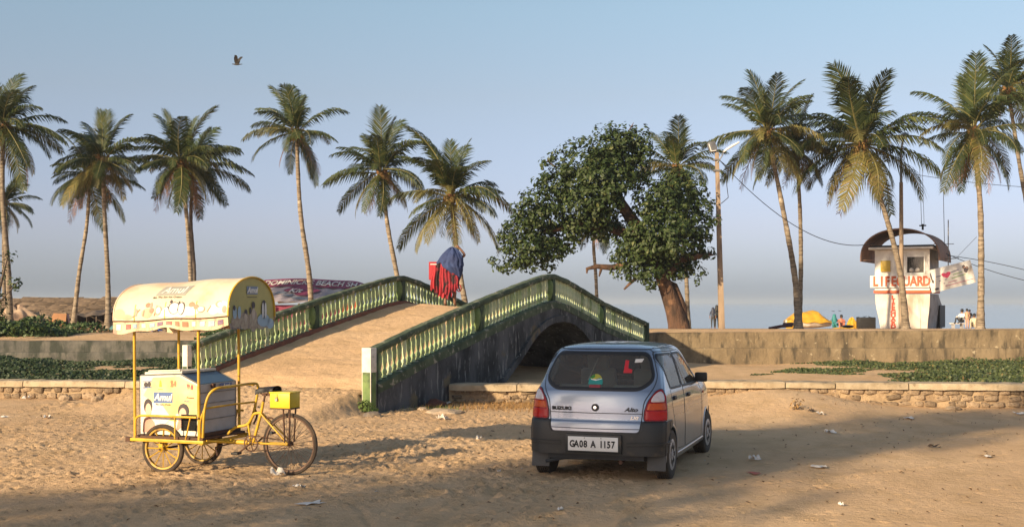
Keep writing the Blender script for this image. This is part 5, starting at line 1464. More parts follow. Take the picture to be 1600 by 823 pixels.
cpoly('pink_stain', [cel(.05, .10, .05, .08), cel(.30, .10, .05, .07), cel(.12, .05, .05, .04)], flat('pink_print2', (.66, .40, .26)), .0025)
cpoly('cartoon_outline_print', [cel(.535, .15, .05, .10), cel(.60, .145, .032, .105)], m_prk, .004)
cpoly('cartoon_face_print', [cel(.538, .145, .043, .088), cel(.597, .14, .025, .09)], m_prw, .006)
cpoly('cartoon_line_print', [[(.565, .10), (.575, .10), (.580, .26), (.570, .26)], [(.49, .24), (.505, .22), (.515, .26), (.50, .29)], [(.47, .17), (.49, .13), (.495, .17)]], m_prk, .0075)
cpoly('brown_hair_print', [cel(.685, .20, .025, .045), cel(.725, .16, .022, .04), cel(.30, .22, .022, .04), cel(.34, .13, .02, .04)], m_prs, .004)
cpoly('grey_figure_print', [cel(.77, .12, .035, .05), cel(.40, .12, .03, .07), cel(.20, .12, .015, .06), cel(.33, .20, .012, .06), cel(.92, .17, .03, .05), cel(.97, .09, .02, .05)], flat('grey_brown_print', (.42, .32, .24)), .0045)
cpoly('pale_line_print', [cel(.77, .12, .026, .035), cel(.40, .12, .02, .05), cel(.93, .165, .02, .035)], m_prw, .006)
cpoly('brown_stroke_print', [[(.17, .05), (.18, .04), (.24, .16), (.23, .17)], [(.26, .06), (.275, .06), (.28, .14), (.27, .15)], [(.36, .05), (.37, .05), (.39, .19), (.38, .20)], [(.82, .08), (.83, .07), (.86, .15), (.85, .16)]], m_prs, .0045)
# valance squares
for k in range(13):
    s = .06 + k * .073 + rr_.uniform(-.01, .01)
    b = MB(); w = .020 + rr_.uniform(-.004, .006)
    vs = [sk_(s + dx, vv, -1) + Vector((0, -.005, 0)) for dx, vv in ((-w, .25), (w, .25), (w, .68), (-w, .68))]
    b.add(vs, [(0, 1, 2, 3)]); b.obj('valance_picture', rr_.choice([m_prs, m_prp, m_prw, m_prb, m_prr, m_prw]), cn)
# prints on the end panel
def epoly(name, polys, mat, d=.004):
    for poly in polys:
        b = MB(); b.add([(U1 + d - .008, w, z) for w, z in poly], [tuple(range(len(poly)))]); o = b.obj(name, mat, EP)
    return o
ez = 1.67
o = epoly('logo_panel', [[(-.10, ez + .32), (.12, ez + .32), (.12, ez + .41), (-.10, ez + .41)]], m_lblue)
letter('logo_lettering', 'Amul', .085, m_wht, o, (U1 + .0, .01, ez + .365), (R(90), 0, R(90)), bold=.004, shear=.25, depth=.002, sx=1.1)
epoly('tagline_print', [[(-.09, ez + .285), (.11, ez + .285), (.11, ez + .292), (-.09, ez + .292)]], m_prk)
epoly('pale_group_print', [el(-.32, ez + .02, .09, .07), el(-.14, ez + .03, .10, .10), el(.03, ez + .03, .09, .13), el(.2, ez - .0, .1, .08)], M('dull_beige_print', (.42, .36, .26), (.26, .2, .16), scale=22, rough=.6), .005)
epoly('blue_cloud_print', [el(.24, ez + .03, .13, .075), el(.38, ez - .01, .08, .06)], m_prb, .0065)
epoly('blue_figure_print', [el(-.34, ez + .12, .04, .07), el(-.25, ez + .12, .035, .07)], m_prb, .006)
epoly('dark_hair_print', [el(-.35, ez + .17, .025, .03), el(-.12, ez + .12, .03, .035), el(.03, ez + .20, .035, .04), el(-.03, ez + .14, .02, .04), el(.25, ez + .15, .055, .11)], m_prk, .0065)
epoly('cartoon_face_print', [el(.225, ez + .14, .022, .09), el(.28, ez + .14, .022, .09)], m_prw, .0085)
epoly('body_print', [el(.03, ez + .10, .035, .07), el(-.13, ez + .06, .03, .05)], flat('pale_body_print', (.5, .42, .34)), .0085)
epoly('busy_strip_print', [[(-.42, ez - .06), (.42, ez - .06), (.45, ez + .0), (-.45, ez + .0)]], M('busy_print', (.34, .28, .2), (.10, .08, .12), scale=30, rough=.6, dirt=(.42, .4, .4), dscale=24, dthr=.6), .0045)
# push rail hoop between the freezer and saddle
tube('push_rail', [(.54, -.40, .42), (.56, -.40, .70), (.60, -.38, .88), (.66, -.32, .955), (.70, -.1, .965), (.74, .30, .975), (.765, .35, .94), (.76, .35, .86), (.72, .34, .66), (.64, .33, .42)], .015)
tube('push_rail', [(.60, .41, .955), (.74, .30, .96)], .014, sm=False)
tube('cross_rail', [(.57, -.40, .74), (.65, 0, .755), (.73, .34, .76)], .011)
tube('side_stay', [(.57, -.40, .75), (.515, -.41, .60), (.51, -.41, .42)], .012)
tube('side_stay', [(.74, .34, .74), (.72, .36, .68), (.735, .38, .60), (.70, .36, .50)], .012, m_crust)
# frame
q = MB(); q.tube([(.18, 0, .345), (.93, 0, .335)], .027, 10); q.obj('main_beam', m_cy, ct_, smooth=60)
tube('curved_tube', [(.60, -.02, .42), (.70, -.01, .50), (.84, 0, .535), (.90, 0, .60), (.94, 0, .66), (1.03, 0, .675)], .016)
tube('down_stay', [(.86, 0, .54), (.895, 0, .345)], .012, sm=False)
so_ = tube('seat_tube', [(.925, 0, .335), (1.03, 0, .68), (1.055, 0, .80)], .017, sm=False)
q = MB(); q.tube([(1.055, 0, .78), (1.08, 0, .885)], .012, 8); q.obj('seat_post', m_crust, ct_, smooth=60)
for s in (-1, 1):
    tube('seat_stay', [(1.035, s * .02, .665), (1.395, s * .05, .345)], .010, sm=False)
    tube('chain_stay', [(.93, s * .02, .335), (1.395, s * .05, .342)], .012, sm=False)
# saddle
q = MB()
def SF(u, v):
    x = -.13 + .27 * u; w = (.024 + .085 * float(sstep(.35, .95, np.array(u)))) * (1 - .3 * max(0, u - .9) * 10 * .3)
    a = math.pi * (v * 1.24 - .12); return Vector((1.09 + x, w * math.cos(a), .905 + .03 * u +   .045 * math.sin(a) - (.015 if u < .08 else 0)))
q.grid(SF, 16, 10); q.obj('saddle', m_black, ct_, smooth=60)
q = MB(); q.tube([(1.0, 0, .90), (1.06, .02, .875), (1.18, .03, .915)], .006, 5); q.tube([(1.0, 0, .90), (1.06, -.02, .875), (1.18, -.03, .915)], .006, 5); q.box((1.08, 0, .88), (.05, .05, .03)); q.obj('saddle_rails', m_crust, ct_)
for s in (-1, 1):
    q = MB(); q.lathe([(.024, 0), (.022, .03), (.026, .06)], 10, Matrix.Translation((1.16, s * .04, .87))); q.obj('saddle_spring', m_crust, ct_)
# carrier box over the wheel
q = MB(); q.box((1.33, .0, .825), (.25, .22, .165)); bx_ = q.obj('lock_box', m_cyb, ct_, bevel=.006)
q = MB(); q.box((1.33, .0, .912), (.265, .235, .014)); q.obj('box_lid', m_cyb, bx_, bevel=.003)
q = MB(); q.box((1.295, -.113, .868), (.022, .006, .06)); q.obj('hasp', m_cyb, bx_)
q = MB(); q.box((1.295, -.122, .835), (.028, .014, .028)); q.tube([(1.285, -.12, .848), (1.287, -.12, .865), (1.303, -.12, .865), (1.305, -.12, .848)], .0035, 5); q.obj('padlock', m_metal, bx_)
q = MB(); q.box((1.33, 0, .735), (.26, .20, .014)); q.obj('carrier_plate', m_crust, ct_)
for x in (1.345, 1.43):
    for s in (-1, 1):
        q = MB(); q.tube([(x, s * .06, .74), (1.385 + (x - 1.385) * .6, s * .055, .36)], .009, 6); q.obj('carrier_strut', m_crust, ct_)
# crank set
q = MB()
Mx = Matrix.Translation((.93, -.055, .335)) @ Matrix.Rotation(R(90), 4, 'X')
q.lathe([(.088, -.003), (.092, 0), (.088, .003), (.076, .003), (.076, -.003)], 28, Mx, closed=True)
for k in range(5):
    a = k * 1.2566; q.tube([(.93, -.055, .335), (.93 + .08 * math.cos(a), -.055, .335 + .08 * math.sin(a))], .006, 5)
q.obj('chainring', m_crust, ct_, smooth=40)
q = MB(); q.tube([(.93, -.075, .335), (.80, -.08, .235)], .010, 6); q.obj('crank', m_crust, ct_)
q = MB(); q.tube([(.93, .075, .335), (1.06, .08, .435)], .010, 6); q.obj('crank', m_crust, ct_)
for c in ((.79, -.13, .23), (1.07, .13, .44)):
    q = MB(); q.box(c, (.085, .09, .025)); q.obj('pedal', m_black, ct_, bevel=.005)
q = MB(); q.tube([(.93, -.055, .425), (1.395, -.05, .385)], .0045, 4); q.tube([(.93, -.055, .247), (1.395, -.05, .305)], .0045, 4); q.obj('chain', m_crust, ct_)
tube('mud_guard_stay', [(1.08, 0, .62), (1.16, 0, .62), (1.22, 0, .58)], .010, m_crust)
q = MB(); q.tube([(.60, .05, .31), (.60, -.25, .30), (.66, -.3, .22)], .009, 5); q.obj('stand_foot', m_crust, ct_)
q = MB(); q.tube([(.6, -.42, .39), (.75, -.1, .34)], .010, 6); q.obj('frame_stay', m_cy, ct_)
q = MB(); q.tube([(.6, .42, .39), (.75, .1, .34)], .010, 6); q.obj('frame_stay', m_cy, ct_)

# ------------------------------------------------------------------ silver blue hatchback
# local frame: x right, y forward, z up; origin on the ground below the middle of the rear axle
YR = -.505                                            # rearmost point
KX, KY, KR = 1.03, 13.05, R(-18.5)
m_paint = bpy.data.materials.new('silver_blue_car_paint'); m_paint.use_nodes = True
_t = m_paint.node_tree; _b = _t.nodes['Principled BSDF']
_b.inputs['Metallic'].default_value = .6; _b.inputs['Roughness'].default_value = .30; _b.inputs['Coat Weight'].default_value = .8; _b.inputs['Coat Roughness'].default_value = .05
_tc = _t.nodes.new('ShaderNodeTexCoord'); _n1 = _t.nodes.new('ShaderNodeTexNoise'); _n1.inputs['Scale'].default_value = 2.2; _n1.inputs['Detail'].default_value = 6
_sx = _t.nodes.new('ShaderNodeSeparateXYZ'); _t.links.new(_tc.outputs['Object'], _n1.inputs[0]); _t.links.new(_tc.outputs['Object'], _sx.inputs[0])
_mr = _t.nodes.new('ShaderNodeMapRange'); _mr.inputs[1].default_value = .75; _mr.inputs[2].default_value = .15; _t.links.new(_sx.outputs[2], _mr.inputs[0])
_mu = _t.nodes.new('ShaderNodeMath'); _mu.operation = 'MULTIPLY'; _t.links.new(_mr.outputs[0], _mu.inputs[0]); _t.links.new(_n1.outputs[0], _mu.inputs[1])
_mx = _t.nodes.new('ShaderNodeMix'); _mx.data_type = 'RGBA'; _mx.inputs[6].default_value = (.265, .315, .40, 1); _mx.inputs[7].default_value = (.24, .195, .15, 1)
_t.links.new(_mu.outputs[0], _mx.inputs[0]); _t.links.new(_mx.outputs[2], _b.inputs['Base Color'])
_r2 = _t.nodes.new('ShaderNodeMapRange'); _r2.inputs[3].default_value = .26; _r2.inputs[4].default_value = .5; _t.links.new(_mu.outputs[0], _r2.inputs[0]); _t.links.new(_r2.outputs[0], _b.inputs['Roughness'])
m_bump = M('dark_grey_bumper_plastic', (.018, .020, .021), (.028, .029, .029), scale=3, rough=.42, bump=.001, bscale=200, dirt=(.10, .075, .05), dscale=2, dthr=.66)
m_rub = flat('black_rubber_seal', (.018, .018, .02), .5)
m_cglass = glass_mat('tinted_car_glass', (.66, .76, .73), .13, .02)
m_red = M('red_lamp_lens', (.30, .005, .008), (.22, .004, .008), scale=20, rough=.2, coat=.3, spec=.2)
m_amb = M('amber_lamp_lens', (.55, .085, .008), (.48, .07, .008), scale=20, rough=.2, coat=.3, spec=.2)
m_clr = M('clear_lamp_lens', (.62, .57, .58), (.5, .44, .46), scale=20, rough=.12, coat=1.0)
m_chrome = M('chrome', (.6, .6, .6), (.5, .5, .5), rough=.15, metal=1.0)
m_hub = M('silver_hubcap', (.50, .50, .52), (.38, .37, .37), scale=6, rough=.38, metal=.5, dirt=(.3, .22, .15), dscale=5, dthr=.62)
m_seat = flat('grey_seat_fabric', (.26, .27, .27), .9)
m_cabl = flat('dark_cabin_plastic', (.04, .042, .045), .8)

rows = [  # z, rear y, half width, front y, rear corner reach, rear crown
    (.19, .03, .715, 3.40, .24, .03), (.235, .005, .732, 3.47, .22, .035), (.36, .0, .735, 3.49, .22, .04), (.50, .002, .738, 3.49, .21, .045), (.60, .015, .737, 3.47, .21, .045),
    (.64, .028, .736, 3.46, .21, .045), (.665, .045, .735, 3.45, .21, .05), (.80, .058, .730, 3.38, .21, .05), (.90, .075, .718, 3.20, .22, .055), (.955, .095, .706, 2.92, .23, .055), (.985, .112, .697, 2.75, .24, .06),
    (1.08, .165, .672, 2.52, .27, .065), (1.20, .235, .642, 2.32, .30, .07), (1.30, .298, .612, 2.15, .32, .075), (1.36, .345, .585, 2.02, .34, .08), (1.395, .385, .555, 1.92, .36, .085),
    (1.42, .440, .505, 1.80, .40, .09), (1.44, .54, .42, 1.65, .42, .08), (1.452, .68, .30, 1.50, .40, .06), (1.458, .85, .14, 1.40, .30, .03), (1.459, 1.0, .02, 1.3, .10, .0)]
def row_curve(r):
    z, yr, w, yf, cr, crown = r
    L = yf - yr
    side = [(.0 * L + cr, 1.0), (max(cr + .12, .22 * L), 1.0), (.40 * L, 1.0), (.60 * L, .995), (max(.78 * L, 0), .985 if z < .9 else .965)]
    pts = [(0, yr), (w * .35, yr + crown * .10), (w * .62, yr + crown * .42), (w * .82, yr + crown * 1.1), (w * .945, yr + crown * 1.0 + cr * .28), (w * .985, yr + crown * .5 + cr * .62)]
    wb = w
    for dy, k in side:
        y = yr + dy
        tap = 1 - .018 * ((y - 1.7) / 1.7) ** 2
        pts.append((wb * k * tap / (1 - .018 * ((yr + cr - 1.7) / 1.7) ** 2) if False else wb * k * (1 + .012 * (1 - ((y - 1.8) / 1.8) ** 2)), y))
    pts += [(w * .93, yf - .18 * min(1, L / 2)), (w * .80, yf - .075), (w * .45, yf - .015), (0, yf)]
    return pts
ctrl = np.array([[(x, y, r[0]) for x, y in row_curve(r)] for r in rows])       # rows x cols x 3
def cr_interp(A, t):
    """Catmull-Rom along axis 0 at parameters t"""
    n = len(A); i = np.clip(np.floor(t).astype(int), 0, n - 2); f = (t - i)[:, None, None]
    g = lambda k: A[np.clip(k, 0, n - 1)]
    p0, p1, p2, p3 = g(i - 1), g(i), g(i + 1), g(i + 2)
    return .5 * (2 * p1 + (p2 - p0) * f + (2 * p0 - 5 * p1 + 4 * p2 - p3) * f ** 2 + (3 * p1 - p0 - 3 * p2 + p3) * f ** 3)
nc = ctrl.shape[1]
# rows: dense in z
zs = ctrl[:, 0, 2]
tv = []
for i in range(len(rows) - 1):
    span = max(zs[i + 1] - zs[i], .5 * np.abs(ctrl[i + 1, :, :2] - ctrl[i, :, :2]).max() * .6)
    n = max(2, int(round(span / .0075)))
    tv += list(i + np.arange(n) / n)
tv = np.array(tv + [len(rows) - 1 - 1e-6])
Rw = cr_interp(ctrl, tv)                               # nr x nc x 3
# columns: dense along the ring
tu = []
seg_len = np.linalg.norm(np.diff(ctrl[4], axis=0), axis=1)
for j in range(nc - 1):
    n = max(2, int(round(seg_len[j] / (.0085 if j < 8 else .013))))
    tu += list(j + np.arange(n) / n)
tu = np.array(tu + [nc - 1 - 1e-6])
G = cr_interp(np.swapaxes(Rw, 0, 1), tu)               # nu x nr x 3
G = np.swapaxes(G, 0, 1)                               # nr x nu x 3
G[:, 0, 0] = 0; G[:, -1, 0] = 0
G[..., 1] += YR
G[..., 1] = np.maximum.accumulate(G[..., 1], axis=1)
nr, nu = G.shape[:2]
Zrow = G[:, 0, 2]
Sarc = np.concatenate([np.zeros((nr, 1)), np.cumsum(np.linalg.norm(np.diff(G, axis=1), axis=2), axis=1)], axis=1)
DU = np.gradient(G, axis=1); DV = np.gradient(G, axis=0)
NR = np.cross(DU, DV); NR /= (np.linalg.norm(NR, axis=2, keepdims=True) + 1e-9)
if NR[nr // 3, nu // 2, 0] < 0: NR = -NR
def samp(A, v, u):
    v = min(max(v, 0), nr - 1.001); u = min(max(u, 0), nu - 1.001)
    i, j = int(v), int(u); f, g = v - i, u - j
    return (A[i, j] * (1 - f) * (1 - g) + A[i + 1, j] * f * (1 - g) + A[i, j + 1] * (1 - f) * g + A[i + 1, j + 1] * f * g)
def loc_s(s, z):         # s signed arc length from the rear centre line
    v = float(np.interp(z, Zrow, np.arange(nr))); i = int(round(v))
    return v, float(np.interp(abs(s), Sarc[i], np.arange(nu)))
def loc_y(y, z):
    v = float(np.interp(z, Zrow, np.arange(nr))); i = int(round(v))
    return v, float(np.interp(y, G[i, :, 1] + np.arange(nu) * 1e-7, np.arange(nu)))
def S(mode, a, z, d=0.0, side=1):
    v, u = loc_s(a, z) if mode == 's' else loc_y(a, z)
    if mode == 's': side = -1 if a < 0 else 1
    p = samp(G, v, u) + samp(NR, v, u) * d
    return Vector((float(p[0]) * side, float(p[1]), float(p[2])))
# outlines
def rounded(pts, r, n=5):
    out = []; k = len(pts)
    for i in range(k):
        p = Vector(pts[i]); a = Vector(pts[i - 1]) - p; b = Vector(pts[(i + 1) % k]) - p
        rr = min(r, a.length * .45, b.length * .45)
        A = p + a.normalized() * rr; B = p + b.normalized() * rr
        for q in range(n + 1):
            t = q / n; out.append(tuple((A * (1 - t) ** 2 + p * 2 * t * (1 - t) + B * t ** 2)))
    return out
REARWIN = rounded([(-.475, .985), (.475, .985), (.615, 1.095), (.525, 1.358), (-.525, 1.358), (-.615, 1.095)], .085)      # (s,z)
HATCH = rounded([(-.485, .535), (.485, .535), (.500, .66), (.520, .86), (.625, 1.02), (.655, 1.12), (.565, 1.40), (-.565, 1.40), (-.655, 1.12), (-.625, 1.02), (-.520, .86), (-.500, .66)], .05)
LIGHT = rounded([(.520, .655), (.800, .655), (.812, .78), (.785, .90), (.725, .992), (.645, .975), (.56, .87), (.525, .76)], .04)
SW1 = rounded([(.10, .975), (.70, .965), (.66, 1.18), (.60, 1.335), (-.02 + .02, 1.345), (-.055, 1.29)], .035)               # rear side window (y,z)
SW2 = rounded([(.755, .963), (1.86, .945), (1.60, 1.12), (1.19, 1.31), (1.10, 1.325), (.655, 1.335), (.715, 1.18)], .03)
DOOR1 = rounded([(.17, .60), (.33, .30), (.77, .28), (.745, .95), (.70, 1.18), (.63, 1.365), (.0, 1.375), (-.09, 1.29), (.06, .99), (.06, .80)], .04)
DOOR2 = rounded([(.785, .28), (1.90, .28), (1.96, .50), (1.95, .92), (1.66, 1.13), (1.22, 1.345), (1.12, 1.36), (.645, 1.365), (.715, 1.18), (.76, .95)], .04)
WSHIELD_Z = (.975, 1.345)
def inside(poly, X_, Y_):
    r = np.zeros(X_.shape, bool); n = len(poly); j = n - 1
    for i in range(n):
        xi, yi = poly[i]; xj, yj = poly[j]
        c = ((yi > Y_) != (yj > Y_)) & (X_ < (xj - xi) * (Y_ - yi) / (yj - yi + 1e-12) + xi)
        r ^= c; j = i
    return r
C4 = .25 * (G[:-1, :-1] + G[1:, :-1] + G[1:, 1:] + G[:-1, 1:])
CS = .25 * (Sarc[:-1, :-1] + Sarc[1:, :-1] + Sarc[1:, 1:] + Sarc[:-1, 1:])
cx_, cy_, cz_ = C4[..., 0], C4[..., 1], C4[..., 2]
RWc = [(s, z) for s, z in REARWIN]
kind = np.zeros(cx_.shape, int)          # 0 body
m_side = cx_ > .45
hat = inside(HATCH, CS, cz_)
bump_top = .645 - .0 * cy_
rearb = (cy_ < -.02 - .0) & (cz_ < bump_top) & ~hat & (CS < 1.25)
rearb |= (cy_ < .02) & (cz_ < .645) & (cz_ < .30 + 3) & ~hat & (cx_ > .5) & (cy_ < -.16)
frontb = (cy_ > 2.72) & (cz_ < .56)
kind[inside(DOOR1, cy_, cz_) & m_side] = 2
kind[inside(DOOR2, cy_, cz_) & m_side] = 3
kind[hat & (cy_ < .2)] = 1
kind[frontb] = 5
kind[rearb] = 4
kind[inside(LIGHT, CS, cz_) & (cy_ < .0)] = 6
kind[inside(REARWIN, CS, cz_) & (cy_ < .2)] = 7
kind[inside(SW1, cy_, cz_) & m_side] = 8
kind[inside(SW2, cy_, cz_) & m_side] = 9
ws = (cy_ > 1.35 + (1.345 - cz_) * 1.55 - .03) & (cz_ > .99) & (cz_ < 1.35) & (cx_ < (.50 + (1.35 - cz_) * .30)) & (cy_ > 1.2)
kind[ws] = 10
kind[(cz_ < .292) & (cy_ < -.1)] = -1
for ya in (0.0, 2.36):
    kind[((cy_ - ya) ** 2 + (cz_ - .275) ** 2 < .305 ** 2) & (cx_ > .4)] = -1
car = thing('hatchback_car', 'small silver blue hatchback parked on the sand with dark bumpers and a white number plate', 'car', (KX, KY, gz(KX, KY) - .012), KR)
def car_part(code, name, mat, parent, both=True, offset=0.0, split=False, label=None):
    sel = np.argwhere(kind == code)
    objs = []
    def mk(sgn, nm):
        V = []; F = []; ids = {}
        for side in sgn:
            idx = {}
            a = sel[:, 0]; b = sel[:, 1]
            quad = np.stack([a * nu + b, a * nu + b + 1, (a + 1) * nu + b + 1, (a + 1) * nu + b], 1)
            u_, inv = np.unique(quad, return_inverse=True); inv = inv.reshape(quad.shape)
            pts = (G + NR * offset).reshape(-1, 3)[u_].copy(); pts[:, 0] *= side
            if side < 0: inv = inv[:, ::-1]
            F.append(inv + sum(len(v) for v in V)); V.append(pts)
        V = np.concatenate(V); F = np.concatenate(F)
        me = big_mesh(nm, V, F, mat, smooth=True)
        # weld the centre seam
        bm = bmesh.new(); bm.from_mesh(me); bmesh.ops.remove_doubles(bm, verts=[v for v in bm.verts if abs(v.co.x) < 1e-4], dist=1e-4); bm.to_mesh(me); bm.free()
        return link(nm, me, parent, label=label)
    if split: return [mk((s,), name) for s in (1, -1)]
    return mk((1, -1) if both else (1,), name)
body = car_part(0, 'body', m_paint, car)
hatch = car_part(1, 'hatch_door', m_paint, car)
d1 = car_part(2, 'rear_side_door', m_paint, car, split=True)
d2 = car_part(3, 'front_side_door', m_paint, car, split=True)
rb = car_part(4, 'rear_bumper', m_bump, car, offset=.012)
fb = car_part(5, 'front_bumper', m_bump, car, offset=.006)
lights = car_part(6, 'tail_light', m_red, car, split=True, offset=.008)
rwin = car_part(7, 'rear_window', m_cglass, hatch)
s1 = car_part(8, 'side_window', m_cglass, car, split=True)
s2 = car_part(9, 'side_window', m_cglass, car, split=True)
wsn = car_part(10, 'windscreen', m_cglass, car)
def dense(poly, closed=True, step=.02):
    out = []; n = len(poly)
    for i in range(n if closed else n - 1):
        a = Vector(poly[i]); b = Vector(poly[(i + 1) % n]); k = max(1, int((b - a).length / step))
        for q in range(k): out.append(tuple(a.lerp(b, q / k)))
    if not closed: out.append(tuple(poly[-1]))
    return out
def ribbon(name, mode, poly, w, mat, parent, side=1, d=.003, closed=True, bulge=0.0, win=.5):
    P_ = dense(poly, closed); n = len(P_); vs = []
    for i, p in enumerate(P_):
        a = Vector(P_[i - 1] if (closed or i) else P_[i]); b = Vector(P_[(i + 1) % n] if (closed or i < n - 1) else P_[i])
        t = (b - a)
        if t.length < 1e-9: t = Vector((1, 0))
        t.normalize(); nn = Vector((-t.y, t.x))
        for k, (o, dd) in enumerate(((-win, d * .2), (-win * .6, d + bulge), (win * .6, d + bulge), (win, d * .2))):
            q = Vector(p) + nn * w * o * 1.0
            vs.append(S(mode, q.x, q.y, dd, side))
    fs = []
    for i in range(n if closed else n - 1):
        for k in range(3):
            fs.append((i * 4 + k, ((i + 1) % n) * 4 + k, ((i + 1) % n) * 4 + k + 1, i * 4 + k + 1))
    b = MB(); b.add(vs, fs); return b.obj(name, mat, parent, smooth=60, recalc=False)
ribbon('window_seal', 's', REARWIN, .040, m_rub, rwin, d=.004)
ribbon('gap', 's', HATCH, .011, m_rub, hatch, d=.0022)
for k, sd_ in enumerate((1, -1)):
    ribbon('window_seal', 'y', SW1, .026, m_rub, s1[k], sd_, d=.004)
    ribbon('window_seal', 'y', SW2, .026, m_rub, s2[k], sd_, d=.004)
    ribbon('door_gap', 'y', DOOR1, .009, m_rub, d1[k], sd_, d=.002)
    ribbon('door_gap', 'y', DOOR2, .009, m_rub, d2[k], sd_, d=.002)
    ribbon('sill_trim', 'y', [(.32, .245), (2.02, .245)], .03, m_paint, car, sd_, d=.008, closed=False)
    ribbon('gutter', 's', [(sd_ * .58, 1.41), (sd_ * .62, 1.415)], .004, m_rub, car, d=.002, closed=False)
    for ya in (0, 2.36):
        arc_ = [(ya + .305 * math.cos(a), .275 + .305 * math.sin(a)) for a in [math.pi * (1.08 - 1.16 * k_ / 24) for k_ in range(25)]]
        arc_ = [(y, max(z, .20)) for y, z in arc_]
        if ya == 0: arc_ = [q for q in arc_ if True]
        ribbon('arch_lip', 'y', arc_, .030, m_paint if ya else m_paint, body, sd_, d=.007, closed=False)
# bumper/hatch upper edge and tail light seams
ribbon('bumper_edge', 's', [(-.525, .645), (-.505, .56), (-.47, .525), (0, .52), (.47, .525), (.505, .56), (.525, .645)], .022, m_bump, rb, d=.016, closed=False)
for sd_ in (1, -1):
    ribbon('bumper_edge', 's', [(sd_ * .525, .645), (sd_ * .84, .645), (sd_ * 1.06, .645)], .014, m_bump, rb, d=.014, closed=False)
    ribbon('bumper_end', 'y', [(-.155, .635), (-.16, .5), (-.205, .30)], .02, m_bump, rb, sd_, d=.015, closed=False)
ribbon('bumper_groove', 's', [(-1.0, .395), (-.36, .39)], .012, m_rub, rb, d=.0135, closed=False)
ribbon('bumper_groove', 's', [(.36, .39), (1.0, .395)], .012, m_rub, rb, d=.0135, closed=False)
ribbon('bumper_lip', 's', [(-1.0, .425), (-.36, .42)], .035, m_bump, rb, d=.022, closed=False)
ribbon('bumper_lip', 's', [(.36, .42), (1.0, .425)], .035, m_bump, rb, d=.022, closed=False)
ribbon('crease_line', 's', [(-.505, .735), (0, .733), (.505, .735)], .008, m_rub, hatch, d=.0018, closed=False)
ribbon('waist_moulding', 's', [(-.485, .575), (0, .57), (.485, .575)], .008, m_rub, hatch, d=.0018, closed=False)
def patch(name, mode, poly, mat, parent, d, side=1, cz=None):
    P_ = dense(poly, True, .03); n = len(P_); cx = sum(p[0] for p in P_) / n; cy = sum(p[1] for p in P_) / n
    vs = [S(mode, cx, cy, d, side)]
    for f in (.33, .66, .94, 1.0):
        for p in P_: vs.append(S(mode, cx + (p[0] - cx) * f, cy + (p[1] - cy) * f, d * (1 if f < .97 else .55), side))
    fs = [(0, 1 + i, 1 + (i + 1) % n) for i in range(n)]
    for r_ in range(3):
        o = 1 + r_ * n; o2 = o + n
        fs += [(o + i, o2 + i, o2 + (i + 1) % n, o + (i + 1) % n) for i in range(n)]
    b = MB(); b.add(vs, fs); return b.obj(name, mat, parent, smooth=60)
for k, sd_ in enumerate((1, -1)):
    mir = lambda poly: [(sd_ * x, y) for x, y in poly] if sd_ > 0 else [(sd_ * x, y) for x, y in reversed(poly)]
    patch('clear_lens', 's', mir(rounded([(.585, .855), (.755, .855), (.74, .93), (.70, .968), (.655, .955), (.61, .915)], .03)), m_clr, lights[k], .013)
    patch('amber_lens', 's', mir(rounded([(.548, .775), (.785, .775), (.775, .845), (.570, .845)], .012)), m_amb, lights[k], .0125)
    patch('bright_red_lens', 's', mir(rounded([(.538, .67), (.792, .67), (.79, .765), (.540, .765)], .012)), M('bright_red_lens', (.44, .010, .008), (.38, .008, .008), rough=.2, coat=.3, spec=.2) if k == 0 else bpy.data.materials['bright_red_lens'], lights[k], .0125)
    ribbon('lens_seam', 's', mir(LIGHT), .010, m_rub, lights[k], d=.009)
# number plate and badges (on the back, local frame)
yb = S('s', 0, .42, .012).y
q = MB(); q.box((0, yb - .004, .415), (.62, .05, .205)); q.obj('plate_recess', m_bump, rb, bevel=.02)
q = MB(); q.box((0, yb - .034, .415), (.545, .012, .150)); pl = q.obj('number_plate', M('plate_white', (.80, .80, .78), (.74, .73, .70), rough=.4), rb, bevel=.004)
for s_, x_ in (('G', -.225), ('A', -.178), ('0', -.125), ('8', -.080), ('A', .005), ('1', .092), ('1', .132), ('5', .175), ('7', .220)):
    letter('plate_letter', s_, .100, m_black, pl, (x_, yb - .043, .410), (R(90), 0, 0), bold=.003, sx=.78, depth=.003)
for x in (-.09, .09):
    q = MB(); q.lathe([(.006, 0), (.006, .004)], 8, Matrix.Translation((x, yb - .042, .478)) @ Matrix.Rotation(R(90), 4, 'X')); q.obj('screw', m_metal, pl)
def rear_disc(name, z, r0, r1, mat, parent, d0, d1):
    c = S('s', 0, z, 0); q = MB(); Mx = Matrix.Translation((0, c.y, z)) @ Matrix.Rotation(R(84), 4, 'X')
    q.lathe([(r0, d0), (r0, d1), (r1, d1), (r1, d0)], 24, Mx); return q.obj(name, mat, parent, smooth=40)
lk = rear_disc('lock_ring', .792, .040, .0, m_rub, hatch, 0, .012); rear_disc('lock_barrel', .792, .017, 0, m_chrome, lk, .010, .020)
letter('badge_lettering', 'SUZUKI', .048, m_black, hatch, S('s', -.375, .775, .004), (R(85), 0, R(-2)), bold=.003, sx=1.35, depth=.004)
letter('badge_lettering', 'Alto', .062, m_black, hatch, S('s', .385, .775, .004), (R(85), 0, R(3)), bold=.002, sx=1.25, shear=.4, depth=.004)
letter('badge_lettering', 'LXi', .045, m_chrome, hatch, S('s', .42, .688, .004), (R(87), 0, R(4)), bold=.002, sx=1.25, shear=.3, depth=.004)
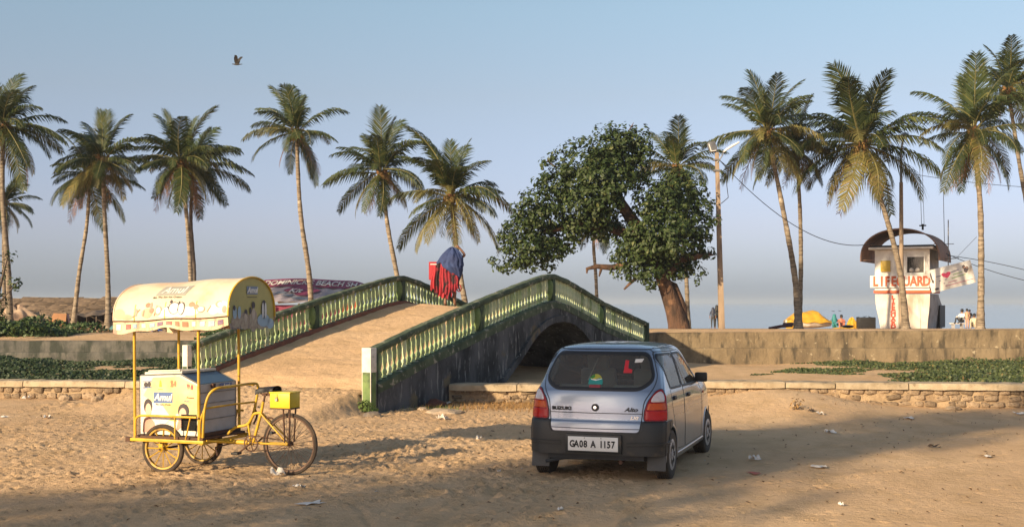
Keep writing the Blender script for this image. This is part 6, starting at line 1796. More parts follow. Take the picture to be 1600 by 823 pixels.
# stickers in the rear window
def wpatch(name, poly, mat, d=.004): return patch(name, 's', poly, mat, rwin, d)
wpatch('sun_sticker', [(.075 * math.cos(a) - .02, 1.055 + .085 * math.sin(a)) for a in [math.pi * k / 12 for k in range(13)]], flat('yellow_sticker', (.45, .42, .05), .4))
wpatch('teal_sticker', [(-.10, 1.03), (.06, 1.03), (.055, 1.085), (.02, 1.10), (-.03, 1.085), (-.095, 1.095)], flat('teal_sticker', (.02, .26, .24), .4), .006)
wpatch('green_arc_sticker', [(-.09, 1.10), (-.04, 1.135), (-.03, 1.11), (-.06, 1.09)], flat('green_sticker', (.03, .22, .04), .4), .0065)
wpatch('white_line_sticker', [(-.075, 1.08), (-.02, 1.068), (.045, 1.085), (.045, 1.091), (-.02, 1.075), (-.075, 1.088)], m_wht, .008)
wpatch('red_sticker', [(-.085, .998), (.04, .998), (.04, 1.028), (-.085, 1.028)], flat('dull_red_sticker', (.30, .05, .06), .5))
wpatch('learner_letter_sticker', [(.27, 1.155), (.36, 1.155), (.36, 1.19), (.315, 1.195), (.315, 1.285), (.275, 1.29)], flat('red_sticker_l', (.55, .02, .03), .5))
wpatch('paper_sticker', [(.375, 1.262), (.455, 1.268), (.47, 1.305), (.38, 1.30)], m_wht)
# wheel wells, floor, interior
q = MB()
for ya in (0, 2.36):
    for sx in (-1, 1):
        vs = []; n = 14
        for k in range(n + 1):
            a = math.pi * k / n
            vs += [(sx * .715, ya + .315 * math.cos(a), .255 + .315 * math.sin(a)), (sx * .45, ya + .315 * math.cos(a), .255 + .315 * math.sin(a))]
        q.add(vs, [(2 * k, 2 * k + 1, 2 * k + 3, 2 * k + 2) for k in range(n)])
        q.add([(sx * .45, ya + .32 * math.cos(math.pi * k / n), .255 + .32 * math.sin(math.pi * k / n)) for k in range(n + 1)], [tuple(range(n + 1))])
q.obj('wheel_well', m_cabl, car)
q = MB(); q.box((0, 1.30, .23), (1.28, 3.0, .05)); q.box((0, -.25, .29), (.9, .3, .1)); q.box((0, -.42, .30), (1.05, .05, .12)); q.obj('underbody', m_cabl, car)
q = MB(); q.tube([(.28, -.46, .22), (.28, -.1, .24)], .022, 8); q.obj('exhaust_pipe', m_crust, car)
q = MB(); q.box((0, -.33, .60), (1.24, .22, .03)); q.box((0, .02, .62), (1.22, .04, .62), rot=(R(14), 0, 0)); q.obj('cargo_floor', m_cabl, car)
def seatback(x, y, w, z0, h, name='seat'):
    q = MB(); q.box((x, y, z0 + h / 2), (w, .14, h), rot=(R(14), 0, 0), taper=.86); s_ = q.obj(name, m_seat, car, bevel=.035)
    return s_
seatback(-.31, .12, .56, .48, .52, 'rear_seat_back'); seatback(.31, .12, .56, .48, .52, 'rear_seat_back')
q = MB(); q.box((0, .42, .46), (1.16, .5, .16)); q.obj('rear_seat_cushion', m_seat, car, bevel=.03)
for x in (-.32, .32):
    s_ = seatback(x, 1.02, .48, .48, .66, 'front_seat')
    q = MB(); q.box((x, .94, 1.22), (.26, .10, .19), rot=(R(12), 0, 0)); q.obj('head_rest', m_seat, s_, bevel=.04)
    q = MB(); q.box((x, 1.3, .47), (.48, .5, .14)); q.obj('seat_cushion', m_seat, s_, bevel=.03)
q = MB(); q.box((0, 2.0, .82), (1.24, .34, .22)); q.obj('dashboard', m_cabl, car, bevel=.05)
q = MB(); q.lathe([(.175 + .014 * math.cos(a), .014 * math.sin(a)) for a in [k * 1.0472 for k in range(6)]], 24, Matrix.Translation((.33, 1.72, .93)) @ Matrix.Rotation(R(62), 4, 'X'), closed=True); q.obj('steering_wheel', m_black, car, smooth=60)
q = MB(); q.tube([(-.30, .95, 1.30), (-.34, .55, 1.02)], .008, 5); q.obj('pale_strip', m_wht, car)  # thin white strip slanting behind the rear window
q = MB(); q.box((0, 1.55, 1.30), (.2, .03, .05)); q.obj('interior_mirror', m_black, car, bevel=.01)
# mirrors, handles
for sx in (1, -1):
    q = MB(); q.box((sx * .755, 1.80, 1.00), (.15, .075, .115)); mo = q.obj('wing_mirror', m_black, car, bevel=.022)
    q = MB(); q.box((sx * .757, 1.761, 1.0), (.125, .004, .09)); q.obj('mirror_glass', m_rub, mo, bevel=.001)
    q = MB(); q.tube([(sx * .66, 1.80, .96), (sx * .71, 1.80, .98)], .025, 6); q.obj('mirror_foot', m_black, mo)
    for y, z, pr in ((.20, .865, d1), (1.02, .845, d2)):
        p = S('y', y, z, .01, sx); q = MB(); q.box(p, (.022, .13, .045)); q.obj('door_handle', m_rub, pr[0 if sx > 0 else 1], bevel=.009)
    p = S('y', 2.10, .80, .006, sx); q = MB(); q.box(p, (.01, .05, .03)); q.obj('side_repeater', m_amb, car, bevel=.003)
# wheels
def car_wheel(x, y, side, steer=0):
    t = bpy.data.objects.new('wheel', None); COL.objects.link(t); t.parent = car; t.location = (x, y, .268); t.rotation_euler = (0, 0, steer)
    Mx = Matrix.Rotation(R(90), 4, 'Y')
    pr = [(.165, -.076), (.215, -.084), (.245, -.080), (.262, -.070)]
    for z in (-.045, -.02, .005, .03, .05):
        pr += [(.268, z - .008), (.268, z + .004), (.261, z + .006), (.261, z + .010)]
    pr += [(.262, .070), (.245, .080), (.215, .084), (.165, .076)]
    q = MB(); q.lathe(pr, 48, Mx); q.obj('tyre', m_tyre_car, t, smooth=40)
    # hub cap
    q = MB(); s = side
    q.lathe([(.0, .074 * s), (.05, .078 * s), (.075, .074 * s), (.12, .080 * s), (.155, .082 * s), (.182, .070 * s), (.182, .03 * s)], 40, Mx); h = q.obj('hub_cap', m_hub, t, smooth=50, recalc=True)
    for k in range(8):
        a = 2 * math.pi * k / 8
        q = MB(); ca, sa = math.cos(a), math.sin(a)
        c = Vector((.0805 * s, .105 * ca, .105 * sa)); u = Vector((0, -sa, ca)); v = Vector((0, ca, sa))
        poly = [(-.020, -.032), (.020, -.032), (.030, .030), (-.030, .030)]
        q.add([c + u * a_ + v * b_ + Vector((0, 0, 0)) for a_, b_ in poly] + [c - Vector((.012 * s, 0, 0)) + u * a_ + v * b_ for a_, b_ in poly], [(0, 1, 2, 3), (0, 4, 5, 1), (1, 5, 6, 2), (2, 6, 7, 3), (3, 7, 4, 0)])
        q.obj('hub_slot', m_rub, h)
    q = MB(); q.lathe([(0, .082 * s), (.028, .084 * s), (.032, .07 * s)], 16, Mx); q.obj('hub_centre', m_hub, h, smooth=40)
    return t
m_tyre_car = M('dusty_car_tyre', (.040, .034, .030), (.085, .065, .045), scale=5, rough=.85, bump=.001, bscale=90)
car_wheel(.668, 0, 1); car_wheel(-.668, 0, -1); car_wheel(.672, 2.36, 1, R(-2)); car_wheel(-.672, 2.36, -1, R(-2))
for sx in (1, -1):
    q = MB(); q.box((sx * .640, -.335, .225), (.20, .012, .19), rot=(R(-6), 0, 0)); q.obj('mud_flap', flat('grey_mud_flap', (.10, .10, .10), .8), car, bevel=.004)
q = MB(); q.tube([(-.55, -.46, .20), (-.35, -.40, .24), (.0, -.40, .25)], .02, 6); q.obj('tow_hook', m_cabl, car)
# two faint grooves pressed in the roof
for sx in (1, -1):
    ribbon('roof_gutter', 'y', [(.05, 1.405), (.7, 1.408), (1.15, 1.400)], .006, m_rub, body, sx, d=.0015, closed=False)

# ------------------------------------------------------------------ people
m_skin = M('brown_skin', (.22, .11, .07), (.19, .095, .06), scale=8, rough=.55)
m_hair = flat('black_hair', (.012, .010, .010), .5)
def skin_body(joints, edges, subdiv=1):
    """one continuous body grown from a skeleton; joints: name -> (pos, radius)"""
    names = list(joints); me = bpy.data.meshes.new('body')
    me.from_pydata([joints[n][0] for n in names], [(names.index(a), names.index(b)) for a, b in edges], [])
    o = bpy.data.objects.new('body_tmp', me); COL.objects.link(o)
    sk__ = o.modifiers.new('skin', 'SKIN'); 
    if not me.skin_vertices: 
        pass
    sv_ = me.skin_vertices[0].data
    for i, n in enumerate(names):
        r = joints[n][1]; sv_[i].radius = r if isinstance(r, tuple) else (r, r)
        sv_[i].use_root = (n == 'pelvis')
    sb_ = o.modifiers.new('sub', 'SUBSURF'); sb_.levels = subdiv; sb_.render_levels = subdiv
    sk__.use_smooth_shade = True
    dg = bpy.context.evaluated_depsgraph_get(); dg.update()
    out = bpy.data.meshes.new_from_object(o.evaluated_get(dg)); bpy.data.objects.remove(o); out.name = 'body'
    return out
def person(label, loc, rz_, pose, shirt, pants, group=None, h=1.62, hairm=None, scarf=None):
    k = h / 1.65
    t = thing('person', label, 'person', loc, rz_, group)
    J = {}
    def j(n, x, y, z, r): J[n] = ((x * k, y * k, z * k), r * k if not isinstance(r, tuple) else (r[0] * k, r[1] * k))
    if pose == 'stand':
        j('pelvis', 0, 0, .90, (.15, .11)); j('waist', 0, 0, 1.03, (.13, .10)); j('chest', 0, 0, 1.22, (.16, .11)); j('neck', 0, .0, 1.38, .055); j('head', 0, .01, 1.47, .085); j('top', 0, .01, 1.57, .08)
        for s, n in ((-1, 'l'), (1, 'r')):
            j('hip' + n, s * .09, 0, .82, .085); j('knee' + n, s * .10, .01, .47, .058); j('ank' + n, s * .10, -.01, .09, .038); j('toe' + n, s * .11, .14, .04, .032)
            j('sh' + n, s * .18, 0, 1.31, .055); j('el' + n, s * .24, -.02, 1.05, .042); j('wr' + n, s * .22, .08, .84, .030); j('ha' + n, s * .22, .13, .76, .028)
    else:
        j('pelvis', 0, 0, .16, (.17, .14)); j('waist', 0, .0, .30, (.14, .11)); j('chest', 0, .03, .50, (.16, .11)); j('neck', 0, .05, .66, .055); j('head', 0, .06, .75, .085); j('top', 0, .06, .85, .08)
        for s, n in ((-1, 'l'), (1, 'r')):
            j('hip' + n, s * .10, .06, .15, .085); j('knee' + n, s * .16, .38, .42, .058); j('ank' + n, s * .13, .50, .07, .04); j('toe' + n, s * .13, .62, .04, .034)
            j('sh' + n, s * .18, .03, .58, .055); j('el' + n, s * .22, .18, .40, .042); j('wr' + n, s * .14, .36, .46, .030); j('ha' + n, s * .08, .42, .46, .028)
    E_ = [('pelvis', 'waist'), ('waist', 'chest'), ('chest', 'neck'), ('neck', 'head'), ('head', 'top')]
    for n in 'lr':
        E_ += [('pelvis', 'hip' + n), ('hip' + n, 'knee' + n), ('knee' + n, 'ank' + n), ('ank' + n, 'toe' + n), ('chest', 'sh' + n), ('sh' + n, 'el' + n), ('el' + n, 'wr' + n), ('wr' + n, 'ha' + n)]
    me = skin_body(J, E_)
    for m in (m_skin, shirt, pants): me.materials.append(m)
    zc = J['chest'][0][2]; zp = J['pelvis'][0][2]
    for p in me.polygons:
        c = p.center
        head = c.z > J['neck'][0][2] - .02 * k
        if head: mi = 0
        elif pose == 'stand': mi = 2 if c.z < zp and abs(c.x) < .2 * k and c.z > .12 * k else (0 if c.z < .12 * k or (abs(c.x) > .19 * k and c.z < 1.0 * k) else 1)
        else: mi = 2 if (c.z < .25 * k or c.y > .25 * k and c.z < .38 * k) else 1
        p.material_index = mi
    link('body', me, t)
    hc = Vector(J['head'][0])
    q = MB(); Mh = Matrix.Translation(hc + Vector((0, -.018 * k, .045 * k)))
    q.lathe([(0, .125 * k), (.06 * k, .11 * k), (.093 * k, .06 * k), (.098 * k, 0), (.088 * k, -.06 * k), (.05 * k, -.08 * k)] if not scarf else [(0, .13 * k), (.07 * k, .11 * k), (.105 * k, .05 * k), (.115 * k, -.05 * k), (.17 * k, -.2 * k), (.19 * k, -.36 * k)], 14, Mh)
    q.obj('headscarf' if scarf else 'hair', scarf or m_hair, t, smooth=70)
    return t
def at(px, Z, dz=0.0): p = P(px, 515, Z); return (p.x, Z, gz(p.x, Z) + dz)
navy = flat('navy_cloth', (.03, .035, .06)); teal = flat('teal_cloth2', (.03, .20, .20)); coral = flat('coral_cloth', (.50, .17, .10)); cream = flat('cream_cloth', (.60, .55, .38)); beige = flat('beige_cloth', (.45, .36, .25)); grey = flat('grey_green_cloth', (.14, .17, .15)); drk = flat('dark_trousers', (.03, .028, .028)); blk = flat('black_cloth', (.02, .02, .022))
person('dark haired woman in a navy top, left one of the pair by the lamp post', at(1114, 80), R(160), 'stand', navy, drk, 'people by the lamp post', 1.45, None, navy)
person('person in a grey green top, taller one of the pair left of the lamp post', at(1120, 80.6), R(175), 'stand', grey, drk, 'people by the lamp post', 1.62, None, flat('black_scarf', (.018, .018, .02)))
person('person wrapped in teal sitting on the beach right of the yellow tarpaulin', at(1303, 72), R(200), 'sit', teal, teal, 'people sitting on the beach', 1.6, None, teal)
person('person in a coral top sitting on the beach, right of the one in teal', at(1314.5, 72), R(170), 'sit', coral, coral, 'people sitting on the beach', 1.55)
person('dark haired person in a white shirt sitting highest in the group right of the tower', (P(1504, 515, 70).x, 70, gz(P(1504, 515, 70).x, 70) + .28), R(120), 'sit', m_wht, blk, 'people right of the tower', 1.6)
person('long haired person in pale orange standing right of the white shirted sitter', at(1511, 88), R(190), 'stand', flat('peach_cloth', (.62, .36, .22)), flat('peach_cloth2', (.60, .36, .24)), 'people right of the tower', 1.5, None)
person('thin person in black standing just behind the pale orange one', at(1515, 92), R(190), 'stand', blk, blk, 'people right of the tower', 1.5)
person('person in a cream shirt by the foot of the big upright palm', at(1522.5, 75), R(150), 'sit', cream, beige, 'people right of the tower', 1.75)
b = MB(); w0 = P(1489, 0, 70).x; w1 = P(1505, 0, 70).x; zb = gz(w0, 70)
bt_ = thing('bench', 'low pale bench right of the lifeguard tower under the white shirted sitter', 'bench', ((w0 + w1) / 2, 70.1, zb))
b.box((0, 0, .30), (w1 - w0 + .2, .45, .06)); b.obj('seat', m_wht2, bt_)
for sx in (-1, 1):
    b = MB(); b.box((sx * (w1 - w0) * .42, 0, .14), (.07, .4, .28)); b.obj('leg', m_grey_shade, bt_)

# the vendor on the bridge crest
VT = .575; vq = 1.55
vx = B0[0] + BU[0] * VT * BL + BP[0] * vq; vy = B0[1] + BU[1] * VT * BL + BP[1] * vq
vp = P(703, 478, float(vy)); 
# slide along the crest so that he stands where the photo has him
for _ in range(8):
    vq += (vx - (703 - 800) / FPX * vy) * 1.05
    vx = B0[0] + BU[0] * VT * BL + BP[0] * vq; vy = B0[1] + BU[1] * VT * BL + BP[1] * vq
vz = deck_h(VT) + .03
vn = thing('person', 'barefoot vendor on the bridge crest bent under a blue bundle and hanging red cloths', 'person', (vx, vy, vz), R(-8))
J = {'pelvis': ((0, 0, .80), (.14, .11)), 'waist': ((.01, .03, .92), (.12, .10)), 'chest': ((.04, .10, 1.10), (.15, .11)), 'neck': ((.06, .17, 1.22), .052), 'head': ((.07, .22, 1.29), .08), 'top': ((.08, .27, 1.37), .075),
     'hl': ((-.09, 0, .74), .085), 'kl': ((-.10, .10, .44), .055), 'al': ((-.11, -.06, .09), .036), 'tl': ((-.11, .09, .035), .03),
     'hr': ((.09, 0, .74), .085), 'kr': ((.11, .02, .42), .055), 'ar': ((.10, .10, .08), .036), 'tr': ((.11, .25, .035), .03),
     'sr': ((.20, .12, 1.19), .052), 'er': ((.36, .10, 1.26), .040), 'wr': ((.24, .08, 1.42), .028), 'mr': ((.20, .07, 1.46), (.035, .018)),
     'f1': ((.16, .06, 1.50), .010), 'f2': ((.13, .065, 1.485), .010), 'f3': ((.15, .09, 1.505), .010), 'f4': ((.18, .10, 1.505), .009), 'th': ((.18, .03, 1.46), .011),
     'sl': ((-.13, .10, 1.18), .052), 'el': ((-.22, .05, .95), .040), 'wl': ((-.24, .12, .78), .028), 'ml': ((-.245, .14, .72), (.034, .02)), 'g1': ((-.25, .16, .66), .010), 'g2': ((-.24, .14, .65), .010), 'g3': ((-.23, .12, .655), .010), 'tg': ((-.22, .17, .71), .011)}
E_ = [('pelvis', 'waist'), ('waist', 'chest'), ('chest', 'neck'), ('neck', 'head'), ('head', 'top'), ('pelvis', 'hl'), ('hl', 'kl'), ('kl', 'al'), ('al', 'tl'), ('pelvis', 'hr'), ('hr', 'kr'), ('kr', 'ar'), ('ar', 'tr'),
      ('chest', 'sr'), ('sr', 'er'), ('er', 'wr'), ('wr', 'mr'), ('mr', 'f1'), ('mr', 'f2'), ('mr', 'f3'), ('mr', 'f4'), ('mr', 'th'), ('chest', 'sl'), ('sl', 'el'), ('el', 'wl'), ('wl', 'ml'), ('ml', 'g1'), ('ml', 'g2'), ('ml', 'g3'), ('ml', 'tg')]
me = skin_body(J, E_, 2)
m_short = flat('dark_red_cloth', (.12, .03, .03)); me.materials.append(m_skin); me.materials.append(flat('brown_shirt', (.12, .08, .06))); me.materials.append(m_short)
for p in me.polygons:
    c = p.center; p.material_index = 2 if (.45 < c.z < .86 and abs(c.x) < .2) else (1 if .86 <= c.z < 1.2 and abs(c.x) < .22 else 0)
link('body', me, vn)
q = MB(); q.lathe([(0, .1), (.06, .085), (.088, .04), (.09, -.02), (.07, -.06)], 14, Matrix.Translation((.075, .235, 1.33)) @ Matrix.Rotation(R(-25), 4, 'X')); q.obj('hair', m_hair, vn, smooth=60)
# blue bundle over back and head
m_bluec = M('blue_cloth_bundle', (.035, .06, .16), (.02, .03, .09), scale=3, rough=.85, bump=.02, bscale=6)
bu = thing('cloth_bundle', 'big dark blue cloth bundle carried over the back of the vendor on the bridge', 'bundle', (vx, vy, vz), R(-8))
SL = [(.66, .17, .25), (.74, .10, .28), (.82, .00, .30), (.90, -.12, .315), (.98, -.27, .33), (1.04, -.33, .335), (1.10, -.30, .335), (1.20, -.235, .32), (1.30, -.15, .27), (1.38, -.07, .20), (1.425, .00, .12), (1.44, .04, .06)]
q = MB()
def BF(u, v):
    a = 2 * math.pi * u; z = .66 + .78 * v
    l = float(np.interp(z, [s_[0] for s_ in SL], [s_[1] for s_ in SL])); r_ = float(np.interp(z, [s_[0] for s_ in SL], [s_[2] for s_ in SL]))
    c = (l + r_) / 2; h = (r_ - l) / 2; d = min(h * .75, .20)
    f = 1 + .10 * abs(math.sin(3.5 * a + 5 * z)) * (1 - v * .6) - .07 * abs(math.sin(6 * a - 9 * z)) + .04 * math.sin(17 * a + 4 * z)
    return Vector((c + h * math.cos(a) * f, -.02 + .12 * (1 - v) * -.3 + d * math.sin(a) * f, z + .03 * math.sin(5 * a + 2)))
q.grid(BF, 72, 30, closed_u=True); q.obj('cloth', m_bluec, bu, smooth=50)
q = MB(); q.grid(lambda u, v: Vector((-.30 + .10 * u - .04 * v, -.06 + .04 * math.sin(u * 9), 1.04 - .20 * v * (1 - .4 * u))), 6, 6); q.obj('hanging_corner', flat('near_black_blue', (.015, .02, .05)), bu, smooth=80)
m_redc = M('red_patterned_cloth', (.28, .018, .032), (.16, .012, .02), scale=5, rough=.85, dirt=(.02, .012, .014), dscale=4.5, dthr=.50, dsoft=.05, dstretch=(1.3, 1, .8))
m_redb = flat('bright_red_cloth', (.34, .022, .032), .8)
reds = thing('hanging_cloths', 'row of red patterned cloths hanging from the bundle of the vendor on the bridge', 'cloths', (vx, vy, vz), R(-8))
for k, (x, w, z0, z1) in enumerate(((-.33, .12, 1.02, .42), (-.25, .13, 1.06, .30), (-.16, .14, 1.03, .24), (-.06, .14, .96, .33), (.03, .13, .90, .20), (.12, .12, .82, .36), (.20, .10, .76, .42))):
    q = MB()
    q.grid(lambda u, v: Vector((x + (u - .5) * w * (.75 + .55 * v) - .05 * v * (1 - k / 4) + .012 * math.sin(v * 7 + k), -.17 - .035 * math.sin(u * 3.14) - .018 * math.sin(u * 12 + k * 2) * (v + .3) - .02 * math.sin(v * 4 + k), z0 + (z1 - z0) * v + .05 * (u - .5) * math.sin(k * 2.0) - .03 * math.sin(u * 9 + k) * v)), 16, 12)
    q.obj('cloth', m_redb if k in (0, 2) else m_redc, reds, smooth=60)
for (x0, z0, rr) in ((.25, .46, .055),):
    q = MB(); q.tube([(x0 + rr * math.cos(a), -.17 + .01 * a, z0 + rr * 1.5 * math.sin(a)) for a in [k * .45 for k in range(15)]], .014, 6); q.obj('looped_cord', m_redb, reds, smooth=60)
rb_ = thing('red_box', 'flat red display box with a white line held at the left of the vendor', 'box', (vx, vy, vz), R(-8))
q = MB(); q.box((-.38, -.02, .88), (.26, .12, .44)); q.obj('box', m_redb, rb_, bevel=.01)
q = MB(); q.box((-.38, -.083, 1.04), (.18, .004, .02)); q.obj('white_stripe', m_wht, rb_)
q = MB(); q.tube([(-.42, .0, .68), (-.50, -.05, .0)], .012, 5); q.tube([(-.34, .0, .68), (-.30, -.05, .0)], .012, 5); q.obj('stand_leg', m_dark, rb_)

# ------------------------------------------------------------------ birds
def bird(label, p, s, yaw, roll=0, up=60):
    t = thing('bird', label, 'bird', p, yaw)
    J = {'pelvis': ((0, 0, 0), .06), 'front': ((0, .14, .01), .055), 'neck': ((0, .24, .03), .03), 'head': ((0, .30, .04), .034), 'beak': ((0, .37, .035), .008), 'rump': ((0, -.15, 0), .035), 'tail': ((0, -.34, 0), (.05, .010))}
    me = skin_body({k: ((v[0][0] * s, v[0][1] * s, v[0][2] * s), v[1] * s if not isinstance(v[1], tuple) else (v[1][0] * s, v[1][1] * s)) for k, v in J.items()}, [('pelvis', 'front'), ('front', 'neck'), ('neck', 'head'), ('head', 'beak'), ('pelvis', 'rump'), ('rump', 'tail')])
    me.materials.append(m_birdc); link('body', me, t)
    for sd_, an in ((1, up), (-1, up - 12)):
        q = MB(); ca, sa = math.cos(R(an)), math.sin(R(an))
        prof_ = [(0, .12, -.08), (.16, .15, -.10), (.34, .12, -.13), (.50, .04, -.16), (.60, -.08, -.18), (.62, -.14, -.16)]
        vs = []
        for i, (r_, f, bk) in enumerate(prof_):
            bend = .0 if r_ < .3 else (r_ - .3) * .5
            x = sd_ * (r_ * ca + bend * .6) * s; z = (r_ * sa - bend * .4) * s
            vs += [(x, f * s, z), (x, f * .3 * s, z + .02 * s), (x, (bk - (.03 if i % 2 else 0)) * s, z)]
        q.add(vs, [(3 * i + k, 3 * i + 3 + k, 3 * i + 4 + k, 3 * i + 1 + k) for i in range(5) for k in range(2)]); q.obj('wing', m_birdc, t, smooth=60)
    return t
m_birdc = flat('dark_feathers', (.03, .026, .024), .7)
bird('dark bird with raised wings flying high in the sky at the left', P(371, 101, 55), .78, R(75), up=68)
bird('tiny far bird low over the sea, left of the two beside the tower', P(1302, 486, 120), .5, R(90), up=10)
bird('tiny far bird low over the sea, right of the two beside the tower', P(1312, 485.5, 120), .5, R(90), up=8)

# ------------------------------------------------------------------ things on the beach behind the right wall
m_ytarp = M('yellow_tarpaulin', (.62, .36, .03), (.48, .25, .02), scale=3, rough=.5, bump=.03, bscale=4)
Zb = 62.0; p0 = P(1262, 515, Zb); gb = gz(p0.x, Zb)
bo_ = thing('covered_boat', 'beached boat covered with a yellow tarpaulin behind the foot of the twin palms', 'boat', (p0.x, Zb, gb), 0)
hw = (P(1300, 0, Zb).x - P(1228, 0, Zb).x) / 2
q = MB()
def HF(u, v):
    x = -hw + 2 * hw * u; w = .55 * math.sin(math.pi * min(.97, max(.03, u * .92 + .04))) ** .5; a = math.pi * v
    return Vector((x, -w * math.cos(a), .34 - .32 * math.sin(a) ** .6 + .12 * (2 * u - 1) ** 2))
q.grid(HF, 24, 10); q.obj('hull', m_wht2, bo_, smooth=60)
q = MB()
def TF(u, v):
    x = -hw * .95 + 1.95 * hw * u * .97
    h = np.interp(u, [0, .08, .22, .62, .72, 1], [.15, .42, .70, .86, .80, .05]); a = math.pi * v
    return Vector((x, -.62 * math.cos(a) * (1 - .3 * max(0, u - .7)), .32 + float(h) * .72 * math.sin(a) ** .7 + .03 * math.sin(x * 9 + v * 12)))
q.grid(TF, 40, 14); q.obj('tarpaulin', m_ytarp, bo_, smooth=70)
q = MB(); q.tube([TF(.3, v / 10) + Vector((0, 0, .01)) for v in range(11)], .015, 4); q.obj('rope', m_wire, bo_)
cc = P(1236, 512, 58)
q = MB(); q.lathe([(0, 0), (.26, .02), (.28, .2), (.2, .36), (.06, .44), (0, .44)], 10, Matrix.Translation((0, 0, 0))); q.obj('sack', m_ytarp, loc=(cc.x, 58, gz(cc.x, 58)), smooth=60, label='small bright yellow sack just left of the twin palm foot', cat='sack')
for k, (px, L, a) in enumerate(((1220, .95, -6), (1228, .9, -12), (1237, .7, 4))):
    pz = P(px, 515, 47 + k * .4); q = MB(); q.tube([(-L / 2, 0, .06), (0, 0, .09), (L / 2, .02, .05)], [.05, .06, .05], 7)
    q.obj('log', flat('dark_red_wood', (.07, .025, .03)), loc=(pz.x, 47 + k * .4, gz(pz.x, 47 + k * .4) + .02 + .05 * k), rot=(0, R(a), 0), smooth=60, cat='log',
          label=['leftmost of the dark red logs lying by the twin palm foot', 'middle one of the dark red logs by the twin palm foot', 'log nearest the trunk among the dark red logs by the twin palm foot'][k])
cc = P(1353, 515, 56); bx2 = thing('black_crate', 'black covered crate with a rounded top, left of the lifeguard tower', 'crate', (cc.x, 56, gz(cc.x, 56)), R(-6))
q = MB(); q.box((0, 0, .26), (.80, .6, .52)); q.obj('crate_body', m_black, bx2, bevel=.03)
q = MB(); q.grid(lambda u, v: Vector(((u - .5) * .86, (v - .5) * .66, .51 + .05 * math.sin(math.pi * u) + .02 * math.sin(u * 14))), 16, 4); q.obj('cover', m_black, bx2, smooth=60)
for z in (.12, .27, .42):
    q = MB(); q.box((0, -.305, z), (.7, .012, .02)); q.obj('rib', m_dark, bx2)
cc = P(1331, 513, 57); tarp_heap('yellow_sheet', 'bright yellow sheet bunched up against the black crate', 'sheet', cc.x, 57, .34, .3, .5, m_ytarp, 3)
cc = P(1321, 515, 60); tarp_heap('yellow_mat', 'flat yellow mat spread left of the black crate', 'mat', cc.x, 60, .6, .5, .10, m_ytarp, 6)
cc = P(1325, 516, 52); q = MB(); q.lathe([(0, .02), (.2, .05), (.27, .10), (.2, .15), (0, .17)], 16); q.obj('tyre_lump', m_black, loc=(cc.x, 52, gz(cc.x, 52)), smooth=60, label='flat black rubber lump on the sand in front of the yellow mat', cat='rubber lump')

# ------------------------------------------------------------------ litter and stones on the forecourt
m_paper = M('dirty_paper', (.72, .68, .62), (.58, .52, .45), scale=12, rough=.8)
m_slab = M('broken_slab', (.42, .33, .24), (.32, .25, .18), scale=5, rough=.9, bump=.01, bscale=18)
def scrap(label, px, py, w, seed, mat=m_paper, cat='litter', name='paper_scrap', h=.03, group=None, n=7):
    Z = FPX * EYE / (py - 473); p = P(px, py, Z); r = random.Random(seed); q = MB()
    q.grid(lambda u, v: Vector(((u - .5) * w * (1 + .3 * math.sin(v * 5 + seed)), (v - .5) * w * .7 * (1 + .25 * math.sin(u * 4 + seed)), .012 + h * abs(math.sin(u * 5 + seed) * math.cos(v * 4 + seed * 2)))), n, n)
    return q.obj(name, mat, loc=(p.x, Z, gz(p.x, Z)), rot=(0, 0, r.uniform(0, 3)), smooth=50, label=label, cat=cat, group=group)
scrap('crumpled white paper standing up by the tricycle front wheel', 433, 744, .13, 1, h=.10)
scrap('thin crumpled white paper lying between the wheel and the camera', 465, 762, .11, 2, h=.04)
scrap('flat torn whitish plastic sheet on the near sand below the tricycle', 487, 787, .22, 3, h=.012)
scrap('white folded litter in the shade right of the car', 1180, 719, .14, 4, h=.07)
scrap('long white wrapper on the sand below the folded litter', 1281, 730, .20, 5, h=.02)
scrap('pale wrapper in the shadow on the way to the low wall', 1297, 677, .15, 6, h=.05)
scrap('white wrapper on the sand near the stone wall at the right', 1421, 656, .18, 7, h=.03)
scrap('white wrapper on the lit sand at the far right', 1543, 714, .17, 8, h=.02)
scrap('white scrap by the wall at the right edge', 1594, 647, .25, 9, h=.03)
scrap('thin red strip of plastic lying right of the car', 1180, 740, .17, 10, flat('red_strip', (.5, .12, .06)), h=.01)
scrap('white crumpled wrapper on the sand halfway from bridge to car', 748, 687, .10, 11, h=.06)
scrap('tiny white scrap on the near sand left of the car wheel', 780, 738, .05, 12, h=.03)
scrap('white bottle cap sized scrap on the bottom sand', 875, 797, .06, 13, h=.03)
scrap('white rag next to the broken slab by the short wall', 700, 631, .30, 14, h=.05)
scrap('reddish white carton in front of the broken slab', 691, 656, .16, 15, h=.10)
scrap('small white scrap at the foot of the left stone wall', 42, 624, .16, 16, h=.07)
scrap('pale scrap among the footprints at the left', 73, 655, .14, 17, h=.05)
scrap('pale scrap on the far left sand', 6, 653, .15, 18, h=.03)
scrap('small bright scrap lying near the tyre tracks at the right', 1313, 790, .05, 19, h=.03)
scrap('small dark twig on the shaded sand at the right', 1458, 699, .12, 20, m_dkbrown, cat='twig', name='twig', h=.04)
scrap('dark dead leaf beside a white scrap on the sand mound', 1268, 653, .10, 21, m_dkbrown, cat='leaf', name='dead_leaf', h=.06)
scrap('small white scrap next to the dark leaf on the sand mound', 1282, 655, .10, 22, h=.05)
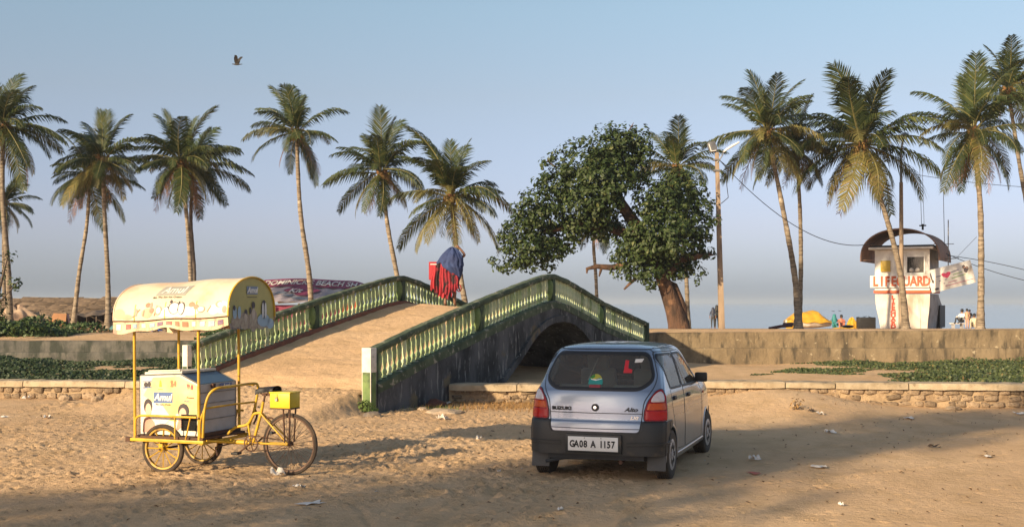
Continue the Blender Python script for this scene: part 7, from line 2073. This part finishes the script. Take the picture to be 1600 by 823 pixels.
def rock(label, px, py, s, mat, seed, Z=None, name='rock', cat='stone', rz_=0):
    Z = Z or FPX * EYE / (py - 473); p = P(px, py, Z); r = random.Random(seed)
    bm = bmesh.new(); bmesh.ops.create_icosphere(bm, subdivisions=2, radius=1)
    for v in bm.verts:
        n = 1 + .18 * math.sin(v.co.x * 4 + seed) * math.cos(v.co.y * 5 + seed * 2) + r.uniform(-.05, .05); v.co = Vector((v.co.x * s[0] * n, v.co.y * s[1] * n, max(-.3, v.co.z) * s[2] * n))
    me = bpy.data.meshes.new(name); bm.to_mesh(me); bm.free(); me.materials.append(mat)
    return link(name, me, None, (p.x, Z, gz(p.x, Z) + .01), (0, 0, rz_), label=label, cat=cat)
rock('flat broken concrete slab lying in front of the short low wall', 694, 645, (.33, .26, .075), m_slab, 1)
rock('dark tilted stone left of the mouldy bridge wall foot', 582, 651, (.15, .11, .085), M('dark_stone', (.12, .10, .09), (.2, .16, .12), scale=6, rough=.9), 2)
rock('round red brown boulder leaning at the mouldy wall foot', 681, 626, (.20, .16, .15), M('red_brown_stone', (.13, .055, .04), (.09, .04, .03), scale=6, rough=.9), 3, Z=21.6)
rock('small grey stone left of the red brown boulder', 660, 641, (.10, .08, .06), m_slab, 4)
rock('brown lump of masonry at the foot of the left low wall', 102, 622, (.14, .10, .10), m_stone, 5, Z=22.9)
rock('second brown lump of masonry further right at the left low wall', 152, 621, (.13, .10, .09), m_stone, 6, Z=22.8)
rock('fallen stone under a gap of the right low wall', 1490, 640, (.16, .10, .06), m_stone, 7)
rr_ = random.Random(9)
dm_ = [MB().box((0, 0, 0), (.03, .02, .012)).mesh('debris', m_dkbrown) for _ in range(1)]
r2 = np.random.default_rng(5); n = 900
x = r2.uniform(-8, 9, n); y = 9.6 + r2.random(n) ** .9 * 11.5; z = ground_h(x, y) + .004
V, Q = leaf_cloud(np.stack([x, y, z + .012], 1), r2.normal(size=(n, 3)) * .35 + np.array([0, 0, 1.0]), .045, .45, .5, 5)
link('fallen_leaf_litter', big_mesh('fallen_leaf_litter', V, Q, leaf_mat('dead_leaf_bits', (.10, .06, .03), (.22, .14, .07), rough=.8, vary=0, c3=(.6, .55, .5)), smooth=False), kind='stuff', label='tiny dead leaves and crumbs scattered over the sand', cat='leaf litter')
tuft('weed', 'spindly dry weed growing on the sand mound right of the car', (4.72, 19.6, gz(4.72, 19.6)), (.18, .12, .22), 40, .06, m_dry, 14)
